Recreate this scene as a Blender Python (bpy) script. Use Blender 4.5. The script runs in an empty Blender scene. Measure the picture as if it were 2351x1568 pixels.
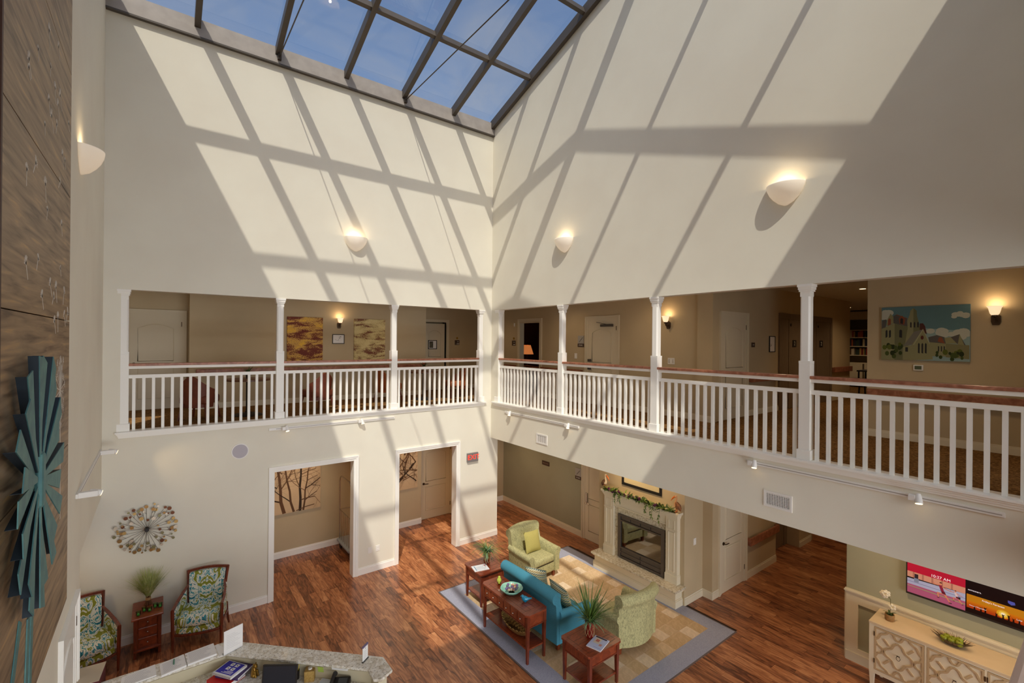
import bpy, math, random
from mathutils import Vector, Matrix
random.seed(11)
S = bpy.context.scene
COL = S.collection
PI = math.pi

# ------------------------------------------------------------------ camera, sky, sun, exposure
YAW, PITCH, ROLL, FPX = 0.6485, 0.0006, 0.0089, 1065.99
cd = bpy.data.cameras.new('camera')
cd.sensor_fit = 'HORIZONTAL'; cd.sensor_width = 36.0; cd.lens = FPX / 2351 * 36
cd.clip_start = 0.05; cd.clip_end = 200
cam = bpy.data.objects.new('camera', cd); COL.objects.link(cam)
F_ = Vector((math.sin(YAW) * math.cos(PITCH), math.cos(YAW) * math.cos(PITCH), math.sin(PITCH)))
R_ = Vector((math.cos(YAW), -math.sin(YAW), 0)); U_ = R_.cross(F_)
R2 = R_ * math.cos(ROLL) + U_ * math.sin(ROLL); U2 = R2.cross(F_)
M_ = Matrix((R2, U2, -F_)).transposed().to_4x4(); M_.translation = Vector((0, 0, 4.9))
cam.matrix_world = M_
S.camera = cam

S.view_settings.view_transform = 'Standard'; S.view_settings.look = 'None'
S.view_settings.gamma = 1.0; S.view_settings.use_curve_mapping = False
S.view_settings.exposure = 0.0

SUN_D = Vector((0.62, 1.0, -1.57)).normalized()
SUN_E = 2.8
SKY_S = 0.16
w = bpy.data.worlds.new('sky'); S.world = w; w.use_nodes = True
nt = w.node_tree; N = nt.nodes; L = nt.links; N.clear()
out = N.new('ShaderNodeOutputWorld'); bg = N.new('ShaderNodeBackground')
sky = N.new('ShaderNodeTexSky'); sky.sky_type = 'NISHITA'; sky.sun_disc = False
sky.sun_elevation = math.asin(-SUN_D.z)
sky.sun_rotation = math.atan2(-SUN_D.x, -SUN_D.y)
sky.altitude = 100; sky.air_density = 1.0; sky.dust_density = 2.5; sky.ozone_density = 1.6
tc = N.new('ShaderNodeTexCoord'); mp = N.new('ShaderNodeMapping'); mp.inputs['Scale'].default_value = (1.3, 1.3, 2.6)
nz = N.new('ShaderNodeTexNoise'); nz.inputs['Scale'].default_value = 2.6; nz.inputs['Detail'].default_value = 7; nz.inputs['Roughness'].default_value = 0.6
nz.inputs['Distortion'].default_value = 0.7
rp = N.new('ShaderNodeValToRGB'); rp.color_ramp.elements[0].position = 0.46; rp.color_ramp.elements[1].position = 0.82
rp.color_ramp.elements[1].color = (0.6, 0.6, 0.6, 1)
mx = N.new('ShaderNodeMix'); mx.data_type = 'RGBA'
CLOUD = (2.4, 2.5, 2.7, 1)
mx.inputs[7].default_value = CLOUD
L.new(tc.outputs['Generated'], mp.inputs[0]); L.new(mp.outputs[0], nz.inputs['Vector']); L.new(nz.outputs['Fac'], rp.inputs[0])
L.new(rp.outputs[0], mx.inputs[0]); L.new(sky.outputs[0], mx.inputs[6]); L.new(mx.outputs[2], bg.inputs[0])
bg.inputs[1].default_value = SKY_S
L.new(bg.outputs[0], out.inputs[0])

sd = bpy.data.lights.new('sun', 'SUN'); sd.energy = SUN_E; sd.angle = math.radians(0.55); sd.color = (1.0, 0.93, 0.80)
sun = bpy.data.objects.new('sun', sd); COL.objects.link(sun)
sun.rotation_euler = SUN_D.to_track_quat('-Z', 'Y').to_euler(); sun.location = (-6, -6, 25)
# fill lights added behind the viewer to brighten the shade, outside two invented fronts
def fill_panel(name, e, x0, x1, z0, z1):
    d = bpy.data.lights.new(name, 'AREA'); d.shape = 'RECTANGLE'; d.size = x1 - x0; d.size_y = z1 - z0; d.energy = e; d.color = (0.97, 0.99, 1.0)
    o = bpy.data.objects.new(name, d); COL.objects.link(o); o.location = ((x0 + x1) / 2, -2.66, (z0 + z1) / 2); o.rotation_euler = (math.pi / 2, 0, 0)
    return o
fill_panel('fill_light_upper', 250, -0.5, 6.5, 3.85, 6.0)
fill_panel('fill_light_lower', 420, -0.5, 7.5, 0.0, 2.45)
try:
    S.cycles.diffuse_bounces = 8; S.cycles.max_bounces = 12; S.cycles.transparent_max_bounces = 16
    S.cycles.caustics_reflective = False; S.cycles.caustics_refractive = False
    S.cycles.sample_clamp_indirect = 6.0
except Exception:
    pass

# ------------------------------------------------------------------ helpers
def lin(c):
    r = []
    for x in c[:3]:
        x = x / 255.0
        r.append(x / 12.92 if x <= 0.04045 else ((x + 0.055) / 1.055) ** 2.4)
    return (r[0], r[1], r[2], 1.0)

def setp(b, k, v):
    if k in b.inputs: b.inputs[k].default_value = v

def mat(name, c, r=0.55, m=0.0, c2=None, ns=6.0, nd=4.0, st=(1, 1, 1), ramp=(0.35, 0.65), bump=0.0, bs=None, coat=0.0, spec=0.5,
        em=None, es=0.0, attr=False, dist=0.0, alpha=1.0, sub=0.0):
    mt = bpy.data.materials.new(name); mt.use_nodes = True
    t = mt.node_tree; n = t.nodes; l = t.links
    b = n['Principled BSDF']
    setp(b, 'Base Color', lin(c)); setp(b, 'Roughness', r); setp(b, 'Metallic', m); setp(b, 'Coat Weight', coat); setp(b, 'Coat Roughness', 0.15)
    setp(b, 'Specular IOR Level', spec)
    if em is not None:
        setp(b, 'Emission Color', lin(em)); setp(b, 'Emission Strength', es)
    if attr:
        a = n.new('ShaderNodeAttribute'); a.attribute_name = 'col'
        l.new(a.outputs['Color'], b.inputs['Base Color'])
        if es:
            l.new(a.outputs['Color'], b.inputs['Emission Color']); setp(b, 'Emission Strength', es)
    if c2 is not None or bump:
        tcn = n.new('ShaderNodeTexCoord'); mpn = n.new('ShaderNodeMapping'); mpn.inputs['Scale'].default_value = st
        nn = n.new('ShaderNodeTexNoise'); nn.inputs['Scale'].default_value = ns; nn.inputs['Detail'].default_value = nd
        nn.inputs['Distortion'].default_value = dist
        l.new(tcn.outputs['Object'], mpn.inputs[0]); l.new(mpn.outputs[0], nn.inputs['Vector'])
        if c2 is not None:
            rr = n.new('ShaderNodeValToRGB'); e = rr.color_ramp.elements
            e[0].position = ramp[0]; e[0].color = lin(c); e[1].position = ramp[1]; e[1].color = lin(c2)
            l.new(nn.outputs['Fac'], rr.inputs[0]); l.new(rr.outputs[0], b.inputs['Base Color'])
        if bump:
            src = nn
            if bs:
                src = n.new('ShaderNodeTexNoise'); src.inputs['Scale'].default_value = bs; src.inputs['Detail'].default_value = 3
                l.new(mpn.outputs[0], src.inputs['Vector'])
            bp = n.new('ShaderNodeBump'); bp.inputs['Strength'].default_value = bump; bp.inputs['Distance'].default_value = 0.01
            l.new(src.outputs['Fac'], bp.inputs['Height']); l.new(bp.outputs[0], b.inputs['Normal'])
    return mt

def ramp_node(n, stops, constant=False):
    rr = n.new('ShaderNodeValToRGB'); cr = rr.color_ramp
    if constant: cr.interpolation = 'CONSTANT'
    while len(cr.elements) < len(stops): cr.elements.new(0.5)
    for e, (p, c) in zip(cr.elements, stops):
        e.position = p; e.color = lin(c)
    return rr

JIT = random.Random(77)
class MB:
    """collects shapes; build() links them as one mesh object"""
    def __init__(self): self.v = []; self.f = []; self.fc = []; self.c = None; self.M = None
    def pt(self, p):
        p = Vector(p)
        if self.M is not None: p = self.M @ p
        self.v.append(p[:]); return len(self.v) - 1
    def face(self, ids): self.f.append(tuple(ids)); self.fc.append(self.c)
    def quad(self, *ps): self.face([self.pt(p) for p in ps]); return self
    def box(self, x0, x1, y0, y1, z0, z1):
        j = lambda: JIT.uniform(-0.00025, 0.00025)               # keeps touching boxes from sharing a plane
        x0 += j(); x1 += j(); y0 += j(); y1 += j(); z0 += j(); z1 += j()
        i = len(self.v)
        for z in (z0, z1):
            for (x, y) in ((x0, y0), (x1, y0), (x1, y1), (x0, y1)): self.pt((x, y, z))
        for q in ((0, 3, 2, 1), (4, 5, 6, 7), (0, 1, 5, 4), (1, 2, 6, 5), (2, 3, 7, 6), (3, 0, 4, 7)): self.face([i + k for k in q])
        return self
    def taper(self, x0, x1, y0, y1, z0, z1, s, ax=0.5, ay=0.5):
        """box whose bottom is scaled by s about (ax, ay) of its footprint"""
        i = len(self.v); cx = x0 + (x1 - x0) * ax; cy = y0 + (y1 - y0) * ay
        for z, k in ((z0, s), (z1, 1)):
            for (x, y) in ((x0, y0), (x1, y0), (x1, y1), (x0, y1)): self.pt((cx + (x - cx) * k, cy + (y - cy) * k, z))
        for q in ((0, 3, 2, 1), (4, 5, 6, 7), (0, 1, 5, 4), (1, 2, 6, 5), (2, 3, 7, 6), (3, 0, 4, 7)): self.face([i + k for k in q])
        return self
    def bar(self, p, q, w, h, up=(0, 0, 1)):
        p = Vector(p); q = Vector(q); d = (q - p).normalized(); u = Vector(up); s = d.cross(u)
        if s.length < 1e-5: s = d.cross(Vector((1, 0, 0)))
        s.normalize(); u = s.cross(d); i = len(self.v)
        for c in (p, q):
            for a, b in ((-1, -1), (1, -1), (1, 1), (-1, 1)): self.pt(c + s * (a * w / 2) + u * (b * h / 2))
        for k in ((0, 1, 2, 3), (7, 6, 5, 4), (0, 4, 5, 1), (1, 5, 6, 2), (2, 6, 7, 3), (3, 7, 4, 0)): self.face([i + j for j in k])
        return self
    def tube(self, pts, r, n=8, closed=False, caps=True):
        pts = [Vector(p) for p in pts]; m = len(pts); rs = r if isinstance(r, (list, tuple)) else [r] * m
        u = None; i0 = len(self.v)
        for k in range(m):
            if closed: d = pts[(k + 1) % m] - pts[k - 1]
            else: d = pts[min(k + 1, m - 1)] - pts[max(k - 1, 0)]
            if d.length < 1e-9: d = Vector((0, 0, 1))
            d.normalize()
            if u is None:
                u = d.orthogonal().normalized()
                if abs(d.z) < 0.9: u = (Vector((0, 0, 1)) - d * d.z).normalized()
            else:
                u = u - d * u.dot(d); u = u.normalized() if u.length > 1e-6 else d.orthogonal().normalized()
            s = d.cross(u)
            for j in range(n):
                a = 2 * PI * (j + 0.5) / n
                self.pt(pts[k] + (u * math.cos(a) + s * math.sin(a)) * rs[k])
        for k in range(m if closed else m - 1):
            a = i0 + k * n; b = i0 + ((k + 1) % m) * n
            for j in range(n): self.face((a + j, a + (j + 1) % n, b + (j + 1) % n, b + j))
        if caps and not closed:
            self.face([i0 + j for j in range(n)][::-1]); self.face([i0 + (m - 1) * n + j for j in range(n)])
        return self
    def lathe(self, prof, c=(0, 0, 0), n=20, caps=True, sx=1.0, sy=1.0):
        i0 = len(self.v)
        for (r, z) in prof:
            for j in range(n):
                a = 2 * PI * j / n; self.pt((c[0] + r * sx * math.cos(a), c[1] + r * sy * math.sin(a), c[2] + z))
        for k in range(len(prof) - 1):
            a = i0 + k * n; b = a + n
            for j in range(n): self.face((a + j, a + (j + 1) % n, b + (j + 1) % n, b + j))
        if caps:
            self.face([i0 + j for j in range(n)][::-1]); self.face([i0 + (len(prof) - 1) * n + j for j in range(n)])
        return self
    def ball(self, c, r, n=10, m=6, s=(1, 1, 1)):
        prof = [(max(1e-4, r * math.sin(PI * k / m)), -r * math.cos(PI * k / m)) for k in range(m + 1)]
        i0 = len(self.v)
        for (q, z) in prof:
            for j in range(n):
                a = 2 * PI * j / n; self.pt((c[0] + q * math.cos(a) * s[0], c[1] + q * math.sin(a) * s[1], c[2] + z * s[2]))
        for k in range(m):
            a = i0 + k * n; b = a + n
            for j in range(n): self.face((a + j, a + (j + 1) % n, b + (j + 1) % n, b + j))
        return self
    def prism(self, poly, fn, d0, d1):
        """poly of (a,b); fn(a,b,d) -> xyz"""
        n = len(poly); i = len(self.v)
        for d in (d0, d1):
            for (a, b) in poly: self.pt(fn(a, b, d))
        self.face([i + k for k in range(n)][::-1]); self.face([i + n + k for k in range(n)])
        for k in range(n): self.face((i + k, i + (k + 1) % n, i + n + (k + 1) % n, i + n + k))
        return self
    def sweep(self, prof, steps, fn, caps=True, closed=True):
        n = len(prof); i0 = len(self.v)
        for k in range(steps + 1):
            for p in prof: self.pt(fn(k / steps, p))
        for k in range(steps):
            a = i0 + k * n; b = a + n
            for j in range(n if closed else n - 1): self.face((a + j, a + (j + 1) % n, b + (j + 1) % n, b + j))
        if caps:
            self.face([i0 + j for j in range(n)][::-1]); self.face([i0 + steps * n + j for j in range(n)])
        return self
    def blade(self, base, ang, lean, length, wid, droop, n=5, tw=0.0):
        """curved leaf ribbon"""
        b = Vector(base); h = Vector((math.cos(ang), math.sin(ang), 0)); s = Vector((-math.sin(ang), math.cos(ang), 0)); i = len(self.v)
        p = b.copy(); a = lean
        for k in range(n + 1):
            t = k / n; ww = wid * (1 - t) ** 0.6 * (0.6 + 0.4 * min(1, t * 4)) + 0.0006
            self.pt(p - s * ww); self.pt(p + s * ww)
            a += droop / n
            p = p + (h * math.sin(a) + Vector((0, 0, math.cos(a)))) * (length / n)
        for k in range(n): self.face((i + 2 * k, i + 2 * k + 1, i + 2 * k + 3, i + 2 * k + 2))
        return self
    def mesh(self, name):
        me = bpy.data.meshes.new(name); me.from_pydata(self.v, [], self.f)
        if any(c is not None for c in self.fc):
            at = me.color_attributes.new('col', 'FLOAT_COLOR', 'CORNER'); k = 0
            for f, c in zip(self.f, self.fc):
                c = c or (1, 1, 1, 1)
                for _ in f: at.data[k].color = c; k += 1
        return me
    def build(self, name, m, parent=None, smooth=False, bevel=0.0, seg=2, ang=40):
        me = self.mesh(name)
        if m is not None: me.materials.append(m)
        if smooth:
            for p in me.polygons: p.use_smooth = True
            me.set_sharp_from_angle(angle=math.radians(ang))
        o = bpy.data.objects.new(name, me); COL.objects.link(o)
        if parent is not None: o.parent = parent
        if bevel:
            bm = o.modifiers.new('bevel', 'BEVEL'); bm.width = bevel; bm.segments = seg; bm.limit_method = 'ANGLE'; bm.angle_limit = math.radians(30)
            if smooth is False and seg > 2:
                for p in me.polygons: p.use_smooth = True
        return o

def tag(o, label=None, cat=None, group=None, kind=None):
    if label: o['label'] = label
    if cat: o['category'] = cat
    if group: o['group'] = group
    if kind: o['kind'] = kind
    return o
def thing(name, label, cat, loc=(0, 0, 0), rz=0.0, group=None, kind=None):
    o = bpy.data.objects.new(name, None); COL.objects.link(o); o.empty_display_size = 0.1
    o.location = loc; o.rotation_euler = (0, 0, rz)
    return tag(o, label, cat, group, kind)
def struct(o): o['kind'] = 'structure'; return o
def copy_tree(o, parent=None):
    c = o.copy(); COL.objects.link(c); c.parent = parent
    for ch in list(o.children): copy_tree(ch, c)
    return c
def share(src, name, parent, loc=(0, 0, 0), rot=(0, 0, 0), scale=(1, 1, 1)):
    """another object on the same mesh data"""
    o = bpy.data.objects.new(name, src.data); COL.objects.link(o); o.parent = parent
    o.location = loc; o.rotation_euler = rot; o.scale = scale
    for md in src.modifiers:
        if md.type == 'BEVEL':
            b = o.modifiers.new('bevel', 'BEVEL'); b.width = md.width; b.segments = md.segments; b.limit_method = md.limit_method; b.angle_limit = md.angle_limit
    return o
def text(name, s, m, parent, size, loc, rot, align='CENTER', ext=0.0005, sx=1.0):
    cu = bpy.data.curves.new(name, 'FONT'); cu.body = s; cu.size = size; cu.align_x = align; cu.align_y = 'CENTER'; cu.extrude = ext
    cu.materials.append(m)
    o = bpy.data.objects.new(name, cu); COL.objects.link(o)
    me = bpy.data.meshes.new_from_object(o.evaluated_get(bpy.context.evaluated_depsgraph_get()))
    bpy.data.objects.remove(o); bpy.data.curves.remove(cu)
    me.name = name
    if not me.materials: me.materials.append(m)
    o = bpy.data.objects.new(name, me); COL.objects.link(o); o.parent = parent; o.location = loc; o.rotation_euler = rot; o.scale = (sx, 1, 1)
    return o
def lamp(name, kind, energy, color, parent, loc, rot=(0, 0, 0), size=0.1, spot=None, blend=0.5):
    d = bpy.data.lights.new(name, kind); d.energy = energy; d.color = color
    if kind == 'AREA': d.size = size; d.shape = 'DISK'
    else: d.shadow_soft_size = size
    if spot: d.spot_size = spot; d.spot_blend = blend
    o = bpy.data.objects.new(name, d); COL.objects.link(o); o.parent = parent; o.location = loc; o.rotation_euler = rot
    return o
WARM = (1.0, 0.72, 0.42)
RX = PI / 2

# ------------------------------------------------------------------ materials
m_wall = mat('wall_paint', (233, 228, 212), 0.85, c2=(229, 223, 207), ns=1.3, bump=0.03, bs=140, spec=0.2)
m_tan = mat('gallery_paint', (198, 180, 148), 0.85, c2=(192, 174, 142), ns=1.3, bump=0.03, bs=140, spec=0.2)
m_sage = mat('sage_paint', (168, 166, 142), 0.85, c2=(163, 161, 137), ns=1.3, spec=0.2)
m_white = mat('trim_paint', (246, 243, 236), 0.42, spec=0.4)
m_cream = mat('cream_paint', (226, 216, 192), 0.45, spec=0.4)
m_door = mat('door_paint', (218, 206, 180), 0.5, spec=0.35)
m_ceil = mat('ceiling_paint', (222, 214, 198), 0.9)
m_rail = mat('handrail_wood', (178, 116, 88), 0.38, c2=(140, 84, 58), ns=5, st=(2, 2, 2), dist=1.0, coat=0.2)
m_cherry = mat('cherry_wood', (146, 66, 36), 0.30, c2=(104, 42, 22), ns=7, st=(1, 6, 1), dist=1.2, coat=0.35)
m_cherry2 = mat('cherry_leg', (128, 56, 32), 0.36, c2=(92, 36, 20), ns=7, st=(5, 5, 1), coat=0.3)
m_dark = mat('dark_line', (38, 22, 14), 0.7)
m_black = mat('black_metal', (44, 40, 38), 0.45, 0.5)
m_chrome = mat('nickel', (196, 190, 182), 0.25, 1.0)
m_bronze = mat('bronze', (84, 66, 50), 0.4, 0.85)
m_alum = mat('skylight_metal', (92, 84, 76), 0.5, 0.25, c2=(84, 77, 70), ns=3)
m_curb = mat('curb_metal', (176, 168, 160), 0.6, 0.1, c2=(164, 156, 148), ns=5)
m_rod = mat('rod_steel', (80, 70, 60), 0.4, 0.7)
m_plastic = mat('white_plastic', (236, 232, 226), 0.4)
m_print = mat('print', (255, 255, 255), 0.6, attr=True, spec=0.2)
m_screen = mat('screen', (0, 0, 0), 0.3, attr=True, es=0.16, spec=0.2)
m_paper = mat('paper', (240, 238, 236), 0.8)

def m_make_carpet():
    mt = mat('carpet', (98, 70, 40), 0.95, c2=(150, 112, 68), ns=38, nd=5, st=(1, 1, 1), ramp=(0.38, 0.62), bump=0.5, bs=160, spec=0.05)
    return mt
m_carpet = m_make_carpet()

def m_make_plank():
    mt = bpy.data.materials.new('floor_plank'); mt.use_nodes = True
    t = mt.node_tree; n = t.nodes; l = t.links; b = n['Principled BSDF']
    tcn = n.new('ShaderNodeTexCoord'); at = n.new('ShaderNodeAttribute'); at.attribute_name = 'col'
    sep = n.new('ShaderNodeSeparateColor'); l.new(at.outputs['Color'], sep.inputs[0])
    off = n.new('ShaderNodeCombineXYZ'); l.new(sep.outputs[1], off.inputs[0]); l.new(sep.outputs[1], off.inputs[2])
    sc = n.new('ShaderNodeVectorMath'); sc.operation = 'SCALE'; sc.inputs[3].default_value = 23.0; l.new(off.outputs[0], sc.inputs[0])
    ad = n.new('ShaderNodeVectorMath'); ad.operation = 'ADD'; l.new(tcn.outputs['Object'], ad.inputs[0]); l.new(sc.outputs[0], ad.inputs[1])
    mp1 = n.new('ShaderNodeMapping'); mp1.inputs['Scale'].default_value = (9, 1.6, 9); l.new(ad.outputs[0], mp1.inputs[0])
    n1 = n.new('ShaderNodeTexNoise'); n1.inputs['Scale'].default_value = 1.5; n1.inputs['Detail'].default_value = 5; n1.inputs['Distortion'].default_value = 1.8
    l.new(mp1.outputs[0], n1.inputs['Vector'])
    mp2 = n.new('ShaderNodeMapping'); mp2.inputs['Scale'].default_value = (60, 3, 60); l.new(ad.outputs[0], mp2.inputs[0])
    n2 = n.new('ShaderNodeTexNoise'); n2.inputs['Scale'].default_value = 1.5; n2.inputs['Detail'].default_value = 3; l.new(mp2.outputs[0], n2.inputs['Vector'])
    r1 = ramp_node(n, [(0.26, (98, 54, 34)), (0.45, (154, 94, 60)), (0.60, (184, 120, 78)), (0.80, (212, 150, 104))])
    mx1 = n.new('ShaderNodeMath'); mx1.operation = 'MULTIPLY_ADD'; mx1.inputs[1].default_value = 0.30
    l.new(sep.outputs[0], mx1.inputs[0]); l.new(n1.outputs['Fac'], mx1.inputs[2])
    sb = n.new('ShaderNodeMath'); sb.operation = 'SUBTRACT'; sb.inputs[1].default_value = 0.15; l.new(mx1.outputs[0], sb.inputs[0])
    m2 = n.new('ShaderNodeMath'); m2.operation = 'MULTIPLY_ADD'; m2.inputs[1].default_value = 0.22; l.new(n2.outputs['Fac'], m2.inputs[0]); l.new(sb.outputs[0], m2.inputs[2])
    s2 = n.new('ShaderNodeMath'); s2.operation = 'SUBTRACT'; s2.inputs[1].default_value = 0.11; l.new(m2.outputs[0], s2.inputs[0])
    l.new(s2.outputs[0], r1.inputs[0]); l.new(r1.outputs[0], b.inputs['Base Color'])
    setp(b, 'Roughness', 0.30); setp(b, 'Specular IOR Level', 0.7)
    bp = n.new('ShaderNodeBump'); bp.inputs['Strength'].default_value = 0.05; l.new(n2.outputs['Fac'], bp.inputs['Height']); l.new(bp.outputs[0], b.inputs['Normal'])
    return mt
m_plank = m_make_plank()

def m_make_granite(name, base, spot1, spot2, scale):
    mt = bpy.data.materials.new(name); mt.use_nodes = True
    t = mt.node_tree; n = t.nodes; l = t.links; b = n['Principled BSDF']
    tcn = n.new('ShaderNodeTexCoord')
    n1 = n.new('ShaderNodeTexNoise'); n1.inputs['Scale'].default_value = scale; n1.inputs['Detail'].default_value = 4; n1.inputs['Roughness'].default_value = 0.7
    n2 = n.new('ShaderNodeTexNoise'); n2.inputs['Scale'].default_value = scale * 0.45; n2.inputs['Detail'].default_value = 3
    l.new(tcn.outputs['Object'], n1.inputs['Vector']); l.new(tcn.outputs['Object'], n2.inputs['Vector'])
    r1 = ramp_node(n, [(0.27, spot1), (0.36, spot2), (0.43, base), (0.75, tuple(min(255, x + 14) for x in base))])
    r2 = ramp_node(n, [(0.35, (220, 212, 198)), (0.6, (255, 255, 255))])
    mm = n.new('ShaderNodeMix'); mm.data_type = 'RGBA'; mm.blend_type = 'MULTIPLY'; mm.inputs[0].default_value = 1.0
    l.new(n1.outputs['Fac'], r1.inputs[0]); l.new(n2.outputs['Fac'], r2.inputs[0]); l.new(r1.outputs[0], mm.inputs[6]); l.new(r2.outputs[0], mm.inputs[7])
    l.new(mm.outputs[2], b.inputs['Base Color']); setp(b, 'Roughness', 0.12); setp(b, 'Coat Weight', 0.2)
    return mt
m_granite = m_make_granite('desk_granite', (232, 228, 218), (70, 66, 66), (150, 144, 134), 55)
m_granite2 = m_make_granite('hearth_granite', (216, 208, 188), (84, 72, 58), (158, 144, 116), 48)

def m_make_glass(name, tint, gloss, rough=0.0, gcol=(1, 1, 1)):
    mt = bpy.data.materials.new(name); mt.use_nodes = True
    t = mt.node_tree; n = t.nodes; l = t.links; n.clear()
    o = n.new('ShaderNodeOutputMaterial'); tr = n.new('ShaderNodeBsdfTransparent'); gl = n.new('ShaderNodeBsdfGlossy'); mxs = n.new('ShaderNodeMixShader')
    tr.inputs[0].default_value = (*tint, 1); gl.inputs['Roughness'].default_value = rough; gl.inputs[0].default_value = (*gcol, 1)
    fr = n.new('ShaderNodeFresnel'); fr.inputs[0].default_value = 1.45
    mu = n.new('ShaderNodeMath'); mu.operation = 'MULTIPLY'; mu.inputs[1].default_value = gloss; l.new(fr.outputs[0], mu.inputs[0])
    l.new(mu.outputs[0], mxs.inputs[0]); l.new(tr.outputs[0], mxs.inputs[1]); l.new(gl.outputs[0], mxs.inputs[2]); l.new(mxs.outputs[0], o.inputs[0])
    return mt
m_skyglass = m_make_glass('skylight_glass', (0.93, 0.95, 0.97), 1.0)
m_fireglass = m_make_glass('firebox_glass', (0.35, 0.3, 0.27), 4.5, 0.03)
m_green_glass = m_make_glass('green_glass', (0.62, 0.92, 0.66), 1.2)
m_clear = m_make_glass('clear_acrylic', (0.9, 0.92, 0.94), 1.5)

def m_make_ikat():
    mt = bpy.data.materials.new('ikat_fabric'); mt.use_nodes = True
    t = mt.node_tree; n = t.nodes; l = t.links; b = n['Principled BSDF']
    tcn = n.new('ShaderNodeTexCoord'); sp = n.new('ShaderNodeSeparateXYZ'); l.new(tcn.outputs['Object'], sp.inputs[0])
    ab = n.new('ShaderNodeMath'); ab.operation = 'ABSOLUTE'; l.new(sp.outputs[0], ab.inputs[0])
    cb = n.new('ShaderNodeCombineXYZ'); l.new(ab.outputs[0], cb.inputs[0]); l.new(sp.outputs[1], cb.inputs[1]); l.new(sp.outputs[2], cb.inputs[2])
    mpn = n.new('ShaderNodeMapping'); mpn.inputs['Scale'].default_value = (4.6, 2.8, 2.8); mpn.inputs['Location'].default_value = (0.3, 0.2, 0.9); l.new(cb.outputs[0], mpn.inputs[0])
    nn = n.new('ShaderNodeTexNoise'); nn.inputs['Scale'].default_value = 1.25; nn.inputs['Detail'].default_value = 2.5; nn.inputs['Distortion'].default_value = 1.3; l.new(mpn.outputs[0], nn.inputs['Vector'])
    st = n.new('ShaderNodeTexNoise'); st.inputs['Scale'].default_value = 1.0; st.inputs['Detail'].default_value = 2
    mp2 = n.new('ShaderNodeMapping'); mp2.inputs['Scale'].default_value = (90, 90, 8); l.new(tcn.outputs['Object'], mp2.inputs[0]); l.new(mp2.outputs[0], st.inputs['Vector'])
    ma = n.new('ShaderNodeMath'); ma.operation = 'MULTIPLY_ADD'; ma.inputs[1].default_value = 0.07; l.new(st.outputs['Fac'], ma.inputs[0]); l.new(nn.outputs['Fac'], ma.inputs[2])
    W_, T_, O_, D_ = (226, 226, 212), (64, 148, 156), (136, 140, 40), (22, 100, 124)
    rr = ramp_node(n, [(0.0, O_), (0.38, W_), (0.435, T_), (0.465, D_), (0.485, W_), (0.545, T_), (0.57, W_), (0.605, O_), (0.68, W_), (0.72, T_)], True)
    l.new(ma.outputs[0], rr.inputs[0]); l.new(rr.outputs[0], b.inputs['Base Color']); setp(b, 'Roughness', 0.9)
    return mt
m_ikat = m_make_ikat()

def m_make_squiggle(name, base, dark, scale):
    mt = bpy.data.materials.new(name); mt.use_nodes = True
    t = mt.node_tree; n = t.nodes; l = t.links; b = n['Principled BSDF']
    tcn = n.new('ShaderNodeTexCoord'); mpn = n.new('ShaderNodeMapping'); mpn.inputs['Scale'].default_value = (1, 1, 0.35); l.new(tcn.outputs['Object'], mpn.inputs[0])
    nn = n.new('ShaderNodeTexNoise'); nn.inputs['Scale'].default_value = scale; nn.inputs['Detail'].default_value = 1.5; nn.inputs['Distortion'].default_value = 2.2; l.new(mpn.outputs[0], nn.inputs['Vector'])
    rr = ramp_node(n, [(0.0, base), (0.44, base), (0.48, dark), (0.53, dark), (0.57, base), (1.0, base)])
    l.new(nn.outputs['Fac'], rr.inputs[0]); l.new(rr.outputs[0], b.inputs['Base Color']); setp(b, 'Roughness', 0.88)
    return mt
m_green_fab = m_make_squiggle('green_fabric', (188, 182, 132), (148, 144, 104), 26)
m_teal_fab = mat('teal_fabric', (66, 140, 164), 0.9, c2=(76, 150, 174), ns=120, bump=0.15)
m_pillow = mat('pillow_linen', (186, 174, 102), 0.9, c2=(168, 156, 84), ns=30, st=(6, 1, 6), bump=0.2)
m_legwood = mat('leg_wood', (122, 58, 30), 0.4)

def m_make_chevron():
    mt = bpy.data.materials.new('chevron_fabric'); mt.use_nodes = True
    t = mt.node_tree; n = t.nodes; l = t.links; b = n['Principled BSDF']
    tcn = n.new('ShaderNodeTexCoord'); sp = n.new('ShaderNodeSeparateXYZ'); l.new(tcn.outputs['Object'], sp.inputs[0])
    a = n.new('ShaderNodeMath'); a.operation = 'PINGPONG'; a.inputs[1].default_value = 0.02; l.new(sp.outputs[0], a.inputs[0])
    ad = n.new('ShaderNodeMath'); ad.operation = 'ADD'; l.new(a.outputs[0], ad.inputs[0]); l.new(sp.outputs[2], ad.inputs[1])
    mo = n.new('ShaderNodeMath'); mo.operation = 'FLOORED_MODULO'; mo.inputs[1].default_value = 0.11; l.new(ad.outputs[0], mo.inputs[0])
    di = n.new('ShaderNodeMath'); di.operation = 'DIVIDE'; di.inputs[1].default_value = 0.11; l.new(mo.outputs[0], di.inputs[0])
    rr = ramp_node(n, [(0, (206, 190, 140)), (0.18, (96, 106, 110)), (0.33, (214, 204, 168)), (0.5, (168, 132, 70)), (0.62, (220, 210, 176)), (0.8, (70, 112, 116)), (0.92, (206, 190, 140))], True)
    l.new(di.outputs[0], rr.inputs[0]); l.new(rr.outputs[0], b.inputs['Base Color']); setp(b, 'Roughness', 0.9)
    return mt
m_chev = m_make_chevron()

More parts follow.
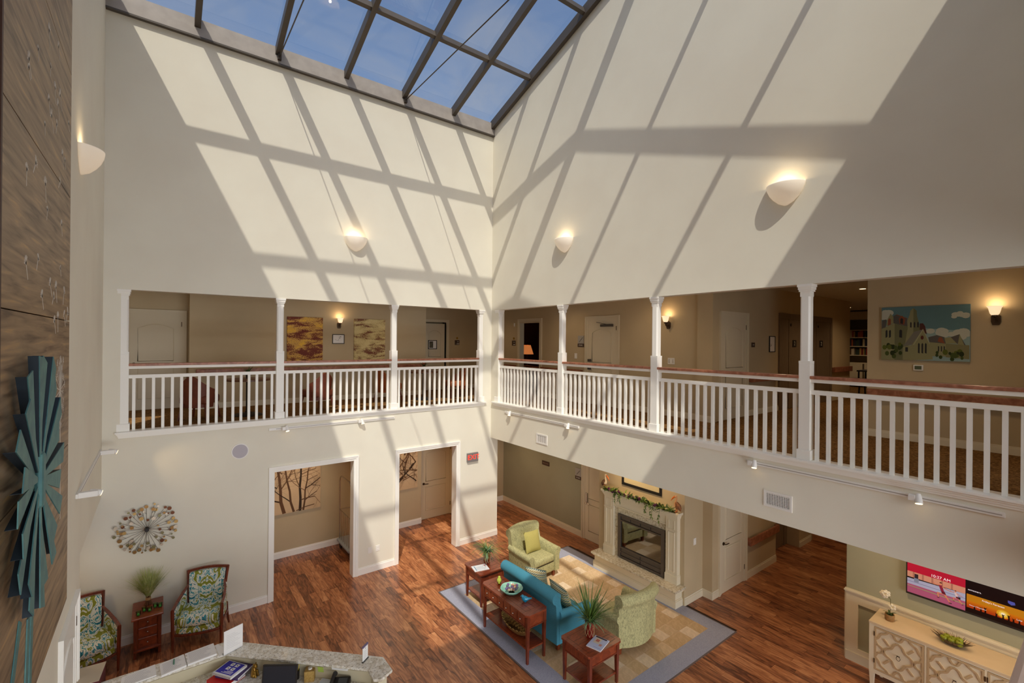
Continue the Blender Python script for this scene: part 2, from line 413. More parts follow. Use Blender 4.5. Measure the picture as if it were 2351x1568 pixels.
def m_make_abstract(name, a, b_, c_, thr):
    mt = bpy.data.materials.new(name); mt.use_nodes = True
    t = mt.node_tree; n = t.nodes; l = t.links; b = n['Principled BSDF']
    tcn = n.new('ShaderNodeTexCoord'); mpn = n.new('ShaderNodeMapping'); mpn.inputs['Scale'].default_value = (1.6, 1, 5.5); l.new(tcn.outputs['Object'], mpn.inputs[0])
    n1 = n.new('ShaderNodeTexNoise'); n1.inputs['Scale'].default_value = 1.4; n1.inputs['Detail'].default_value = 4; n1.inputs['Distortion'].default_value = 0.6; l.new(mpn.outputs[0], n1.inputs['Vector'])
    n2 = n.new('ShaderNodeTexNoise'); n2.inputs['Scale'].default_value = 48; n2.inputs['Detail'].default_value = 1; l.new(mpn.outputs[0], n2.inputs['Vector'])
    mp3 = n.new('ShaderNodeMapping'); mp3.inputs['Scale'].default_value = (34, 34, 62); l.new(tcn.outputs['Object'], mp3.inputs[0])
    l.new(mp3.outputs[0], n2.inputs['Vector']); n2.inputs['Scale'].default_value = 1.6
    ad = n.new('ShaderNodeMath'); ad.operation = 'MULTIPLY_ADD'; ad.inputs[1].default_value = 0.55; l.new(n2.outputs['Fac'], ad.inputs[0]); l.new(n1.outputs['Fac'], ad.inputs[2])
    rr = ramp_node(n, [(0, a), (thr, b_), (thr + 0.13, c_)], True); l.new(ad.outputs[0], rr.inputs[0])
    l.new(rr.outputs[0], b.inputs['Base Color']); setp(b, 'Roughness', 0.7)
    return mt
m_abs1 = m_make_abstract('rust_abstract', (112, 44, 26), (206, 160, 84), (232, 186, 60), 0.76)
m_abs2 = m_make_abstract('cream_abstract', (120, 66, 44), (206, 186, 130), (222, 206, 150), 0.70)

def m_make_board():
    mt = bpy.data.materials.new('mural_board'); mt.use_nodes = True
    t = mt.node_tree; n = t.nodes; l = t.links; b = n['Principled BSDF']
    tcn = n.new('ShaderNodeTexCoord'); mpn = n.new('ShaderNodeMapping'); mpn.inputs['Scale'].default_value = (1, 1.1, 15); l.new(tcn.outputs['Object'], mpn.inputs[0])
    n1 = n.new('ShaderNodeTexNoise'); n1.inputs['Scale'].default_value = 1.6; n1.inputs['Detail'].default_value = 6; n1.inputs['Distortion'].default_value = 0.5; l.new(mpn.outputs[0], n1.inputs['Vector'])
    rr = ramp_node(n, [(0.30, (96, 74, 52)), (0.45, (136, 112, 84)), (0.6, (156, 130, 98)), (0.75, (188, 150, 98))])
    l.new(n1.outputs['Fac'], rr.inputs[0]); l.new(rr.outputs[0], b.inputs['Base Color']); setp(b, 'Roughness', 0.5)
    return mt
m_board = m_make_board()
m_teal_metal = mat('teal_patina', (92, 140, 136), 0.55, 0.2, c2=(74, 120, 124), ns=9, bump=0.05)
m_teal_dark = mat('teal_patina_edge', (40, 52, 62), 0.6, 0.2)
# ------------------------------------------------------------------ the setting
YA, XB, XC = 9.622, 6.643, -0.713
Z2, ZS, ZSOF, ZLOW = 3.38, 3.41, 5.68, 2.49
ZC2, ZC1 = 6.15, 2.74
YN = -0.06                       # near wall face
SL = 0.3415
def zroof(y): return 10.35 + SL * (YA - y) if y > 4.81 else 10.35 + SL * (y - 0.0)
ZR = 10.35 + SL * 4.81

# ---- ground floor: slab plus planks running along y
fl = struct(MB().box(-2.6, 19.0, -2.5, 13.0, -0.2, -0.012).build('floor', m_dark))
fl['label'] = 'reddish brown wood plank floor of the atrium'
PW = 0.127
cells = []
def vis(px, py): return -40 < px < 2391 and py < 1640
def project(p):
    d = Vector(p) - Vector((0, 0, 4.9)); z = d.dot(F_)
    if z < 0.2: return (-999, 9999, z)
    return (1175.5 + FPX * d.dot(R2) / z, 784 - FPX * d.dot(U2) / z, z)
rng = random.Random(5)
row = 0
x = -2.5
RUG = (4.39, 7.83, 3.98, 8.05)
def clip_out(x0, x1, y0, y1):
    """leave the inset rug free"""
    if x1 <= RUG[0] or x0 >= RUG[1]: return [(x0, x1, y0, y1)]
    r = []
    if y0 < RUG[2]: r.append((x0, x1, y0, min(y1, RUG[2])))
    if y1 > RUG[3]: r.append((x0, x1, max(y0, RUG[3]), y1))
    return r
while x < 18.5:
    y = -2.4 - rng.random() * 1.2
    while y < 12.9:
        ln = rng.choice((1.22, 1.22, 1.22, 0.9, 0.6))
        for (a, b, c, d) in clip_out(x, x + PW, y, y + ln):
            if d - c > 0.02: cells.append((a, b, c, d, rng.random(), rng.random()))
        y += ln
    x += PW
def cell_area(c):
    q = project(((c[0] + c[1]) / 2, (c[2] + c[3]) / 2, 0))
    if not vis(q[0], q[1]) or q[2] < 0.5: return 0
    xm, ym = (c[0] + c[1]) / 2, (c[2] + c[3]) / 2
    if xm + ym < 7.6 and xm < 2.3: return 0                      # behind the desk
    if xm > 8.5 and (ym > 4.72 or ym < 2.6): return 0
    if 7.8 < xm and 4.9 < ym < 7.0: return 0
    if ym > 9.6 and not (1.72 < xm < 3.3 or 4.2 < xm < 5.8 or xm > 6.9): return 0
    if xm < -0.7 and ym < 7.2: return 0
    if ym > 11.4: return 0
    return (c[1] - c[0]) * (c[3] - c[2]) / q[2] ** 3
cells.sort(key=cell_area, reverse=True)
rest = MB()
for i, c in enumerate(cells):
    g = 0.0012; h = rng.random() * 0.0006
    tgt = MB() if i < 300 else rest
    tgt.c = (c[4], c[5], 0, 1)
    tgt.box(c[0] + g, c[1] - g, c[2] + g, c[3] - g, -0.011, -h)
    if i < 300: tgt.build('plank', m_plank, fl)
tag(rest.build('planks_further', m_plank, fl), kind='stuff')

# ---- upper floor carpet, ceilings
up = MB()
FOOT = ((-2.6, 8.6, YA + 0.01, 13.3), (XB + 0.01, 22.5, -2.5, YA + 0.01), (-2.6, XB + 0.01, -2.5, -0.02), (8.6, 13.0, YA + 0.01, 15.0))
for (a, b, c, d) in FOOT: up.box(a, b, c, d, 3.15, Z2)
struct(up.build('floor_upper', m_carpet))
cb = MB()
for (a, b, c, d) in ((-2.6, 8.6, 9.8, 12.0), (6.82, 19, -2.5, 12.0), (-2.6, 6.9, -2.5, -0.2), (-2.6, -0.9, -2.5, 9.8)): cb.box(a, b, c, d, ZC1, ZC1 + 0.1)
struct(cb.build('ceiling_ground', m_ceil))
cb = MB()
for (a, b, c, d) in ((-2.6, 8.6, 9.7, 13.4), (6.75, 22.6, -2.6, 9.8), (-2.6, 6.82, -2.6, -0.1), (8.5, 13.0, 9.7, 15.0)): cb.box(a, b, c, d, ZC2, ZC2 + 0.12)
struct(cb.build('ceiling_gallery', m_ceil))

# ---- wall_back (wall A)
T = 0.18
wb = MB()
wb.box(-0.9, 6.82, YA, YA + T, ZSOF, 10.30)
wb.box(-0.9, -0.50, YA, YA + T, 3.36, ZSOF); wb.box(6.40, 6.82, YA, YA + T, 3.36, ZSOF)
wb.box(-2.6, 6.86, YA, YA + T, 2.43, 3.36)
wb.box(-2.6, 1.72, YA, YA + T, 0, 2.43); wb.box(3.22, 4.20, YA, YA + T, 0, 2.43); wb.box(5.66, 6.86, YA, YA + T, 0, 2.43)
struct(wb.build('wall_back', m_wall))
# ---- wall_right (wall B)
wr = MB()
fx = lambda a, b, d: (d, a, b)
wr.prism([(-0.24, ZSOF), (YA, ZSOF), (YA, zroof(YA) - 0.02), (4.81, ZR - 0.02), (0.0, zroof(0.0) - 0.02), (-0.24, zroof(0.0) - 0.02)], fx, XB, XB + T)
wr.box(XB, XB + T, -0.24, YA, ZLOW, 3.36); wr.box(XB, XB + T, 9.33, YA, 3.36, ZSOF); wr.box(XB, XB + T, -0.24, 0.12, 3.36, ZSOF)
wr.box(XB + 0.02, XB + 0.2, -0.24, -0.06, 0, ZLOW)
struct(wr.build('wall_right', m_wall))
# ---- wall_left (wall C)
wl = MB()
wl.prism([(-0.24, 2.43), (YA, 2.43), (YA, zroof(YA) - 0.02), (4.81, ZR - 0.02), (0.0, zroof(0.0) - 0.02), (-0.24, zroof(0.0) - 0.02)], fx, XC - T, XC)
wl.box(XC - T, XC, -0.24, 7.2, 0, 2.43)
struct(wl.build('wall_left', m_wall))
# ---- near wall with its own gallery opening behind the camera
wn = MB()
wn.box(-0.9, 6.82, YN - T, YN, ZSOF, 10.30); wn.box(-0.9, 6.82, YN - T, YN, ZLOW, 3.36)
wn.box(-0.9, -0.5, YN - T, YN, 3.36, ZSOF); wn.box(6.4, 6.82, YN - T, YN, 3.36, ZSOF)
struct(wn.build('wall_near', m_wall))

# ---- gallery walls (upper floor)
gb = MB()
gb.box(0.50, 6.07, 12.10, 13.3, Z2, ZC2)                      # main back wall block
gb.box(-2.6, 0.50, 12.60, 12.8, Z2, ZC2)
gb.box(6.07, 6.45, 12.95, 13.1, Z2, ZC2); gb.box(7.30, 8.6, 12.95, 13.1, Z2, ZC2); gb.box(6.45, 7.30, 12.95, 13.1, 5.50, ZC2)
gb.box(6.3, 7.5, 13.25, 13.3, Z2, ZC2)
gb.box(-2.7, -2.6, 9.6, 12.8, Z2, ZC2)
struct(gb.build('wall_gallery_back', m_tan))
gr = MB()
gr.box(8.5, 8.62, 4.77, 9.91, Z2, ZC2); gr.box(8.5, 8.62, 10.83, 13.0, Z2, ZC2); gr.box(8.5, 8.62, 9.91, 10.83, 5.47, ZC2)
gr.box(8.44, 8.62, 4.77, 5.09, Z2, ZC2)
gr.box(8.62, 15.9, 4.80, 4.95, Z2, ZC2)
struct(gr.build('wall_gallery_right', m_tan))
gp = MB()
gp.box(9.5, 9.65, -2.5, 2.62, Z2, ZC2); gp.box(9.65, 22.5, 2.40, 2.62, Z2, ZC2)
struct(gp.build('wall_gallery_picture', m_tan))
lb = MB()
lb.box(20.4, 20.6, 2.4, 9.0, Z2, 6.9); lb.box(15.8, 20.6, 9.0, 9.1, Z2, 6.9)
struct(lb.build('wall_library', mat('library_paint', (176, 182, 176), 0.85)))
lc = MB().box(15.8, 20.6, 2.4, 9.1, 6.9, 7.0); struct(lc.build('ceiling_library', m_ceil))
gn = MB()
gn.box(-2.6, -0.5, -2.6, -2.5, Z2, ZC2); gn.box(6.5, 9.6, -2.6, -2.5, Z2, ZC2); gn.box(-0.5, 6.5, -2.6, -2.5, Z2, 3.85); gn.box(-0.5, 6.5, -2.6, -2.5, 6.0, ZC2); gn.box(-2.7, -2.6, -2.6, -0.1, Z2, ZC2)
struct(gn.build('wall_gallery_near', m_tan))
m_bedroom = mat('bedroom_paint', (92, 66, 50), 0.9)
bdm = MB()
bdm.box(12.6, 12.7, 9.4, 15.0, Z2, ZC2); bdm.box(8.62, 12.7, 9.3, 9.4, Z2, ZC2); bdm.box(8.62, 12.7, 14.9, 15.0, Z2, ZC2); bdm.box(8.5, 8.62, 13.0, 15.0, Z2, ZC2)
struct(bdm.build('wall_bedroom', m_bedroom))

# ---- ground floor walls
gd = MB()
gd.box(-2.6, 5.63, 11.42, 12.0, 0, ZC1); gd.box(5.63, 8.5, 11.60, 12.0, 0, ZC1)
struct(gd.build('wall_corridor', m_tan))
gs = MB()
gs.box(8.5, 8.7, 7.2, 11.6, 0, ZC1)
struct(gs.build('wall_sage', m_sage))
cbw = MB()
cbw.box(7.82, 8.6, 4.94, 7.05, 0, ZC1)
cbw.box(8.44, 8.6, 4.74, 4.95, 0, ZC1)
cbw.box(8.6, 11.12, 4.74, 4.95, 0, ZC1); cbw.box(11.12, 12.32, 5.02, 5.2, 0, ZC1); cbw.box(12.32, 13.0, 4.72, 5.2, 0, ZC1)
cbw.box(11.0, 11.12, 4.74, 5.2, 0, ZC1); cbw.box(13.0, 13.1, 4.72, 7.0, 0, ZC1)
cbw.box(18.6, 18.8, -2.5, 9.0, 0, ZC1); cbw.box(13.0, 18.8, 7.0, 7.1, 0, ZC1)
struct(cbw.build('wall_hall', m_tan))
tvw = MB()
tvw.box(8.62, 8.8, -2.5, 2.62, 0, ZC1); tvw.box(8.8, 18.6, 2.45, 2.62, 0, ZC1)
struct(tvw.build('wall_television', m_sage))
gl_ = MB()
gl_.box(-2.6, -2.5, -2.5, 9.7, 0, ZC1); gl_.box(-2.6, -0.5, -2.6, -2.5, 0, ZC1); gl_.box(7.5, 8.7, -2.6, -2.5, 0, ZC1); gl_.box(-0.5, 7.5, -2.6, -2.5, 2.45, ZC1)
struct(gl_.build('wall_ground_far', m_wall))

# ---- unseen glazed fronts, added behind the viewer to hold the fill lights
def added_glazing(name, label, x0, x1, z0, z1, n):
    t = thing(name, label, None, (0, -2.55, 0), 0, None, 'structure')
    f = MB(); f.box(x0, x1, -0.05, 0.05, z0, z0 + 0.06); f.box(x0, x1, -0.05, 0.05, z1 - 0.06, z1)
    for k in range(n + 1): q = x0 + (x1 - x0) * k / n; f.box(max(x0, q - 0.03), min(x1, q + 0.03), -0.05, 0.05, z0, z1)
    f.build('frame', m_white, t)
    for k in range(n):
        a = x0 + (x1 - x0) * k / n + 0.03; b = x0 + (x1 - x0) * (k + 1) / n - 0.03
        MB().quad((a, 0, z0 + 0.06), (b, 0, z0 + 0.06), (b, 0, z1 - 0.06), (a, 0, z1 - 0.06)).build('pane', m_skyglass, t)
    return t
added_glazing('window_added_upper', 'unseen glazed front added behind the viewer for the upper fill light', -0.5, 6.5, 3.85, 6.0, 5)
added_glazing('window_added_lower', 'unseen glazed front added below the viewer for the lower fill light', -0.5, 7.5, 0.0, 2.45, 6)

# ---- baseboards
def base_run(name, runs, m=m_white, h=0.15, t=0.018):
    b = MB()
    for (x0, y0, x1, y1, nx, ny) in runs:
        a, c = Vector((x0, y0, 0)), Vector((x1, y1, 0)); n_ = Vector((nx, ny, 0))
        for (z0, z1, tt) in ((0, h - 0.03, t), (h - 0.03, h, t * 0.55)):
            p = [a, c, c + n_ * tt, a + n_ * tt]
            i = len(b.v)
            for z in (z0, z1):
                for q in p: b.pt((q.x, q.y, q.z + z))
            for q in ((0, 3, 2, 1), (4, 5, 6, 7), (0, 1, 5, 4), (1, 2, 6, 5), (2, 3, 7, 6), (3, 0, 4, 7)): b.face([i + k for k in q])
    return struct(b.build(name, m))
base_run('baseboard_back', [(-2.5, YA, 1.63, YA, 0, -1), (3.305, YA, 4.11, YA, 0, -1), (5.745, YA, 6.86, YA, 0, -1), (6.86, YA, 6.86, YA + T, 1, 0)])
base_run('baseboard_corridor', [(-2.5, 11.42, 5.63, 11.42, 0, -1), (5.63, 11.42, 5.63, 11.6, 1, 0), (6.75, 11.6, 8.5, 11.6, 0, -1)])
base_run('baseboard_sage', [(8.5, 8.22, 8.5, 11.6, -1, 0)], m_cream)
base_run('baseboard_hall', [(7.83, 4.94, 8.44, 4.94, 0, -1), (8.44, 4.72, 8.44, 4.95, -1, 0), (8.42, 4.74, 8.70, 4.74, 0, -1), (9.74, 4.74, 11.12, 4.74, 0, -1), (12.32, 4.72, 13.0, 4.72, 0, -1)], m_cream)
base_run('baseboard_left', [(XC, 0, XC, 5.75, 1, 0), (XC, 6.95, XC, 7.2, 1, 0), (XC, 7.2, XC - T, 7.2, 0, 1)])
def base_up(name, runs):
    o = base_run(name, runs, m_cream, 0.12); o.location.z = Z2; return o
base_up('baseboard_gallery_back', [(0.5, 12.1, 6.07, 12.1, 0, -1), (7.40, 12.95, 8.5, 12.95, 0, -1)])
base_up('baseboard_gallery_right', [(8.5, 5.09, 8.5, 7.05, -1, 0), (8.5, 8.18, 8.5, 9.8, -1, 0), (8.5, 10.94, 8.5, 12.9, -1, 0), (8.44, 4.75, 8.44, 5.09, -1, 0), (9.9, 4.8, 11.3, 4.8, 0, -1), (14.5, 4.8, 15.9, 4.8, 0, -1)])
base_up('baseboard_gallery_picture', [(9.5, -2.5, 9.5, 2.62, -1, 0)])

# ---- cased openings in the back wall
def casing(name, x0, x1, zt, y, w=0.088):
    b = MB()
    for (d, k) in ((0.0, 1.0), (0.012, 0.62), (0.02, 0.25)):
        pr = 0.014 + d
        ww = w * k
        b.box(x0 - w, x0 - w + ww, y - pr, y, 0, zt + w); b.box(x1 + w - ww, x1 + w, y - pr, y, 0, zt + w)
        b.box(x0 - w, x1 + w, y - pr, y, zt + w - ww, zt + w)
    b.box(x0 - 0.002, x0 + 0.012, y - 0.014, y + T + 0.014, 0, zt); b.box(x1 - 0.012, x1 + 0.002, y - 0.014, y + T + 0.014, 0, zt)
    b.box(x0, x1, y - 0.014, y + T + 0.014, zt - 0.012, zt + 0.002)
    b.box(x0 - w, x0, y + T, y + T + 0.014, 0, zt + w); b.box(x1, x1 + w, y + T, y + T + 0.014, 0, zt + w); b.box(x0 - w, x1 + w, y + T, y + T + 0.014, zt, zt + w)
    return struct(b.build(name, m_white))
casing('trim_1', 1.718, 3.222, 2.425, YA)
casing('trim_2', 4.198, 5.662, 2.425, YA)

# ---- sills under the railings
def sill(name, p0, p1, n):
    """p0, p1 along the wall face, n = inward normal"""
    a, c = Vector((p0[0], p0[1], 0)), Vector((p1[0], p1[1], 0)); n = Vector((n[0], n[1], 0)); t = (c - a).normalized(); b = MB()
    for (z0, z1, d, e, back) in ((3.385, ZS, 0.062, 0.03, 0.2), (3.362, 3.385, 0.046, 0.015, 0), (3.335, 3.362, 0.030, 0.0, 0), (3.31, 3.335, 0.018, -0.01, 0)):
        q = [a - t * e - n * back, c + t * e - n * back, c + t * e + n * d, a - t * e + n * d]; i = len(b.v)
        for z in (z0, z1):
            for p in q: b.pt((p.x, p.y, z))
        for f in ((0, 3, 2, 1), (4, 5, 6, 7), (0, 1, 5, 4), (1, 2, 6, 5), (2, 3, 7, 6), (3, 0, 4, 7)): b.face([i + k for k in f])
    return struct(b.build(name, m_white))
sill('trim_3', (-0.53, YA), (6.44, YA), (0, -1))
sill('trim_4', (XB, 9.50), (XB, 0.10), (-1, 0))
sill('trim_5', (-0.53, YN), (6.44, YN), (0, 1))

# ---- skylight
sk = thing('window_1', 'gabled steel and glass skylight over the atrium', None, kind='structure')
RAF = [-0.66, 0.47, 1.714, 2.975, 4.225, 5.47, 6.59]
def raf_pts(x, dz): return [(x, YA, 10.27 + dz), (x, 4.81, 10.27 + SL * 4.81 + dz), (x, 0.0, 10.27 + dz)]
for k, x in enumerate(RAF):
    wd = 0.09
    for s in (0, 1):
        p = raf_pts(x, 0)
        MB().bar(p[s], p[s + 1], wd, 0.155).build('rafter', m_alum, sk)
        q = raf_pts(x, 0.115); MB().bar(q[s], q[s + 1], 0.07, 0.04).build('glazing_cap', m_alum, sk)
for y in (8.08, 6.43, 3.16, 1.53):
    z = 10.285 + SL * ((YA - y) if y > 4.81 else y)
    sgn = -1 if y > 4.81 else 1
    for k in range(6):
        MB().bar((RAF[k] + 0.045, y, z), (RAF[k + 1] - 0.045, y, z), 0.075, 0.125, (0, -sgn * SL, 1)).build('purlin', m_alum, sk)
for k in range(6): MB().box(RAF[k] + 0.045, RAF[k + 1] - 0.045, 4.81 - 0.06, 4.81 + 0.06, ZR - 0.20, ZR + 0.04).build('ridge_beam', m_alum, sk)
for y0, y1 in ((YA - 0.05, YA + 0.12), (-0.18, 0.02)):
    MB().box(XC, XB, y0, y1, 10.20, 10.36).build('curb', m_curb, sk)
    yy = (y0 - 0.012, y1) if y0 > 5 else (y0, y1 + 0.012)
    MB().box(XC, XB, yy[0], yy[1], 10.06, 10.20).build('curb', m_curb, sk)
    yy = (y0 - 0.02, y1) if y0 > 5 else (y0, y1 + 0.02)
    MB().box(XC, XB, yy[0], yy[1], 10.03, 10.06).build('curb_edge', m_alum, sk)
YS = [YA, 8.08, 6.43, 4.81, 3.16, 1.53, 0.0]
for k in range(6):
    for j in range(6):
        y0, y1 = YS[j], YS[j + 1]; z0, z1 = zroof(y0), zroof(y1)
        a, b = RAF[k] + 0.02, RAF[k + 1] - 0.02
        if k == 0: a = XC - 0.02
        if k == 5: b = XB + 0.02
        m = MB(); m.quad((a, y0, z0 + 0.012), (b, y0, z0 + 0.012), (b, y1, z1 + 0.012), (a, y1, z1 + 0.012))
        m.build('pane', m_skyglass, sk)
for x in (1.714, 4.225):
    t = MB().tube([(x + 0.02, YA - 0.06, 10.17), (x + 0.02, 0.02, 10.17)], 0.011, 6).build('tie_rod', m_rod, sk)
    for y in (YA - 0.08, 0.06): MB().box(x - 0.01, x + 0.05, y - 0.04, y + 0.04, 10.11, 10.22).build('rod_bracket', m_rod, sk)

# ------------------------------------------------------------------ posts and railings
post0 = thing('square_post', '', 'post')
def post_parts(p, w=0.134):
    h = w / 2
    MB().box(-h - 0.016, h + 0.016, -h - 0.016, h + 0.016, 0, 0.125).build('plinth', m_white, p, bevel=0.006)
    MB().box(-h, h, -h, h, 0.125, 1.24).build('pedestal', m_white, p, bevel=0.004)
    s = h - 0.008
    MB().taper(-h, h, -h, h, 1.24, 1.275, 1).build('shoulder', m_white, p)
    b = MB(); ch = 0.02
    pr = [(-s + ch, -s), (s - ch, -s), (s, -s + ch), (s, s - ch), (s - ch, s), (-s + ch, s), (-s, s - ch), (-s, -s + ch)]
    b.prism(pr, lambda a, c, d: (a, c, d), 1.27, 2.12); b.box(-s, s, -s, s, 2.11, 2.19); b.build('shaft', m_white, p)
    c = MB(); c.box(-h - 0.004, h + 0.004, -h - 0.004, h + 0.004, 2.175, 2.20); c.box(-h - 0.012, h + 0.012, -h - 0.012, h + 0.012, 2.20, 2.235); c.box(-h - 0.02, h + 0.02, -h - 0.02, h + 0.02, 2.235, 2.27)
    c.build('capital', m_white, p)
post_parts(post0)
PX = [-0.463, 1.812, 4.085, 6.355]; PY = [9.385, 7.115, 4.805, 2.505]
first = True
words_a = ['white square post beside the wood mural wall on the back gallery', 'white square post on the back gallery, left of the rust painting', 'white square post on the back gallery, right of the cream painting', 'white square post ending the back gallery at the inside corner']
words_b = ['white square post starting the right gallery at the inside corner', 'white square post on the right gallery between the bedroom door and the stair door', 'white square post on the right gallery beside the lit sconce by the stair door', 'tall white square post in front of the elevators on the right gallery']
def put_post(loc, label):
    global first
    p = post0 if first else copy_tree(post0); first = False
    p.location = loc; tag(p, label, 'post', 'gallery posts'); return p
for x, wd_ in zip(PX, words_a): put_post((x, YA + 0.075, ZS), wd_)
for y, wd_ in zip(PY, words_b): put_post((XB + 0.075, y, ZS), wd_)

balu = MB().box(-0.021, 0.021, -0.021, 0.021, 0, 0.85)
balu_o = None
def railing(loc, rz, length, label, n=17, post=0.067):
    """local x along the run, from post centre to post centre"""
    global balu_o
    t = thing('balcony_railing', label, 'railing', loc, rz, 'gallery railings')
    a, b = post, length - post
    MB().box(a - 0.004, b + 0.004, -0.072, 0.072, 1.045, 1.085).build('handrail', m_rail, t, bevel=0.008)
    MB().box(a - 0.002, b + 0.002, -0.045, 0.045, 1.0, 1.045).build('support_rail', m_white, t)
    MB().box(a - 0.002, b + 0.002, -0.032, 0.032, 0.845, 0.90).build('lower_rail', m_white, t)
    sp = (b - a) / n
    for k in range(n):
        p = (a + sp * (k + 0.5), 0, 0)
        if balu_o is None: balu_o = balu.build('baluster', m_white, t); balu_o.location = p
        else: share(balu_o, 'baluster', t, p)
    return t
railing((PX[0], YA + 0.075, ZS), 0, PX[1] - PX[0], 'white baluster railing with wooden handrail in front of the brown chair and round table')
railing((PX[1], YA + 0.075, ZS), 0, PX[2] - PX[1], 'white baluster railing with wooden handrail below the two abstract paintings')
railing((PX[2], YA + 0.075, ZS), 0, PX[3] - PX[2], 'white baluster railing with wooden handrail on the back gallery nearest the inside corner')
railing((XB + 0.075, PY[0], ZS), -PI / 2, PY[0] - PY[1], 'white baluster railing with wooden handrail in front of the open bedroom door')
railing((XB + 0.075, PY[1], ZS), -PI / 2, PY[1] - PY[2], 'white baluster railing with wooden handrail in front of the stair door')
railing((XB + 0.075, PY[2], ZS), -PI / 2, PY[2] - PY[3], 'white baluster railing with wooden handrail between the stair door and the elevators')
railing((XB + 0.075, PY[3], ZS), -PI / 2, PY[3] - 0.2, 'white baluster railing with wooden handrail below the painting of the stone building')
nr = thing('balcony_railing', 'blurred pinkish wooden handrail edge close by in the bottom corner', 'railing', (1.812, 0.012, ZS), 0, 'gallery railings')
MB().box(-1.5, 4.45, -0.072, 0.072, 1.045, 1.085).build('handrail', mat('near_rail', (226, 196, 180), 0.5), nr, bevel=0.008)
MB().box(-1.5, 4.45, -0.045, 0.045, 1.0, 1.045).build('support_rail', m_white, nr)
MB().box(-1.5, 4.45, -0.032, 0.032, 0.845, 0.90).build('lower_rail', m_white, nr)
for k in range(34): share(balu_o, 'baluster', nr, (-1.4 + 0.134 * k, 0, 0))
# ------------------------------------------------------------------ light fixtures
m_plaster = mat('sconce_plaster', (246, 240, 228), 0.5, em=(255, 226, 188), es=0.22)
m_bulb = mat('bulb_glow', (255, 240, 210), 0.5, em=(255, 214, 150), es=6.0)
m_glassshade = mat('frosted_shade', (250, 240, 220), 0.4, em=(255, 222, 176), es=0.9)
def bowl_sconce(loc, rz, label):
    """half bowl uplight; local -Y faces the room"""
    t = thing('wall_sconce', label, 'sconce', loc, rz, 'half bowl wall sconces')
    prof = [(0.232, 0.0), (0.232, -0.012), (0.222, -0.06), (0.195, -0.12), (0.150, -0.18), (0.09, -0.235), (0.02, -0.27), (0.0, -0.272)]
    b = MB(); n = 18
    for (r, z) in prof:
        for k in range(n + 1):
            a = PI + PI * k / n; b.pt((r * math.cos(a), 0.85 * r * math.sin(a), z))
    for i in range(len(prof) - 1):
        for k in range(n): b.face((i * (n + 1) + k, i * (n + 1) + k + 1, (i + 1) * (n + 1) + k + 1, (i + 1) * (n + 1) + k))
    o = b.build('bowl', m_plaster, t, smooth=True)
    sm = o.modifiers.new('thick', 'SOLIDIFY'); sm.thickness = 0.008
    MB().ball((0, -0.08, -0.05), 0.028).build('bulb', m_bulb, t, smooth=True)
    lamp('sconce_light', 'POINT', 2.2, (1, 0.78, 0.5), t, (0, -0.085, 0.0), size=0.03)
    return t
bowl_sconce((3.205, YA, 7.02), 0, 'white half bowl wall sconce on the back wall')
bowl_sconce((XB, 6.98, 7.03), -PI / 2, 'small looking half bowl wall sconce near the inside corner of the right wall')
bowl_sconce((XB, 2.74, 7.03), -PI / 2, 'large half bowl wall sconce on the right wall above the elevators')
bowl_sconce((XC, 6.95, 6.98), PI / 2, 'half bowl wall sconce seen edge-on beside the wood mural')

m_lampface = mat('track_lamp_face', (255, 236, 200), 0.4, em=(255, 220, 160), es=5.0)
def track(loc, rz, length, heads, label, tilt=0.35, long=False):
    t = thing('track_light', label, 'track light', loc, rz, 'track lights')
    r = MB(); r.box(0, length, -0.022, 0, -0.024, 0.024); r.build('rail', m_plastic, t, bevel=0.003)
    MB().box(0.12, length - 0.02, -0.0235, -0.020, -0.005, 0.005).build('slot', m_curb, t)
    for hx in heads:
        d = 0.16 if long else 0.07
        h = MB().box(hx - 0.03, hx + 0.03, -0.02 - d, -0.02, -0.03, 0.03).build('lamp_head', m_plastic, t, bevel=0.004)
        ax = Vector((0.15, -0.45, -1)).normalized() if not long else Vector((0.1, -0.8, -0.35)).normalized()
        c = Vector((hx + 0.055, -0.02 - d + 0.03, 0.0))
        MB().tube([c - ax * 0.05, c + ax * 0.01, c + ax * 0.055], [0.022, 0.034, 0.036], 12).build('lamp_barrel', m_plastic, h, smooth=True)
        MB().tube([c + ax * 0.0555, c + ax * 0.058], 0.031, 12).build('lamp_lens', m_lampface, h)
        q = ax.to_track_quat('-Z', 'Y').to_euler()
        lamp('track_spot', 'SPOT', 9.0, WARM, t, c + ax * 0.07, q, 0.03, 1.2, 0.8)
    return t
track((1.625, YA, 3.225), 0, 2.46, (0.245, 1.68), 'white track light with two lamps under the back gallery')
track((XB, 9.01, 3.215), -PI / 2, 2.48, (0.2, 2.17), 'white sunlit track light with two lamps on the right wall near the corner')
track((XB, 3.22, 3.235), -PI / 2, 2.52, (0.07, 1.82), 'long white track light with two lamps on the right wall over the television')
track((XC, 6.80, 3.19), PI / 2, 2.6, (0.05, 2.40), 'white track light with two projecting heads on the wall past the mural', long=True)

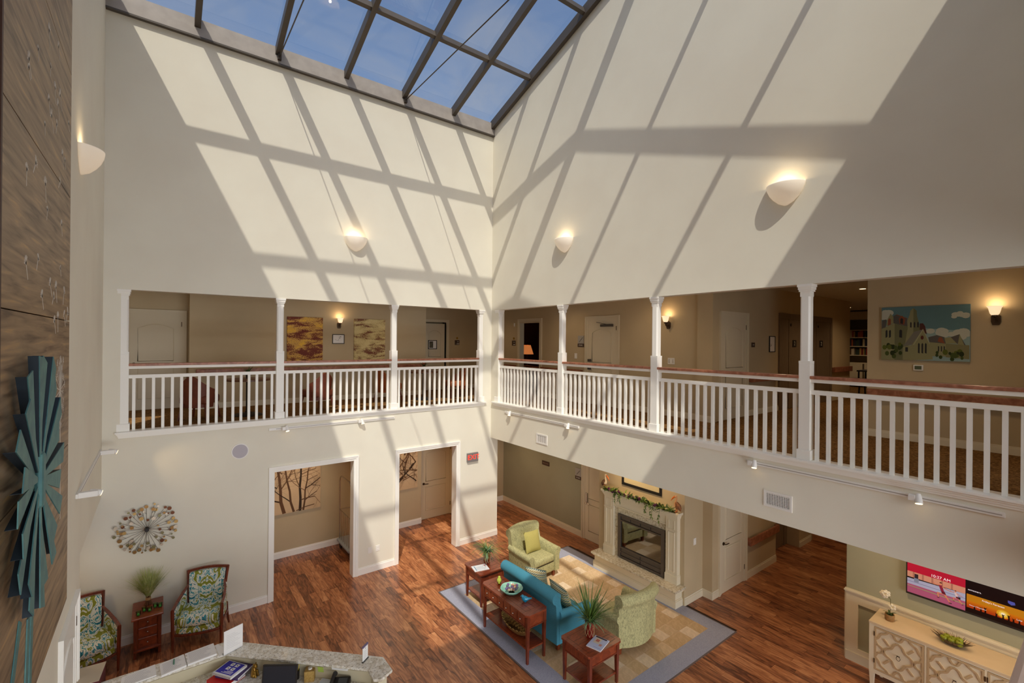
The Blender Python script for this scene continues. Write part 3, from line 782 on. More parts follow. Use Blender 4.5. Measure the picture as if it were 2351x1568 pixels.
def arm_sconce(loc, rz, label, e=5.0):
    """bronze backplate with an upturned glass bell; local -Y faces the room"""
    t = thing('wall_lamp', label, 'wall lamp', loc, rz, 'glass bell wall lamps')
    b = MB(); b.prism([(-0.035, 0), (0.035, 0), (0.05, 0.05), (0.05, 0.13), (0, 0.17), (-0.05, 0.13), (-0.05, 0.05)], lambda a, c, d: (a, d, c - 0.16), -0.018, 0.0); b.build('backplate', m_bronze, t, bevel=0.004)
    MB().tube([(0, -0.015, -0.09), (0, -0.06, -0.11), (0, -0.105, -0.085), (0, -0.11, -0.05)], 0.011, 8).build('arm', m_bronze, t, smooth=True)
    MB().lathe([(0.012, -0.06), (0.03, -0.045), (0.032, -0.02)], (0, -0.11, 0), 14).build('cup', m_bronze, t, smooth=True)
    MB().lathe([(0.034, -0.022), (0.05, 0.0), (0.06, 0.04), (0.068, 0.08), (0.086, 0.105), (0.08, 0.103), (0.06, 0.075), (0.052, 0.04), (0.04, 0.0), (0.02, -0.018)], (0, -0.11, 0), 18, caps=False).build('glass_shade', m_glassshade, t, smooth=True)
    lamp('lamp_light', 'POINT', e * 0.35, WARM, t, (0, -0.11, 0.13), size=0.04)
    return t
arm_sconce((3.63, 12.1, 5.36), 0, 'lit glass wall lamp between the two abstract paintings')
arm_sconce((8.5, 5.78, 5.36), -PI / 2, 'lit glass wall lamp right of the stair door on the upper gallery')
arm_sconce((9.5, 1.11, 5.36), -PI / 2, 'lit glass wall lamp right of the picture of the stone building')

m_disc = mat('downlight_glow', (255, 240, 214), 0.5, em=(255, 222, 170), es=5.0)
def downlight(loc, label, e, spot=2.4, group='recessed downlights'):
    t = thing('recessed_downlight', label, 'downlight', loc, 0, group)
    MB().lathe([(0.06, -0.004), (0.09, -0.006), (0.092, 0.0)], n=20).build('trim_ring', m_plastic, t, smooth=True)
    MB().lathe([(0.058, -0.0055), (0.058, -0.003)], n=20).build('lens', m_disc, t)
    lamp('downlight_lamp', 'SPOT', e, WARM, t, (0, 0, -0.03), size=0.06, spot=spot, blend=0.9)
    return t
downlight((12.46, 3.53, ZC2), 'glowing recessed downlight in the elevator lobby ceiling', 60)
G1 = 'ground floor recessed downlights'; G2 = 'upper floor recessed downlights'
for (x, y, e, wh) in ((2.5, 10.7, 40, 'the corridor behind the left cased opening'), (5.0, 10.7, 40, 'the corridor behind the right cased opening'), (7.5, 10.4, 40, 'the passage by the sage wall'), (7.55, 9.0, 20, 'the stairs sign'), (7.45, 6.2, 40, 'the left half of the hearth'), (7.4, 5.4, 25, 'the right half of the hearth'), (10.3, 3.7, 26, 'the start of the right hall'), (12.5, 3.7, 26, 'the ground floor elevator'), (15.0, 3.7, 22, 'the far end of the right hall'), (7.8, 2.0, 45, 'the orchid end of the sideboard'), (7.8, 0.6, 45, 'the television'), (-1.6, 8.4, 40, 'the hidden patterned armchair')):
    downlight((x, y, ZC1), 'recessed downlight in the ground floor ceiling above ' + wh, e, group=G1)
for (x, y, e, wh) in ((0.2, 11.0, 8, 'the alcove door'), (2.6, 11.0, 18, 'the rust painting'), (5.0, 11.0, 18, 'the second cafe table'), (7.4, 11.4, 20, 'the gallery corner'), (7.7, 8.6, 20, 'the stair door'), (7.7, 6.0, 22, 'the wall lamp by the stair door'), (8.0, 3.6, 30, 'the elevator lobby entrance'), (8.2, 1.2, 30, 'the stone building picture'), (14.6, 3.6, 40, 'the far end of the elevator lobby'), (18.4, 5.6, 60, 'the library desk')):
    downlight((x, y, ZC2), 'recessed downlight in the upper ceiling above ' + wh, e, group=G2)

# ------------------------------------------------------------------ doors
def loop_path(x0, x1, z0, z1, arch=0.0, n=9):
    p = [(x0, z0), (x1, z0)]
    if arch:
        for k in range(n + 1):
            t = k / n; p.append((x1 + (x0 - x1) * t, z1 + arch * math.sin(PI * t)))
    else: p += [(x1, z1), (x0, z1)]
    return p
def door(name, loc, rz, w, h, label, m=m_door, hand=-1, handle='lever', frame=True, arch=0.09, hinges=True, mframe=None, zmid=0.98, cw=0.088):
    """local x across, facing -Y, wall face at y=0"""
    t = thing(name, label, None, loc, rz, None, 'structure')
    MB().box(-w / 2, w / 2, -0.008, 0.03, 0.008, h).build('slab', m, t)
    for (z0, z1, ar) in ((zmid + 0.06, h - 0.30 if arch else h - 0.16, arch), (0.24, zmid - 0.09, 0)):
        p = loop_path(-w / 2 + 0.13, w / 2 - 0.13, z0, z1, ar)
        pn = MB(); pn.tube([(a, -0.010, c) for a, c in p], 0.011, 6, closed=True); pn.build('panel_moulding', m, t, smooth=True)
        q = loop_path(-w / 2 + 0.175, w / 2 - 0.175, z0 + 0.045, z1 - 0.045, ar)
        MB().prism(q, lambda a, c, d: (a, d, c), -0.013, -0.006).build('raised_panel', m, t)
    if frame:
        f = MB()
        for (pr, k) in ((0.018, 1.0), (0.03, 0.5), (0.038, 0.22)):
            ww = cw * k
            f.box(-w / 2 - 0.015 - cw, -w / 2 - 0.015 - cw + ww, -pr, 0, 0, h + 0.015 + cw); f.box(w / 2 + 0.015 + cw - ww, w / 2 + 0.015 + cw, -pr, 0, 0, h + 0.015 + cw)
            f.box(-w / 2 - 0.015 - cw, w / 2 + 0.015 + cw, -pr, 0, h + 0.015 + cw - ww, h + 0.015 + cw)
        f.box(-w / 2 - 0.015, -w / 2, -0.016, 0, 0, h + 0.015); f.box(w / 2, w / 2 + 0.015, -0.016, 0, 0, h + 0.015); f.box(-w / 2, w / 2, -0.016, 0, h, h + 0.015)
        f.build('casing', mframe or m, t)
    hx = hand * (w / 2 - 0.065)
    if handle == 'lever':
        b = MB(); b.tube([(hx, -0.006, 0.98), (hx, -0.022, 0.98)], 0.032, 14); b.tube([(hx, -0.02, 0.98), (hx, -0.06, 0.98), (hx - hand * 0.03, -0.065, 0.98), (hx - hand * 0.12, -0.06, 0.975)], 0.010, 8)
        b.build('handle', m_bronze, t, smooth=True)
    elif handle == 'keypad':
        b = MB(); b.box(hx - 0.03, hx + 0.03, -0.04, 0, 0.93, 1.16); b.build('lock_plate', m_chrome, t, bevel=0.008)
        MB().tube([(hx, -0.03, 0.92), (hx, -0.07, 0.92), (hx - hand * 0.03, -0.075, 0.92), (hx - hand * 0.12, -0.07, 0.915)], 0.011, 8).build('handle', m_chrome, t, smooth=True)
    if hinges:
        for z in (0.25, h - 0.25): MB().box(-hand * (w / 2 + 0.012) - 0.008, -hand * (w / 2 + 0.012) + 0.008, -0.022, 0, z, z + 0.1).build('hinge', m_bronze, t)
    return t
door('door_1', (0.5 * (5.72 + 6.60), 11.6, 0), 0, 0.88, 2.08, 'cream two panel door at the end of the corridor behind the right cased opening', hand=-1)
door('door_2', (8.5, 7.70, 0), -PI / 2, 0.86, 2.08, 'cream door with keypad lock left of the fireplace', hand=-1, handle='keypad', m=m_cream, arch=0)
door('door_3', (9.20, 4.74, 0), 0, 0.88, 2.08, 'cream panel door in the hall right of the fireplace', hand=-1, arch=0, m=m_cream)
door('door_4', (XC, 6.35, 0), PI / 2, 0.90, 2.05, 'white arched panel door below the wood mural', m=m_white, hand=-1)
door('door_5', (-0.07, 12.6, Z2), 0, 0.87, 2.04, 'tan arched panel door in the alcove at the left end of the back gallery', hand=-1)
d6 = door('door_6', (8.5, 7.62, Z2), -PI / 2, 0.88, 2.06, 'tan stair door with closer arm on the right gallery', hand=-1, handle=None)
MB().box(-0.02, 0.36, -0.055, -0.012, 1.90, 1.96).build('door_closer', m_alum, d6, bevel=0.005)
MB().bar((0.18, -0.06, 1.955), (-0.10, -0.09, 2.01), 0.02, 0.012).build('closer_arm', m_alum, d6)
for z in (0.85, 1.04): MB().box(-0.42, -0.34, -0.06, -0.01, z, z + 0.07).build('lock_plate', m_alum, d6, bevel=0.006)
d7 = door('door_7', (6.80, 12.95, Z2), 0, 0.68, 2.06, 'tan arched panel door at the right end of the back gallery standing ajar', hand=-1, handle=None, frame=False, hinges=False)
f = MB(); f.box(7.20, 7.30, -0.02, 0, 0, 2.19); f.box(6.36, 7.30, -0.02, 0, 2.11, 2.19); f.box(6.36, 6.45, -0.02, 0, 0, 2.19)
fo = f.build('trim_6', m_door); fo.location = (0, 12.95, Z2); struct(fo)
MB().box(7.13, 7.21, 12.99, 13.05, Z2, Z2 + 2.11).build('door_gap_shade', m_black)  # black strip standing in for the shade in the ajar door's gap
struct(bpy.data.objects['door_gap_shade'])
door('door_8', (9.30, 4.80, Z2), 0, 0.92, 2.06, 'tan arched panel door beside the elevators on the upper floor', hand=-1, handle=None)
# open bedroom door: casing only
f = MB()
for (pr, k) in ((0.018, 1.0), (0.03, 0.5)):
    ww = 0.088 * k
    f.box(8.5 - pr, 8.5, 10.83 + 0.088 - ww, 10.83 + 0.088, 0, 2.19); f.box(8.5 - pr, 8.5, 9.91 - 0.088, 9.91 - 0.088 + ww, 0, 2.19); f.box(8.5 - pr, 8.5, 9.822, 10.918, 2.19 - ww, 2.19)
f.box(8.48, 8.64, 10.81, 10.83, 0, 2.09); f.box(8.48, 8.64, 9.91, 9.93, 0, 2.09); f.box(8.48, 8.64, 9.91, 10.83, 2.07, 2.09)
fo = f.build('trim_8', m_door); fo.location.z = Z2; struct(fo)

# ------------------------------------------------------------------ elevators
m_steel = mat('brushed_steel', (150, 132, 110), 0.4, 0.35, c2=(130, 112, 92), ns=4, st=(40, 40, 1))
m_signblk = mat('sign_black', (30, 24, 22), 0.5)
m_signwht = mat('sign_white', (226, 222, 214), 0.6)
def elevator(loc, w, label, num):
    t = thing('elevator_door', label, 'elevator', loc, 0, 'elevator doors')
    f = MB(); f.box(0, 0.13, -0.03, 0.02, 0, 2.24); f.box(w - 0.13, w, -0.03, 0.02, 0, 2.24); f.box(0, w, -0.03, 0.02, 2.11, 2.24); f.build('steel_frame', m_steel, t, bevel=0.004)
    c = 0.13 + (w - 0.26) * 0.30
    MB().box(0.13, c - 0.008, -0.008, 0.01, 0.005, 2.11).build('door_leaf', m_steel, t)
    MB().box(c + 0.008, w - 0.13, -0.012, 0.01, 0.005, 2.11).build('door_leaf', m_steel, t)
    MB().box(c - 0.008, c + 0.008, -0.004, 0.01, 0.005, 2.11).build('door_gap', m_black, t)
    if num:
        s = MB().box(c + 0.20, c + 0.40, -0.02, -0.012, 1.45, 1.62).build('floor_number_plate', m_signblk, t)
        text('floor_number', '2', m_signwht, s, 0.14, (c + 0.30, -0.021, 1.535), (RX, 0, 0))
        MB().tube([(c + 0.10, -0.012, 1.98), (c + 0.10, -0.02, 1.98)], 0.035, 12).build('key_hole', m_signblk, t)
    return t
elevator((11.31, 4.80, Z2), 1.55, 'brushed steel elevator door left of the tall gallery post', True)
elevator((12.93, 4.80, Z2), 1.55, 'brushed steel elevator door right of the tall gallery post', True)
elevator((11.14, 5.02, 0), 1.16, 'dark steel elevator door at the end of the ground floor hall', False)

# ------------------------------------------------------------------ wall plates, vents, signs
def plate(name, label, cat, loc, rz, w, h, kind):
    t = thing(name, label, cat, loc, rz)
    MB().box(-w / 2, w / 2, -0.008, 0, -h / 2, h / 2).build('cover_plate', m_plastic, t, bevel=0.003)
    if kind == 'switch': MB().box(-0.016, 0.016, -0.013, -0.007, -0.033, 0.033).build('rocker', m_white, t, bevel=0.002)
    if kind == 'outlet':
        for z in (-0.024, 0.024):
            o = MB().box(-0.017, 0.017, -0.011, -0.007, z - 0.015, z + 0.015).build('socket', m_white, t)
            for sx in (-0.007, 0.007): MB().box(sx - 0.0015, sx + 0.0015, -0.0115, -0.010, z - 0.005, z + 0.006).build('slot', m_black, o)
    if kind == 'multi':
        for sx in (-0.045, 0.045):
            for z in (-0.03, 0.0, 0.03): MB().box(sx - 0.012, sx + 0.012, -0.011, -0.007, z - 0.010, z + 0.010).build('button', m_chrome, t)
    return t
plate('blank_plate', 'white blank wall plate between the two cased openings', 'wall plate', (3.567, YA, 0.467), 0, 0.085, 0.125, 'blank')
plate('power_outlet', 'white power outlet between the two cased openings', 'outlet', (3.738, YA, 0.468), 0, 0.085, 0.125, 'outlet')
plate('light_switch', 'white light switch on the tan wall right of the fireplace', 'switch', (8.16, 4.94, 1.12), 0, 0.085, 0.13, 'switch')
plate('light_switch', 'white light switch left of the stair door on the gallery', 'switch', (8.5, 8.50, 4.553), -PI / 2, 0.09, 0.14, 'switch')
plate('switch_bank', 'multi button switch plate below the wall lamp by the stair door', 'switch', (8.5, 5.71, 4.527), -PI / 2, 0.16, 0.13, 'multi')
plate('motion_sensor', 'small white sensor above the room sign by the bedroom door', 'sensor', (8.5, 11.10, 5.41), -PI / 2, 0.06, 0.10, 'switch')

def vent(loc, rz, label, grid):
    t = thing('air_vent', label, 'vent', loc, rz)
    w, h = 0.36, 0.215
    f = MB()
    for (a, b, c, d) in ((-w / 2, w / 2, h / 2 - 0.03, h / 2), (-w / 2, w / 2, -h / 2, -h / 2 + 0.03), (-w / 2, -w / 2 + 0.03, -h / 2, h / 2), (w / 2 - 0.03, w / 2, -h / 2, h / 2)): f.box(a, b, -0.012, 0, c, d)
    f.build('frame', m_plastic, t)
    MB().box(-w / 2 + 0.03, w / 2 - 0.03, -0.002, 0, -h / 2 + 0.03, h / 2 - 0.03).build('backing', m_black if grid else m_curb, t)
    n = 14 if grid else 9; s0 = None
    for k in range(n):
        x = -w / 2 + 0.03 + (w - 0.06) * (k + 0.5) / n
        if s0 is None: s0 = MB().box(-0.0035, 0.0035, -0.009, -0.002, -h / 2 + 0.03, h / 2 - 0.03).build('slat', m_plastic, t); s0.location.x = x
        else: share(s0, 'slat', t, (x, 0, 0))
    if grid:
        s1 = None
        for k in range(8):
            z = -h / 2 + 0.03 + (h - 0.06) * (k + 0.5) / 8
            if s1 is None: s1 = MB().box(-w / 2 + 0.03, w / 2 - 0.03, -0.008, -0.003, -0.0035, 0.0035).build('cross_slat', m_plastic, t); s1.location.z = z
            else: share(s1, 'cross_slat', t, (0, 0, z))
vent((XB, 7.655, 2.785), -PI / 2, 'white louvred air vent on the sunlit wall by the inside corner', False)
vent((XB, 2.81, 2.79), -PI / 2, 'white grid air vent on the shaded wall below the long track light', True)

sp = thing('wall_speaker', 'round pale lavender speaker on the back wall', 'speaker', (1.162, YA, 2.885))
MB().tube([(0, 0, 0), (0, -0.014, 0)], 0.138, 32).build('rim', m_plastic, sp, smooth=True)
MB().tube([(0, -0.013, 0), (0, -0.017, 0)], 0.122, 32).build('grille', mat('speaker_cloth', (196, 190, 196), 0.9, c2=(180, 174, 182), ns=300), sp)

ex = thing('exit_sign', 'grey exit sign with red letters right of the cased openings', 'exit sign', (6.095, YA, 2.085))
MB().box(-0.155, 0.155, -0.05, 0, -0.115, 0.10).build('housing', mat('exit_grey', (132, 124, 122), 0.5, 0.2), ex, bevel=0.006)
m_red = mat('exit_red', (226, 60, 40), 0.5, em=(255, 50, 30), es=1.2)
text('lettering', 'EXIT', m_red, ex, 0.165, (0.015, -0.052, -0.005), (RX, 0, 0))
text('arrow', '<', m_red, ex, 0.10, (-0.128, -0.052, 0.0), (RX, 0, 0))

def sign(name, label, loc, rz, w, h, m, cat='sign'):
    t = thing(name, label, cat, loc, rz)
    MB().box(-w / 2, w / 2, -0.012, 0, -h / 2, h / 2).build('plate', m, t, bevel=0.002)
    return t
m_signbr = mat('sign_brown', (74, 54, 44), 0.6); m_signgr = mat('sign_grey', (172, 168, 162), 0.6)
def stairs_sign(loc, rz, label):
    t = sign('stair_sign', label, loc, rz, 0.21, 0.20, m_signgr)
    MB().box(-0.105, 0.105, -0.013, 0, -0.185, -0.10).build('name_plate', m_signbr, t)
    st = [(-0.06 + 0.024 * k, -0.06 + 0.024 * k) for k in range(6)]
    b = MB()
    for k in range(5):
        b.box(st[k][0], st[k][0] + 0.024, -0.0135, -0.012, st[k][1] - 0.004, st[k][1] + 0.004); b.box(st[k][0] + 0.02, st[k][0] + 0.028, -0.0135, -0.012, st[k][1], st[k][1] + 0.026)
    b.build('stair_symbol', m_signblk, t)
    text('lettering', 'STAIRS', m_signwht, t, 0.045, (0, -0.014, -0.143), (RX, 0, 0))
stairs_sign((8.5, 8.37, 1.60), -PI / 2, 'grey and brown stairs sign on the sage wall beside the keypad door')
stairs_sign((8.5, 8.32, 4.97), -PI / 2, 'grey and brown stairs sign on the gallery wall left of the stair door')
hs = sign('hanging_sign', 'dark brown plaque on the sage wall below the vent', (8.5, 9.62, 1.56), -PI / 2, 0.30, 0.115, m_signbr)
lt_ = MB()
for k, (a, b) in enumerate(((-0.115, -0.045), (-0.03, 0.0), (0.015, 0.04), (0.055, 0.11))): lt_.box(a, b, -0.0135, -0.012, -0.012, 0.012)
lt_.build('worn_lettering', mat('sign_tan', (128, 108, 90), 0.7), hs)
def room_sign(loc, rz, label):
    t = sign('room_sign', label, loc, rz, 0.17, 0.15, m_signbr)
    MB().box(-0.02, 0.075, -0.0135, -0.012, -0.055, -0.03).build('name_strip', m_signwht, t)
    MB().box(0.0, 0.05, -0.0135, -0.012, 0.01, 0.04).build('number_strip', m_signgr, t)
    MB().tube([(0, 0, 0.14), (0, -0.008, 0.14)], 0.035, 16).build('gold_disc', mat('brass', (176, 136, 60), 0.4, 0.7), t, smooth=True)
room_sign((8.5, 11.12, 4.86), -PI / 2, 'brown room sign with gold disc left of the open bedroom door')
room_sign((7.60, 12.95, 4.86), 0, 'brown room sign with gold disc at the right end of the back gallery')
es = sign('lobby_sign', 'small dark sign between the upper panel door and the elevators', (10.10, 4.80, 4.88), 0, 0.14, 0.10, m_signbr)
MB().box(-0.03, 0.03, -0.0135, -0.012, -0.01, 0.01).build('lettering', m_signgr, es)

def framed(name, label, loc, rz, w, h, fw, m_f, m_in, cat='picture', lines=True):
    t = thing(name, label, cat, loc, rz)
    f = MB()
    for (a, b, c, d) in ((-w / 2, w / 2, h / 2 - fw, h / 2), (-w / 2, w / 2, -h / 2, -h / 2 + fw), (-w / 2, -w / 2 + fw, -h / 2 + fw, h / 2 - fw), (w / 2 - fw, w / 2, -h / 2 + fw, h / 2 - fw)): f.box(a, b, -0.02, 0, c, d)
    f.build('frame', m_f, t, bevel=0.002)
    MB().box(-w / 2 + fw, w / 2 - fw, -0.010, 0, -h / 2 + fw, h / 2 - fw).build('sheet', m_in, t)
    if lines:
        r = random.Random(len(label)); b = MB(); p = [(-w * 0.3, 0)]
        for k in range(16): p.append((max(-w * .4, min(w * .4, p[-1][0] + r.uniform(-0.03, 0.045))), max(-h * .28, min(h * .3, p[-1][1] + r.uniform(-0.04, 0.04)))))
        for a, c in zip(p[:-1], p[1:]): b.bar((a[0], -0.0105, a[1]), (c[0], -0.0105, c[1]), 0.003, 0.003)
        b.build('plan_lines', m_alum, t)
    return t
framed('floor_plan', 'small black framed plan between the abstract paintings', (3.617, 12.1, 4.93), 0, 0.30, 0.24, 0.015, m_black, m_paper)
framed('floor_plan', 'small black framed plan left of the elevators', (10.98, 4.80, 4.90), 0, 0.28, 0.36, 0.015, m_black, m_paper)
fd = framed('door_notice', 'black framed notice hanging on the ajar door at the back gallery', (6.72, 12.945, 4.79), 0, 0.30, 0.28, 0.02, m_black, m_paper, lines=False)
MB().box(-0.11, 0.02, -0.012, -0.009, -0.10, 0.10).build('photo', mat('notice_photo', (110, 104, 84), 0.6, c2=(70, 66, 52), ns=20), fd)

# canvases on the gallery
def canvas(name, label, loc, rz, w, h, m, d=0.04):
    t = thing(name, label, 'painting', loc, rz)
    MB().box(-w / 2, w / 2, -d, 0, -h / 2, h / 2).build('canvas', m, t)
    return t
canvas('abstract_painting', 'rust and gold abstract canvas on the back gallery wall', (2.82, 12.1, 4.92), 0, 0.815, 1.07, m_abs1)
canvas('abstract_painting', 'cream and brown abstract canvas right of the wall lamp', (4.425, 12.1, 4.93), 0, 0.83, 1.06, m_abs2)

# picture of a stone building
bp_ = thing('building_picture', 'wide canvas picture of an old stone building under blue sky', 'painting', (9.5, 1.893, 4.665), -PI / 2)
W_, H_ = 1.05, 0.79
MB().box(-W_ / 2, W_ / 2, -0.035, 0, 0, H_ + 0.06).build('canvas', mat('canvas_edge', (120, 130, 130), 0.7), bp_)
pm = MB(); layer = [0]
def pp(m, pts, col, base=-0.0352):
    layer[0] += 1; m.c = lin(col); y = base - layer[0] * 0.00004
    m.face([m.pt((a, y, b)) for a, b in pts])
def U(x, y): return (-W_ / 2 + W_ * (x - 170) / (1520 - 170), (H_ + 0.06) * (935 - y) / (935 - 150))
def poly(col, *pts): pp(pm, [U(*p) for p in pts], col)
poly((96, 128, 134), (170, 935), (1520, 935), (1520, 150), (170, 150))
poly((140, 164, 164), (170, 935), (1520, 935), (1520, 520), (170, 420))
def cloud(cx, cy, sx, sy):
    for k in range(9):
        a = random.Random(int(cx + k * 7)); x0 = cx + a.uniform(-sx, sx); y0 = cy + a.uniform(-sy, sy) * 0.5; r = a.uniform(0.3, 0.6) * sy
        poly((188, 190, 176), *[(min(1515, max(172, x0 + 1.9 * r * math.cos(q * PI / 6))), y0 + r * math.sin(q * PI / 6)) for q in range(12)])
cloud(1380, 290, 110, 60); cloud(1100, 540, 170, 90); cloud(1420, 560, 70, 80); cloud(240, 270, 60, 80)
STN, STD, ROOF, TRM, GLS = (142, 140, 104), (112, 112, 82), (92, 88, 84), (140, 78, 54), (50, 50, 50)
poly(STN, (170, 935), (620, 935), (610, 440), (390, 385), (170, 470)); poly(STD, (390, 935), (620, 935), (610, 440), (390, 385))
poly(ROOF, (170, 470), (240, 450), (250, 330), (180, 345)); poly(ROOF, (370, 390), (600, 440), (590, 320), (420, 260), (370, 280)); poly(TRM, (420, 260), (590, 320), (590, 330), (420, 272))
poly(STN, (245, 430), (370, 390), (365, 290), (318, 245), (265, 335)); poly(TRM, (275, 425), (325, 408), (325, 330), (300, 312), (278, 340))
poly(TRM, (455, 320), (512, 280), (560, 340), (545, 415), (470, 400)); poly(GLS, (480, 395), (525, 405), (525, 330), (500, 315), (482, 330))
poly(STN, (560, 700), (600, 470), (590, 360), (630, 270), (640, 210), (690, 175), (740, 215), (745, 290), (775, 390), (800, 500), (800, 700)); poly(STD, (690, 700), (690, 175), (740, 215), (745, 290), (775, 390), (800, 500), (800, 700))
for q in (650, 708, 762): poly(GLS, (q - 12, 455), (q + 12, 460), (q + 12, 390), (q, 375), (q - 12, 390))
poly((84, 50, 44), (790, 490), (900, 560), (870, 440), (840, 400), (790, 400))
poly((120, 116, 106), (525, 735), (690, 705), (835, 490), (700, 520)); poly(STN, (525, 935), (525, 740), (680, 710), (680, 935))
poly(STN, (670, 935), (670, 710), (840, 480), (980, 790), (990, 915)); poly((168, 164, 130), (690, 705), (700, 715), (840, 500), (975, 780), (985, 775), (840, 478))
poly((92, 44, 36), *[(828 + 24 * math.cos(q * PI / 6), 605 + 30 * math.sin(q * PI / 6)) for q in range(12)])
for q in (778, 832, 884): poly(GLS, (q - 14, 825), (q + 14, 835), (q + 14, 700), (q, 680), (q - 14, 700))
for q in (255, 312): poly(GLS, (q - 16, 610), (q + 16, 595), (q + 16, 500), (q, 488), (q - 16, 505))
poly(GLS, (465, 600), (512, 608), (512, 500), (488, 485), (466, 500)); poly(GLS, (565, 810), (608, 812), (608, 748), (565, 745))
poly(STN, (940, 870), (1180, 870), (1180, 690), (940, 670)); poly((128, 124, 90), (1180, 880), (1510, 900), (1510, 710), (1180, 690))
poly(ROOF, (920, 600), (1050, 570), (1160, 600), (1180, 690), (940, 670)); poly(TRM, (1060, 660), (1080, 600), (1120, 600), (1165, 690)); poly(STN, (1160, 610), (1300, 590), (1340, 690), (1180, 690))
poly(ROOF, (1250, 600), (1370, 560), (1460, 710), (1340, 690)); poly(STN, (1350, 700), (1375, 555), (1440, 710))
for q in (1075, 1118, 1158): poly(GLS, (q - 9, 800), (q + 9, 802), (q + 9, 730), (q - 9, 725))
for k in range(34):
    a = random.Random(k); x0 = a.choice((a.uniform(185, 500), a.uniform(1000, 1500))); y0 = a.uniform(800, 915) if x0 > 900 else a.uniform(700, 915); r = a.uniform(22, 42)
    g = a.choice(((54, 66, 30), (72, 84, 40), (44, 54, 26), (88, 98, 40)))
    poly(g, *[(min(1515, max(172, x0 + r * math.cos(q * PI / 4))), min(932, y0 + r * math.sin(q * PI / 4))) for q in range(8)])
pm.build('printed_image', m_print, bp_)
th = thing('thermostat', 'white thermostat below the picture of the stone building', 'thermostat', (9.5, 1.955, 4.55), -PI / 2)
MB().box(-0.06, 0.06, -0.025, 0, -0.045, 0.045).build('case', m_plastic, th, bevel=0.006)
MB().box(-0.042, 0.042, -0.027, -0.024, -0.028, 0.028).build('display', mat('lcd_green', (86, 96, 70), 0.4), th)

# wooden wall handrails
def wall_rail(loc, rz, length, label, h=0.14):
    t = thing('wall_handrail', label, 'handrail', loc, rz, 'wooden wall handrails')
    MB().box(0, length, -0.09, -0.045, -h / 2, h / 2).build('rail_board', m_rail, t, bevel=0.01)
    for k in range(max(2, int(length / 1.2))):
        x = 0.03 + (length - 0.06) * k / max(1, int(length / 1.2) - 1 or 1)
        MB().box(x - 0.03, x + 0.03, -0.05, 0, -h / 2 + 0.01, h / 2 - 0.01).build('return_block', m_rail, t)
    return t
wall_rail((9.78, 4.74, 0.775), 0, 1.32, 'brown wooden handrail on the hall wall right of the panel door', 0.16)
wall_rail((0.62, 12.1, 4.19), 0, 5.4, 'long brown wooden handrail along the back gallery wall', 0.12)
wall_rail((8.5, 9.80, 4.15), -PI / 2, 1.55, 'brown wooden handrail between the bedroom door and the stair door', 0.12)
wall_rail((8.5, 12.85, 4.15), -PI / 2, 1.85, 'brown wooden handrail left of the open bedroom door', 0.12)
wall_rail((9.5, 2.60, 4.11), -PI / 2, 3.4, 'brown wooden handrail under the picture of the stone building', 0.13)
wall_rail((14.5, 4.80, 4.22), 0, 1.35, 'brown wooden handrail on the wall past the upper elevators', 0.14)
wall_rail((9.9, 4.80, 4.15), 0, 1.35, 'brown wooden handrail left of the upper elevators', 0.12)

# ------------------------------------------------------------------ library beyond the elevators
bc = thing('bookcase', 'white built-in bookcase with cabinets in the library beyond the elevators', 'bookcase', (20.4, 5.0, Z2), -PI / 2)
bw = MB(); bw.box(-1.2, 0.4, -0.32, -0.30, 0.75, 0.77)
MB().box(-1.2, 0.4, -0.02, 0, 0, 2.7).build('back_panel', mat('shelf_back', (120, 108, 84), 0.8), bc)
for z in (0.86, 1.14, 1.46, 1.78, 2.05, 2.45): MB().box(-1.2, 0.4, -0.32, 0, z - 0.015, z + 0.015).build('shelf', m_cream, bc)
for x in (-1.2, 0.38): MB().box(x, x + 0.04, -0.33, 0, 0, 2.7).build('upright', m_cream, bc)
MB().box(-1.2, 0.4, -0.36, 0, 2.45, 2.72).build('cornice', m_cream, bc)
for x in (-1.15, -0.62, -0.1): MB().box(x, x + 0.48, -0.34, -0.02, 0.05, 0.84).build('cupboard_door', m_cream, bc, bevel=0.006)
bcols = [(150, 40, 30), (180, 90, 40), (60, 50, 44), (210, 196, 160), (40, 46, 70), (120, 30, 34), (196, 160, 90), (90, 70, 50), (220, 210, 190), (54, 70, 60)]
bmats = [mat('book_cover', c, 0.7) for c in bcols]
r = random.Random(3)
bl = ['red', 'orange', 'dark brown', 'cream', 'navy', 'maroon', 'mustard', 'brown', 'ivory', 'dark green']
for zi, (z, zn) in enumerate(((1.155, 'lowest'), (1.475, 'middle'), (1.795, 'upper'))):
    u = -1.13; k = 0
    while u < 0.30:
        wd = r.uniform(0.03, 0.055); ht = r.uniform(0.19, 0.26); ci = r.randrange(10)
        if r.random() < 0.86:
            o = MB().box(-wd / 2, wd / 2, -0.17, 0, 0, ht).build('book', bmats[ci])
            o.location = (20.4 - 0.06, 5.0 - (u + wd / 2), Z2 + z); o.rotation_euler = (0, 0, -PI / 2)
            tag(o, bl[ci] + ' book on the ' + zn + ' shelf of the library bookcase', 'book', 'books on the library shelves')
        u += wd + 0.003 + (0.05 if r.random() < 0.1 else 0); k += 1
ld = thing('writing_desk', 'dark writing desk in the library beyond the elevators', 'desk', (17.0, 4.55, Z2))
m_ebony = mat('ebony', (34, 26, 24), 0.4)
MB().box(-0.35, 0.35, -0.3, 0.3, 0.72, 0.76).build('desk_top', m_ebony, ld)
for sx in (-0.3, 0.3):
    for sy in (-0.26, 0.26): MB().tube([(sx, sy, 0.72), (sx * 1.05, sy, 0.5), (sx * 0.8, sy, 0.3), (sx * 0.95, sy, 0)], 0.022, 8).build('leg', m_ebony, ld, smooth=True)
lk = thing('library_chair', 'dark upholstered chair at the library desk', 'chair', (16.4, 3.7, Z2), 0.5)
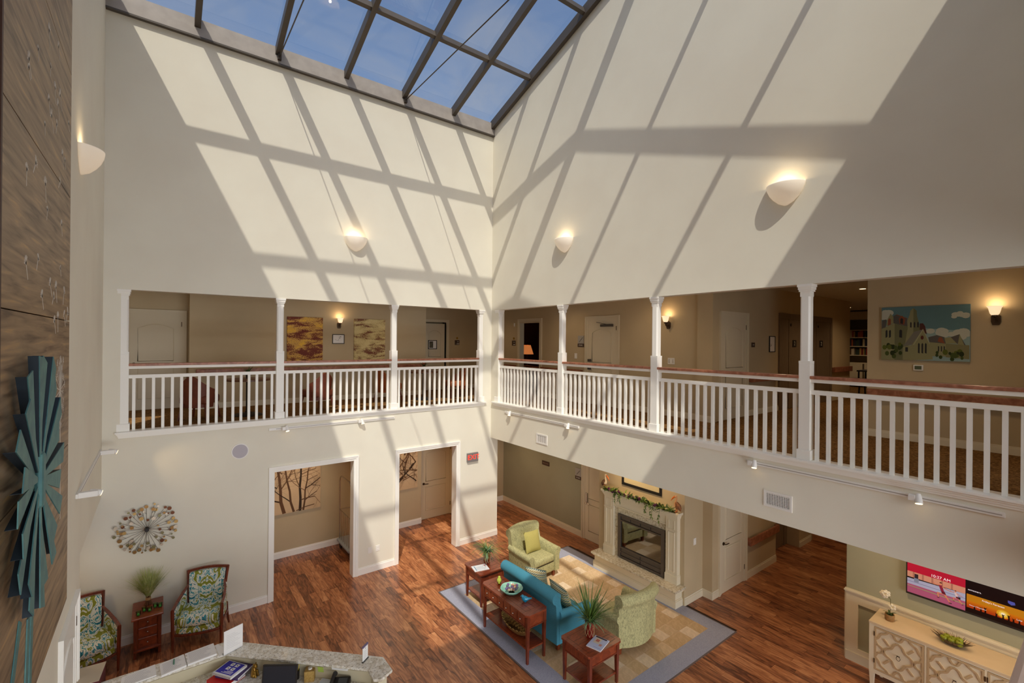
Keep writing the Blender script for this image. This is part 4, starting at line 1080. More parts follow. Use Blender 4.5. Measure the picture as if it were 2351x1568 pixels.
MB().box(-0.25, 0.25, -0.25, 0.25, 0.40, 0.48).build('seat', m_ebony, lk, bevel=0.03)
MB().box(-0.25, 0.25, 0.20, 0.27, 0.44, 1.0).build('backrest', mat('plum_fabric', (62, 46, 42), 0.8), lk, bevel=0.03)
for sx in (-0.22, 0.22):
    for sy in (-0.22, 0.22): MB().box(sx - 0.02, sx + 0.02, sy - 0.02, sy + 0.02, 0, 0.42).build('leg', m_ebony, lk)

# ------------------------------------------------------------------ bedroom seen through the open door
nl = thing('bedside_lamp', 'lit orange bedside lamp seen through the open bedroom door', 'lamp', (11.0, 13.58, Z2 + 0.62))
MB().lathe([(0.09, 0), (0.085, 0.02), (0.02, 0.04), (0.018, 0.42), (0.03, 0.44)], n=14).build('lamp_base', m_ebony, nl, smooth=True)
MB().lathe([(0.25, 0.44), (0.14, 0.78)], n=24, caps=False).build('lamp_shade', mat('lit_shade', (220, 140, 80), 0.7, em=(255, 150, 80), es=0.45), nl, smooth=True)
lamp('bedside_light', 'POINT', 9.0, (1, 0.5, 0.22), nl, (0, 0, 0.62), size=0.05)
ns_ = thing('bedside_table', 'dark bedside table below the lit bedroom lamp', 'table', (11.0, 13.58, Z2))
MB().box(-0.28, 0.28, -0.25, 0.25, 0.56, 0.62).build('table_top', m_ebony, ns_)
MB().box(-0.25, 0.25, -0.22, 0.22, 0.05, 0.56).build('cabinet_body', m_ebony, ns_)
bd = thing('bed', 'dim bed with pale cover and dark headboard in the bedroom', 'bed', (11.1, 12.25, Z2))
MB().box(-0.9, 1.1, -0.7, 0.7, 0.15, 0.62).build('mattress', mat('bed_cover', (150, 110, 88), 0.9), bd, bevel=0.08, seg=3)
MB().box(1.1, 1.2, -0.75, 0.75, 0.1, 1.25).build('headboard', m_ebony, bd, bevel=0.02)
MB().box(0.55, 1.0, 0.05, 0.62, 0.6, 0.78).build('bed_pillow', mat('bed_linen', (170, 130, 105), 0.9), bd, bevel=0.07, seg=3)

# ------------------------------------------------------------------ gallery tables and chairs
m_leather = mat('cognac_leather', (118, 56, 32), 0.55, c2=(104, 48, 28), ns=12)
m_orange = mat('orange_leather', (160, 84, 38), 0.55, c2=(146, 76, 34), ns=12)
m_tbl = mat('table_top_wood', (112, 70, 44), 0.35, c2=(92, 54, 34), ns=6, st=(1, 8, 1))
def cafe_table(loc, label):
    t = thing('cafe_table', label, 'table', loc, 0, 'round gallery tables')
    MB().lathe([(0.40, 0.695), (0.415, 0.70), (0.415, 0.725), (0.405, 0.73)], n=32).build('table_top', m_tbl, t, smooth=True)
    MB().tube([(0, 0, 0.03), (0, 0, 0.695)], 0.038, 14).build('pedestal', m_signblk, t, smooth=True)
    MB().lathe([(0.27, 0), (0.275, 0.01), (0.20, 0.035), (0.05, 0.06), (0.045, 0.09)], n=28).build('base_disc', m_signblk, t, smooth=True)
cafe_table((1.42, 10.66, Z2), 'round cafe table with black pedestal behind the back gallery railing')
cafe_table((5.50, 11.05, Z2), 'round cafe table with small red leafed plant near the inside corner')
def cafe_chair(loc, rz, label, m):
    """facing -Y"""
    t = thing('gallery_chair', label, 'chair', loc, rz, 'upholstered gallery chairs')
    pr = [(-0.30, 0.16), (-0.30, 0.20)]
    b = MB()
    n = 16
    def pos(u, v, off):
        a = PI * (0.06 + 0.88 * u); rx, ry = 0.27 + 0.035 * v - off, 0.26 + 0.05 * v - off
        s = abs(math.cos(a)); top = 0.83 - 0.26 * s ** 1.5
        return (rx * math.cos(a), -0.02 + ry * math.sin(a), 0.24 + (top - 0.24) * v)
    for side, off in ((0, 0.0), (1, 0.06)):
        for k in range(n + 1):
            for j in range(5): b.pt(pos(k / n, j / 4, off))
    m5 = (n + 1) * 5
    for k in range(n):
        for j in range(4):
            a = k * 5 + j; b.face((a, a + 5, a + 6, a + 1)); b.face((m5 + a, m5 + a + 1, m5 + a + 6, m5 + a + 5))
        b.face((k * 5 + 4, k * 5 + 9, m5 + k * 5 + 9, m5 + k * 5 + 4)); b.face((k * 5, m5 + k * 5, m5 + k * 5 + 5, k * 5 + 5))
    for k in (0, n):
        for j in range(4):
            a = k * 5 + j; b.face((a, a + 1, m5 + a + 1, m5 + a))
    b.build('backrest', m, t, smooth=True)
    MB().box(-0.245, 0.245, -0.27, 0.22, 0.30, 0.46).build('seat', m, t, bevel=0.04, seg=3)
    for sx in (-1, 1):
        for sy in (-1, 1): MB().tube([(sx * 0.20, sy * 0.19 - 0.02, 0.31), (sx * 0.245, sy * 0.25 - 0.02, 0)], [0.024, 0.014], 8).build('leg', m_cherry2, t, smooth=True)
cafe_chair((0.60, 10.60, Z2), 2.6, 'cognac leather chair at the left of the back gallery railing', m_leather)
cafe_chair((2.72, 10.52, Z2), -2.75, 'cognac leather chair seen from behind below the rust painting', m_leather)
cafe_chair((4.55, 11.15, Z2), 1.9, 'orange leather chair left of the second gallery table', m_orange)
cafe_chair((6.45, 11.0, Z2), -1.7, 'orange leather chair right of the second gallery table', m_orange)
m_leafdark = mat('dark_leaf', (52, 78, 34), 0.6, c2=(70, 98, 44), ns=10)
def small_plant(loc, label, m_pot, reds=False):
    t = thing('potted_plant', label, 'plant', loc)
    MB().lathe([(0.035, 0), (0.05, 0.10), (0.055, 0.13), (0.045, 0.13), (0.04, 0.11)], n=14).build('pot', m_pot, t, smooth=True)
    b = MB(); r = random.Random(len(label))
    for k in range(34): b.blade((0, 0, 0.10), r.uniform(0, 2 * PI), r.uniform(0.1, 0.7), r.uniform(0.12, 0.24), 0.007, r.uniform(0.4, 1.1))
    b.build('foliage', m_leafdark, t)
    if reds:
        b = MB()
        for k in range(7): b.blade((0, 0, 0.12), r.uniform(0, 2 * PI), r.uniform(0.1, 0.5), r.uniform(0.15, 0.26), 0.012, 0.5)
        b.build('red_leaves', mat('red_leaf', (190, 70, 50), 0.6), t)
small_plant((1.42, 10.66, Z2 + 0.73), 'small green grassy plant in dark vase on the cafe table by the leather chair', m_signblk)
small_plant((5.50, 11.05, Z2 + 0.73), 'small green and red leafed plant on the table near the inside corner', m_leather, True)
# ------------------------------------------------------------------ wood mural with metal flower on the left wall
mu = thing('wood_mural', 'tall weathered wood plank mural with white dandelion prints on the left wall', 'mural', (XC, 0, 0))
zs = [2.56, 3.95, 5.05, 6.15, 7.25, 8.40]
for a, b in zip(zs[:-1], zs[1:]): MB().box(0.012, 0.063, 3.47, 5.72, a + 0.004, b - 0.004).build('wood_panel', m_board, mu)
MB().box(0.0, 0.03, 3.46, 5.71, 2.56, 8.40).build('backing', m_dark, mu)
MB().box(0.0, 0.064, 3.44, 3.468, 2.56, 8.40).build('edge_strip', mat('mural_edge', (70, 40, 30), 0.6), mu)
m_whiteprint = mat('white_print', (206, 198, 186), 0.7)
dp = MB(); rr_ = random.Random(9); X0 = 0.0636
def ln(y0, z0, y1, z1, w): dp.bar((X0, y0, z0), (X0, y1, z1), 0.0006, w * 2.4, up=(0, 0, 1)) if abs(y1 - y0) > abs(z1 - z0) else dp.bar((X0, y0, z0), (X0, y1, z1), 0.0006, w * 2.4, up=(0, 1, 0))
def seed(y, z, s, a):
    ln(y, z, y - s * 0.9 * math.sin(a), z - s * 0.9 * math.cos(a), 0.006)
    for k in range(7):
        b = a + (k - 3) * 0.33
        ln(y, z, y + s * 0.5 * math.sin(b), z + s * 0.5 * math.cos(b), 0.004)
ln(5.32, 3.40, 5.265, 4.45, 0.012)
for k in range(26):
    a = 2 * PI * k / 26; r1 = rr_.uniform(0.16, 0.32)
    ln(5.265 + 0.03 * math.sin(a), 4.47 + 0.05 * math.cos(a), 5.265 + r1 * 0.62 * math.sin(a), 4.47 + r1 * math.cos(a), 0.004)
    for q in range(4):
        b = a + (q - 1.5) * 0.5; y, z = 5.265 + r1 * 0.62 * math.sin(a), 4.47 + r1 * math.cos(a); ln(y, z, y + 0.05 * math.sin(b), z + 0.05 * math.cos(b), 0.003)
dp.box(X0 - 0.0006, X0, 5.225, 5.305, 4.40, 4.54)
for k in range(46): seed(rr_.uniform(3.9, 5.6), rr_.uniform(4.7, 8.1), rr_.uniform(0.07, 0.14), rr_.uniform(-0.8, 0.8))
dp.build('dandelion_print', m_whiteprint, mu)
fm = thing('metal_flower', 'teal patinated metal flower of radiating blades mounted on the wood mural', 'wall sculpture', (XC + 0.063, 4.05, 4.02))
nb = 22; rr_ = random.Random(21)
for k in range(nb):
    a = 2 * PI * (k + 0.3) / nb
    ln_ = 0.80 * (1.0 - 0.20 * abs(math.sin(a))) * rr_.uniform(0.9, 1.05)
    d = Vector((0, math.sin(a), math.cos(a))); s = Vector((0, math.cos(a), -math.sin(a)))
    w0, w1 = 0.014, 0.066; x0 = 0.055 + 0.015 * (k % 2); i_ = 0.10
    def P(t, side, dx): return (x0 + dx + 0.02 * t, *(d * (i_ + (ln_ - i_) * t) + s * ((w0 + (w1 - w0) * t) * side))[1:])
    f = MB(); ids = [f.pt(P(0, -1, 0)), f.pt(P(0, 1, 0)), f.pt(P(1, 1, 0)), f.pt(P(1.06, -1, 0))]
    f.face(ids); g = [f.pt(P(0, -1, -0.006)), f.pt(P(0, 1, -0.006)), f.pt(P(1, 1, -0.006)), f.pt(P(1.06, -1, -0.006))]; f.face(g[::-1])
    for q in range(4): f.face((ids[q], g[q], g[(q + 1) % 4], ids[(q + 1) % 4]))
    bo = f.build('blade', m_teal_metal, fm)
    side = -1
    e = MB(); p = [P(0, side, -0.004), P(1.06, side, -0.004), P(1.06, side, -0.05), P(0, side, -0.03)]
    q2 = [P(0, side * 0.9, -0.004), P(1.06, side * 0.97, -0.004), P(1.06, side * 0.97, -0.05), P(0, side * 0.9, -0.03)]
    j = [e.pt(v) for v in p] + [e.pt(v) for v in q2]
    for q in ((0, 1, 2, 3), (7, 6, 5, 4), (0, 4, 5, 1), (1, 5, 6, 2), (2, 6, 7, 3), (3, 7, 4, 0)): e.face([j[z] for z in q])
    e.build('blade_flange', m_teal_dark, bo)
MB().box(0.04, 0.085, -0.05, 0.05, -0.17, 0.17).build('centre_plate', m_teal_metal, fm, bevel=0.02)
for (y0, z0, y1, z1) in ((-0.12, -0.80, -0.55, -1.44), (0.10, -0.88, 0.02, -1.44), (0.20, -0.86, 0.14, -1.44)):
    MB().bar((0.004, y0, z0), (0.004, y1, z1), 0.07, 0.006, up=(1, 0, 0)).build('stem_strip', m_teal_metal, fm)

# ------------------------------------------------------------------ disc wall sculpture
ds = thing('disc_sculpture', 'round metal wall sculpture of bronze discs on radiating wires', 'wall sculpture', (-0.148, YA, 1.80))
wires = MB(); rr_ = random.Random(4)
dm = [mat('disc_metal', c, 0.35, 0.75) for c in ((150, 112, 66), (104, 62, 40), (176, 142, 88), (128, 120, 86), (196, 180, 160))]
d0 = MB().tube([(0, -0.004, 0), (0, 0.0, 0)], 1.0, 12)
dmesh = []
for m_ in dm:
    o_me = d0.mesh('disc'); o_me.materials.append(m_); dmesh.append(o_me)
for k in range(30):
    a = 2 * PI * k / 30 + rr_.uniform(-0.05, 0.05)
    y = -0.03 - rr_.uniform(0, 0.05)
    R0 = rr_.uniform(0.34, 0.41)
    wires.tube([(0.02 * math.sin(a), y, 0.02 * math.cos(a)), (R0 * math.sin(a), y, R0 * math.cos(a))], 0.0026, 5)
    for (rad, off) in ((R0, 0), (R0 * rr_.uniform(0.78, 0.92), rr_.choice((-0.13, 0.13))), (R0 * rr_.uniform(0.4, 0.72), rr_.choice((-0.1, 0.1)))):
        if rad < R0 * 0.75 and k % 2: continue
        aa = a + off; s = rr_.uniform(0.013, 0.030)
        o = bpy.data.objects.new('disc', rr_.choice(dmesh)); COL.objects.link(o); o.parent = ds
        o.location = (rad * math.sin(aa), y - 0.008, rad * math.cos(aa)); o.scale = (s, 1, s)
        if off: wires.tube([(rad * 0.84 * math.sin(a), y, rad * 0.84 * math.cos(a)), (rad * math.sin(aa), y, rad * math.cos(aa))], 0.0025, 4)
wires.build('wires', m_bronze, ds)
MB().tube([(0, 0, 0), (0, -0.09, 0)], 0.03, 12).build('hub', m_black, ds, smooth=True)

# ------------------------------------------------------------------ patterned armchairs, drawer stand
def ikat_chair(loc, rz, label):
    t = thing('patterned_armchair', label, 'armchair', loc, rz, 'patterned armchairs')
    # seat deck and cushion (front bowed)
    def bow(z0, z1, y0, yb, w, nm, mt_, bv):
        pr = [(-w, yb), (w, yb), (w, y0 + 0.02)] + [(w - 2 * w * k / 8, y0 - 0.035 * math.sin(PI * k / 8)) for k in range(1, 8)] + [(-w, y0 + 0.02)]
        return MB().prism(pr, lambda a, b, d: (a, b, d), z0, z1).build(nm, mt_, t, bevel=bv, seg=3)
    bow(0.27, 0.36, -0.29, 0.26, 0.295, 'seat_rail_cover', m_ikat, 0.012)
    bow(0.365, 0.50, -0.30, 0.24, 0.29, 'seat_cushion', m_ikat, 0.035)
    bow(0.235, 0.268, -0.30, 0.28, 0.31, 'apron', m_cherry2, 0.004)
    # back
    pr = [(-0.30 + 0.6 * k / 10) for k in range(11)]
    def bk(z0, z1, y0, lean, wd0, wd1, th):
        b = MB(); n = 8
        for side in (0, 1):
            for j in range(n + 1):
                v = j / n; z = z0 + (z1 - z0) * v; wd = wd0 + (wd1 - wd0) * v
                for k in range(11):
                    u = -1 + 2 * k / 10; y = y0 + lean * v * v + 0.03 * (u * u) * -1 + (th if side else 0) - (0.02 * (1 - u * u) * (1 - (2 * v - 1) ** 2) if not side else 0)
                    b.pt((u * wd, y, z + 0.02 * (1 - u * u) * v))
        q = (n + 1) * 11
        for j in range(n):
            for k in range(10):
                a = j * 11 + k; b.face((a, a + 1, a + 12, a + 11)); b.face((q + a, q + a + 11, q + a + 12, q + a + 1))
        for k in range(10):
            b.face((k, q + k, q + k + 1, k + 1)); a = n * 11 + k; b.face((a, a + 1, q + a + 1, q + a))
        for j in range(n):
            a = j * 11; b.face((a, a + 11, q + a + 11, q + a)); a = j * 11 + 10; b.face((a, q + a, q + a + 11, a + 11))
        return b
    bk(0.40, 0.955, 0.20, 0.11, 0.225, 0.265, 0.05).build('back_cushion', m_ikat, t, smooth=True)
    for s in (-1, 1):
        MB().tube([(s * 0.245, 0.235, 0.38), (s * 0.25, 0.225, 0.55), (s * 0.275, 0.265, 0.80), (s * 0.292, 0.32, 1.0)], [0.022, 0.024, 0.022, 0.024], 4).build('back_post', m_cherry2, t)
        # arm rail: slopes from back post to front post
        MB().tube([(s * 0.262, 0.22, 0.80), (s * 0.30, 0.10, 0.735), (s * 0.33, -0.10, 0.675), (s * 0.335, -0.29, 0.645)], [0.016, 0.023, 0.025, 0.024], 4).build('arm_rail', m_cherry2, t)
        MB().tube([(s * 0.335, -0.285, 0.65), (s * 0.33, -0.285, 0.30), (s * 0.325, -0.29, 0.0)], [0.025, 0.024, 0.015], 4).build('leg', m_cherry2, t)
        MB().tube([(s * 0.29, 0.25, 0.40), (s * 0.29, 0.27, 0.25), (s * 0.31, 0.33, 0.0)], [0.022, 0.022, 0.014], 4).build('leg', m_cherry2, t)
        pts = [(0.21, 0.38), (-0.27, 0.38), (-0.27, 0.63), (-0.08, 0.655), (0.10, 0.715), (0.20, 0.77)]
        MB().prism(pts, lambda a, b, d: (s * (d + (0.02 if a < 0 else -0.01)), a, b), 0.285, 0.315).build('side_panel', m_ikat, t, bevel=0.008)
    pt_ = [(-0.30 + 0.6 * k / 8, 0.315 - 0.03 * (1 - (2 * k / 8 - 1) ** 2) * -1, 0.985 + 0.022 * math.sin(PI * k / 8)) for k in range(9)]
    MB().tube(pt_, 0.024, 4).build('crest_rail', m_cherry2, t)
    return t
ikat_chair((0.59, 9.13, 0), -0.305, 'teal and olive patterned armchair right of the drawer stand')
ikat_chair((-0.855, 9.13, 0), 0.305, 'teal and olive patterned armchair partly hidden behind the left wall')

cs = thing('drawer_stand', 'narrow dark wood stand with three drawers between the patterned armchairs', 'side table', (-0.12, 9.285, 0))
MB().box(-0.195, 0.195, -0.29, 0.29, 0.625, 0.655).build('stand_top', m_cherry, cs, bevel=0.008)
MB().box(-0.15, 0.15, -0.17, 0.24, 0.12, 0.625).build('carcass', m_cherry, cs)
MB().box(-0.17, 0.17, -0.21, 0.26, 0.10, 0.13).build('plinth', m_cherry, cs, bevel=0.005)
for sx in (-1, 1):
    MB().taper(sx * 0.15 - 0.022, sx * 0.15 + 0.022, -0.205, -0.16, 0, 0.625, 0.8).build('leg', m_cherry2, cs)
    MB().taper(sx * 0.15 - 0.022, sx * 0.15 + 0.022, 0.21, 0.255, 0, 0.625, 0.8).build('leg', m_cherry2, cs)
for z in (0.155, 0.31, 0.465):
    d_ = MB().box(-0.115, 0.115, -0.185, -0.165, z, z + 0.135).build('drawer', m_cherry, cs, bevel=0.006)
    MB().ball((0, -0.200, z + 0.068), 0.012, 10, 6).build('knob', m_chrome, d_, smooth=True)
gb_ = thing('grass_bundle', 'tied bundle of dried pale green grass on the drawer stand', 'plant', (-0.12, 9.40, 0.655))
b = MB(); r = random.Random(2)
for k in range(40):
    a = r.uniform(0, 2 * PI); b.tube([(0.05 * math.cos(a), 0.05 * math.sin(a), 0), (0.018 * math.cos(a), 0.018 * math.sin(a), 0.09), (0.04 * math.cos(a), 0.04 * math.sin(a), 0.2)], 0.005, 4)
b.build('stalks', mat('stalk_brown', (104, 66, 38), 0.8), gb_)
MB().lathe([(0.034, 0.075), (0.036, 0.09), (0.034, 0.115)], n=12).build('tie_band', mat('jute', (178, 140, 96), 0.9), gb_)
b = MB()
for k in range(700): b.blade((r.uniform(-.02, .02), r.uniform(-.02, .02), 0.12), r.uniform(0, 2 * PI), r.uniform(0.0, 0.62), r.uniform(0.26, 0.48), 0.0036, r.uniform(0.05, 0.5), 4)
tag(b.build('grass_blades', mat('dry_grass', (158, 172, 88), 0.8, c2=(206, 208, 146), ns=14), gb_), kind='stuff')
b = MB()
for k in range(120):
    a = r.uniform(0, 2 * PI); l_ = r.uniform(0.1, 0.27); z = 0.12 + r.uniform(0.2, 0.36) - l_ * 0.5
    b.blade((l_ * 0.8 * math.cos(a), l_ * 0.8 * math.sin(a), z), a, r.uniform(0.3, 1.0), 0.10, 0.003, 0.7, 3)
tag(b.build('seed_heads', mat('seed_head', (208, 206, 170), 0.8), gb_), kind='stuff')
for k, (x_, y_) in enumerate(((-0.235, 9.10), (-0.165, 9.19), (-0.10, 9.145), (-0.03, 9.23), (0.03, 9.20))):
    t = thing('votive_glass', ['nearest front', 'second', 'third', 'fourth', 'last, rightmost'][k] + ' green glass candle holder in the row on the drawer stand', 'candle holder', (x_, y_, 0.655), 0, 'green glass candle holders')
    MB().lathe([(0.026, 0.0), (0.031, 0.015), (0.031, 0.055), (0.034, 0.062), (0.030, 0.062), (0.027, 0.05), (0.025, 0.012), (0.01, 0.008)], n=14).build('glass_cup', m_green_glass, t, smooth=True)
    MB().lathe([(0.022, 0.010), (0.022, 0.03), (0.003, 0.032)], n=12).build('candle', mat('green_wax', (150, 214, 140), 0.5), t, smooth=True)

# ------------------------------------------------------------------ reception desk
dk = thing('reception_desk', 'angled reception desk with speckled granite counter in the lower left', 'desk')
OUT = [(-0.70, 6.865), (0.725, 6.865), (2.184, 5.405), (2.185, 5.13), (2.02, 5.06), (1.95, 5.11), (1.955, 5.312), (0.665, 6.60), (-0.70, 6.60)]
xy = lambda a, b, d: (a, b, d)
MB().prism(OUT[::-1], xy, 1.038, 1.07).build('transaction_counter', m_granite, dk, bevel=0.006)
m_deskp = mat('desk_panel', (206, 196, 168), 0.6)
KN = [(-0.70, 6.82), (0.705, 6.82), (2.12, 5.405), (2.12, 5.14), (2.02, 5.14), (2.02, 5.37), (0.675, 6.715), (-0.70, 6.715)]
MB().prism(KN[::-1], xy, 0.0, 1.038).build('front_panel', m_deskp, dk)
WK = [(-0.70, 6.712), (0.672, 6.712), (2.015, 5.369), (2.015, 5.15), (1.95, 5.05), (1.60, 4.85), (0.42, 6.02), (-0.70, 6.02)]
MB().prism(WK[::-1], xy, 0.80, 0.84).build('work_surface', m_granite, dk)
for (a, b_) in (((-0.66, 6.70), (0.66, 6.70)), ((0.69, 6.69), (2.0, 5.38))):
    MB().bar((a[0], a[1], 0.965), (b_[0], b_[1], 0.965), 0.008, 0.03).build('ledge_strip', m_deskp, dk)
MB().box(-0.66, -0.60, 6.05, 6.70, 0, 0.8).build('end_panel', m_deskp, dk); MB().box(1.60, 1.66, 4.95, 5.6, 0, 0.8).build('end_panel', m_deskp, dk)
CT = 1.071; WT = 0.841
def sheet(name, label, cat, pts, z, th, m, group=None):
    o = MB().prism(pts, xy, z, z + th).build(name, m); return tag(o, label, cat, group)
def lines_on(o, pts, z, n, m=m_alum, mg=0.12):
    a, b_, c_, d_ = [Vector((p[0], p[1], 0)) for p in pts]; mb = MB(); r = random.Random(n)
    for k in range(n):
        v = mg + (1 - 2 * mg) * k / (n - 1); p = a.lerp(d_, v); q = b_.lerp(c_, v); u1 = r.uniform(0.6, 0.92)
        s0 = p.lerp(q, 0.1); s1 = p.lerp(q, u1); mb.bar((s0.x, s0.y, z), (s1.x, s1.y, z), 0.002, 0.0008)
    return mb.build('text_lines', m, o)
m_ink = mat('pale_ink', (176, 174, 178), 0.8)
ob = thing('open_binder', 'open white binder with printed pages on the counter', 'binder')
pl_ = [(0.04, 6.555), (0.275, 6.60), (0.255, 6.845), (0.02, 6.80)]; pr_ = [(0.285, 6.60), (0.575, 6.625), (0.56, 6.875), (0.265, 6.845)]
for nm, q in (('left_page', pl_), ('right_page', pr_)):
    o = MB().prism(q, xy, CT, CT + 0.022).build(nm, m_paper, ob); lines_on(o, q, CT + 0.0228, 12, m_ink)
cl = MB()
for k in range(3): cl.tube([(0.278 - 0.004, 6.64 + 0.07 * k, CT + 0.02), (0.27, 6.64 + 0.07 * k, CT + 0.04), (0.29, 6.64 + 0.07 * k, CT + 0.02)], 0.003, 5)
cl.build('binder_rings', m_chrome, ob)
MB().tube([(0.155, 6.69, CT + 0.028), (0.16, 6.79, CT + 0.03)], 0.006, 6).build('green_pen', mat('pen_green', (30, 120, 90), 0.4), ob)
q = [(-0.325, 6.60), (-0.005, 6.62), (-0.02, 6.845), (-0.315, 6.80)]
o = sheet('paper_pad', 'stack of printed white papers on the counter left of the open binder', 'papers', q, CT, 0.012, m_paper); lines_on(o, q, CT + 0.0125, 10, m_ink)
q = [(0.60, 6.57), (0.70, 6.66), (0.60, 6.86), (0.575, 6.84)]
sheet('loose_flyer', 'white flyer lying on the counter behind the standing sign', 'paper', q, CT, 0.002, m_paper)
ss = thing('standing_sign', 'white standing paper sign on the desk corner', 'sign', (0.745, 6.60, CT), 0.34)
MB().box(-0.11, 0.11, -0.003, 0.003, 0.0, 0.285).build('sheet', m_paper, ss); MB().box(-0.11, 0.11, -0.005, 0.05, 0, 0.004).build('foot', m_clear, ss)
lm = MB()
for k in range(9): lm.box(-0.08, 0.08 - 0.03 * (k % 3), -0.0036, -0.003, 0.06 + 0.02 * k, 0.062 + 0.02 * k)
lm.build('text_lines', m_ink, ss)
bx = thing('card_box', 'beige topped box at the wall end of the counter', 'box', (-0.60, 6.93, 0.0), -0.1)
MB().box(-0.11, 0.11, -0.17, 0.17, 0.6, 1.16).build('box_body', mat('box_maroon', (90, 30, 36), 0.6), bx); MB().box(-0.115, 0.115, -0.175, 0.175, 1.16, 1.165).build('box_top', mat('box_beige', (196, 180, 156), 0.7), bx)
ac = thing('brochure_stand', 'clear acrylic notice stand at the right end of the counter', 'sign holder', (1.985, 5.475, CT), 0.62)
MB().box(-0.055, 0.055, -0.012, 0.012, 0.0, 0.012).build('stand_foot', m_clear, ac)
MB().box(-0.05, 0.05, -0.003, 0.003, 0.012, 0.18).build('notice', m_paper, ac)
MB().box(-0.052, 0.052, -0.008, 0.01, 0.17, 0.188).build('top_clip', mat('clip_purple', (110, 96, 130), 0.4), ac)
lm = MB()
for k in range(8): lm.box(-0.035, 0.035 - 0.012 * (k % 2), -0.0036, -0.003, 0.035 + 0.012 * k, 0.037 + 0.012 * k)
lm.tube([(0, -0.0032, 0.148), (0, -0.004, 0.148)], 0.009, 10); lm.build('text_lines', m_ink, ac)
# books
rb = -0.72
def flat_book(name, label, c, rz, w, d, z, h, m, cat='book'):
    t = thing(name, label, cat, (c[0], c[1], z), rz)
    MB().box(-w / 2, w / 2, -d / 2, d / 2, 0, 0.003).build('back_cover', m, t); MB().box(-w / 2, w / 2, -d / 2, d / 2, h - 0.003, h).build('front_cover', m, t)
    MB().box(-w / 2 + 0.004, w / 2 - 0.004, -d / 2 + 0.004, d / 2 - 0.004, 0.003, h - 0.003).build('pages', m_paper, t)
    MB().box(-w / 2 - 0.002, -w / 2 + 0.002, -d / 2, d / 2, 0, h).build('spine', m, t); return t
m_blue = mat('manual_blue', (44, 40, 176), 0.45)
flat_book('ring_binder', 'red ring binder at the bottom of the book pile on the desk', (0.66, 6.44), 0.55, 0.27, 0.30, WT, 0.05, mat('binder_red', (206, 34, 30), 0.4), 'binder')
flat_book('folder', 'dark purple folder under the blue manual on the desk', (0.745, 6.46), 0.75, 0.25, 0.30, WT + 0.051, 0.028, mat('folder_purple', (70, 48, 104), 0.5), 'folder')
bm_ = flat_book('spiral_manual', 'blue covered spiral manual on top of the book pile', (0.70, 6.47), 0.62, 0.23, 0.285, WT + 0.080, 0.022, m_paper, 'book')
MB().box(-0.09, 0.105, -0.115, 0.13, 0.022, 0.0232).build('blue_cover_print', m_blue, bm_)
for (sx, sy) in ((0.0, -0.04), (0.065, -0.04), (0.0, 0.03), (0.065, 0.03)):
    o = MB().box(sx - 0.024, sx + 0.024, sy - 0.024, sy + 0.024, 0.0232, 0.0238).build('white_square', m_paper, bm_); MB().bar((sx - 0.012, sy - 0.014, 0.0242), (sx + 0.012, sy + 0.012, 0.0242), 0.006, 0.001).build('tool_mark', m_signblk, o)
lm = MB()
for k in range(3): lm.box(-0.075 + 0.016 * k, -0.068 + 0.016 * k, -0.09, 0.06 - 0.03 * k, 0.0232, 0.0237)
lm.build('title_lines', m_paper, bm_)
sl = MB()
for k in range(22): sl.tube([(-0.115, -0.13 + 0.0125 * k, 0.005), (-0.125, -0.13 + 0.0125 * k, 0.014), (-0.115, -0.13 + 0.0125 * k, 0.025)], 0.0015, 4)
sl.build('spiral_wire', m_alum, bm_)
# gold cat figure, sitting
gc = thing('cat_figurine', 'gold spotted seated big cat figurine on the desk', 'figurine', (0.935, 6.32, WT), 0.6)
m_gold = mat('gold_spots', (176, 134, 50), 0.3, 0.6, c2=(110, 76, 24), ns=70, ramp=(0.45, 0.6))
b = MB()
prof = [(0.036, 0.0), (0.040, 0.03), (0.036, 0.06), (0.028, 0.09), (0.022, 0.11)]
b.lathe(prof, (0, 0.005, 0), 14, sx=0.85, sy=1.05); b.ball((0, -0.014, 0.128), 0.026, 12, 8, (0.95, 1.0, 0.95)); b.ball((0, -0.036, 0.120), 0.012, 8, 6)
for s in (-1, 1):
    b.tube([(s * 0.016, -0.026, 0.075), (s * 0.017, -0.036, 0.03), (s * 0.017, -0.042, 0.004)], [0.012, 0.010, 0.012], 8); b.ball((s * 0.026, -0.004, 0.022), 0.022, 8, 6, (0.8, 1.3, 1)); b.ball((s * 0.017, -0.006, 0.152), 0.007, 6, 4)
b.tube([(0.02, 0.045, 0.01), (0.045, 0.03, 0.012), (0.046, -0.01, 0.012)], 0.007, 6)
b.build('cat_body', m_gold, gc, smooth=True)
mn = thing('computer_monitor', 'dark computer monitor on the reception desk', 'monitor', (1.13, 5.93, WT), -0.62)
MB().box(-0.11, 0.11, -0.08, 0.08, 0, 0.012).build('stand_foot', m_signblk, mn, bevel=0.003); MB().box(-0.02, 0.02, 0.055, 0.075, 0.01, 0.16).build('stand_neck', m_signblk, mn)
mh = MB().box(-0.20, 0.20, -0.005, 0.02, 0.02, 0.25).build('display_case', m_signblk, mn, bevel=0.004)
MB().box(-0.185, 0.185, -0.0065, -0.004, 0.035, 0.238).build('screen', mat('dark_screen', (38, 40, 50), 0.15), mh)
mh.rotation_euler = (-0.16, 0, 0)
tb = thing('tissue_box', 'golden tissue box with white cap on the desk', 'tissue box', (1.46, 5.87, WT), -0.45)
MB().box(-0.055, 0.055, -0.055, 0.055, 0, 0.125).build('box_body', mat('cork_gold', (190, 156, 88), 0.6, c2=(164, 128, 62), ns=60), tb, bevel=0.004)
MB().lathe([(0.024, 0.125), (0.024, 0.14), (0.012, 0.142)], n=16).build('white_cap', m_plastic, tb, smooth=True)
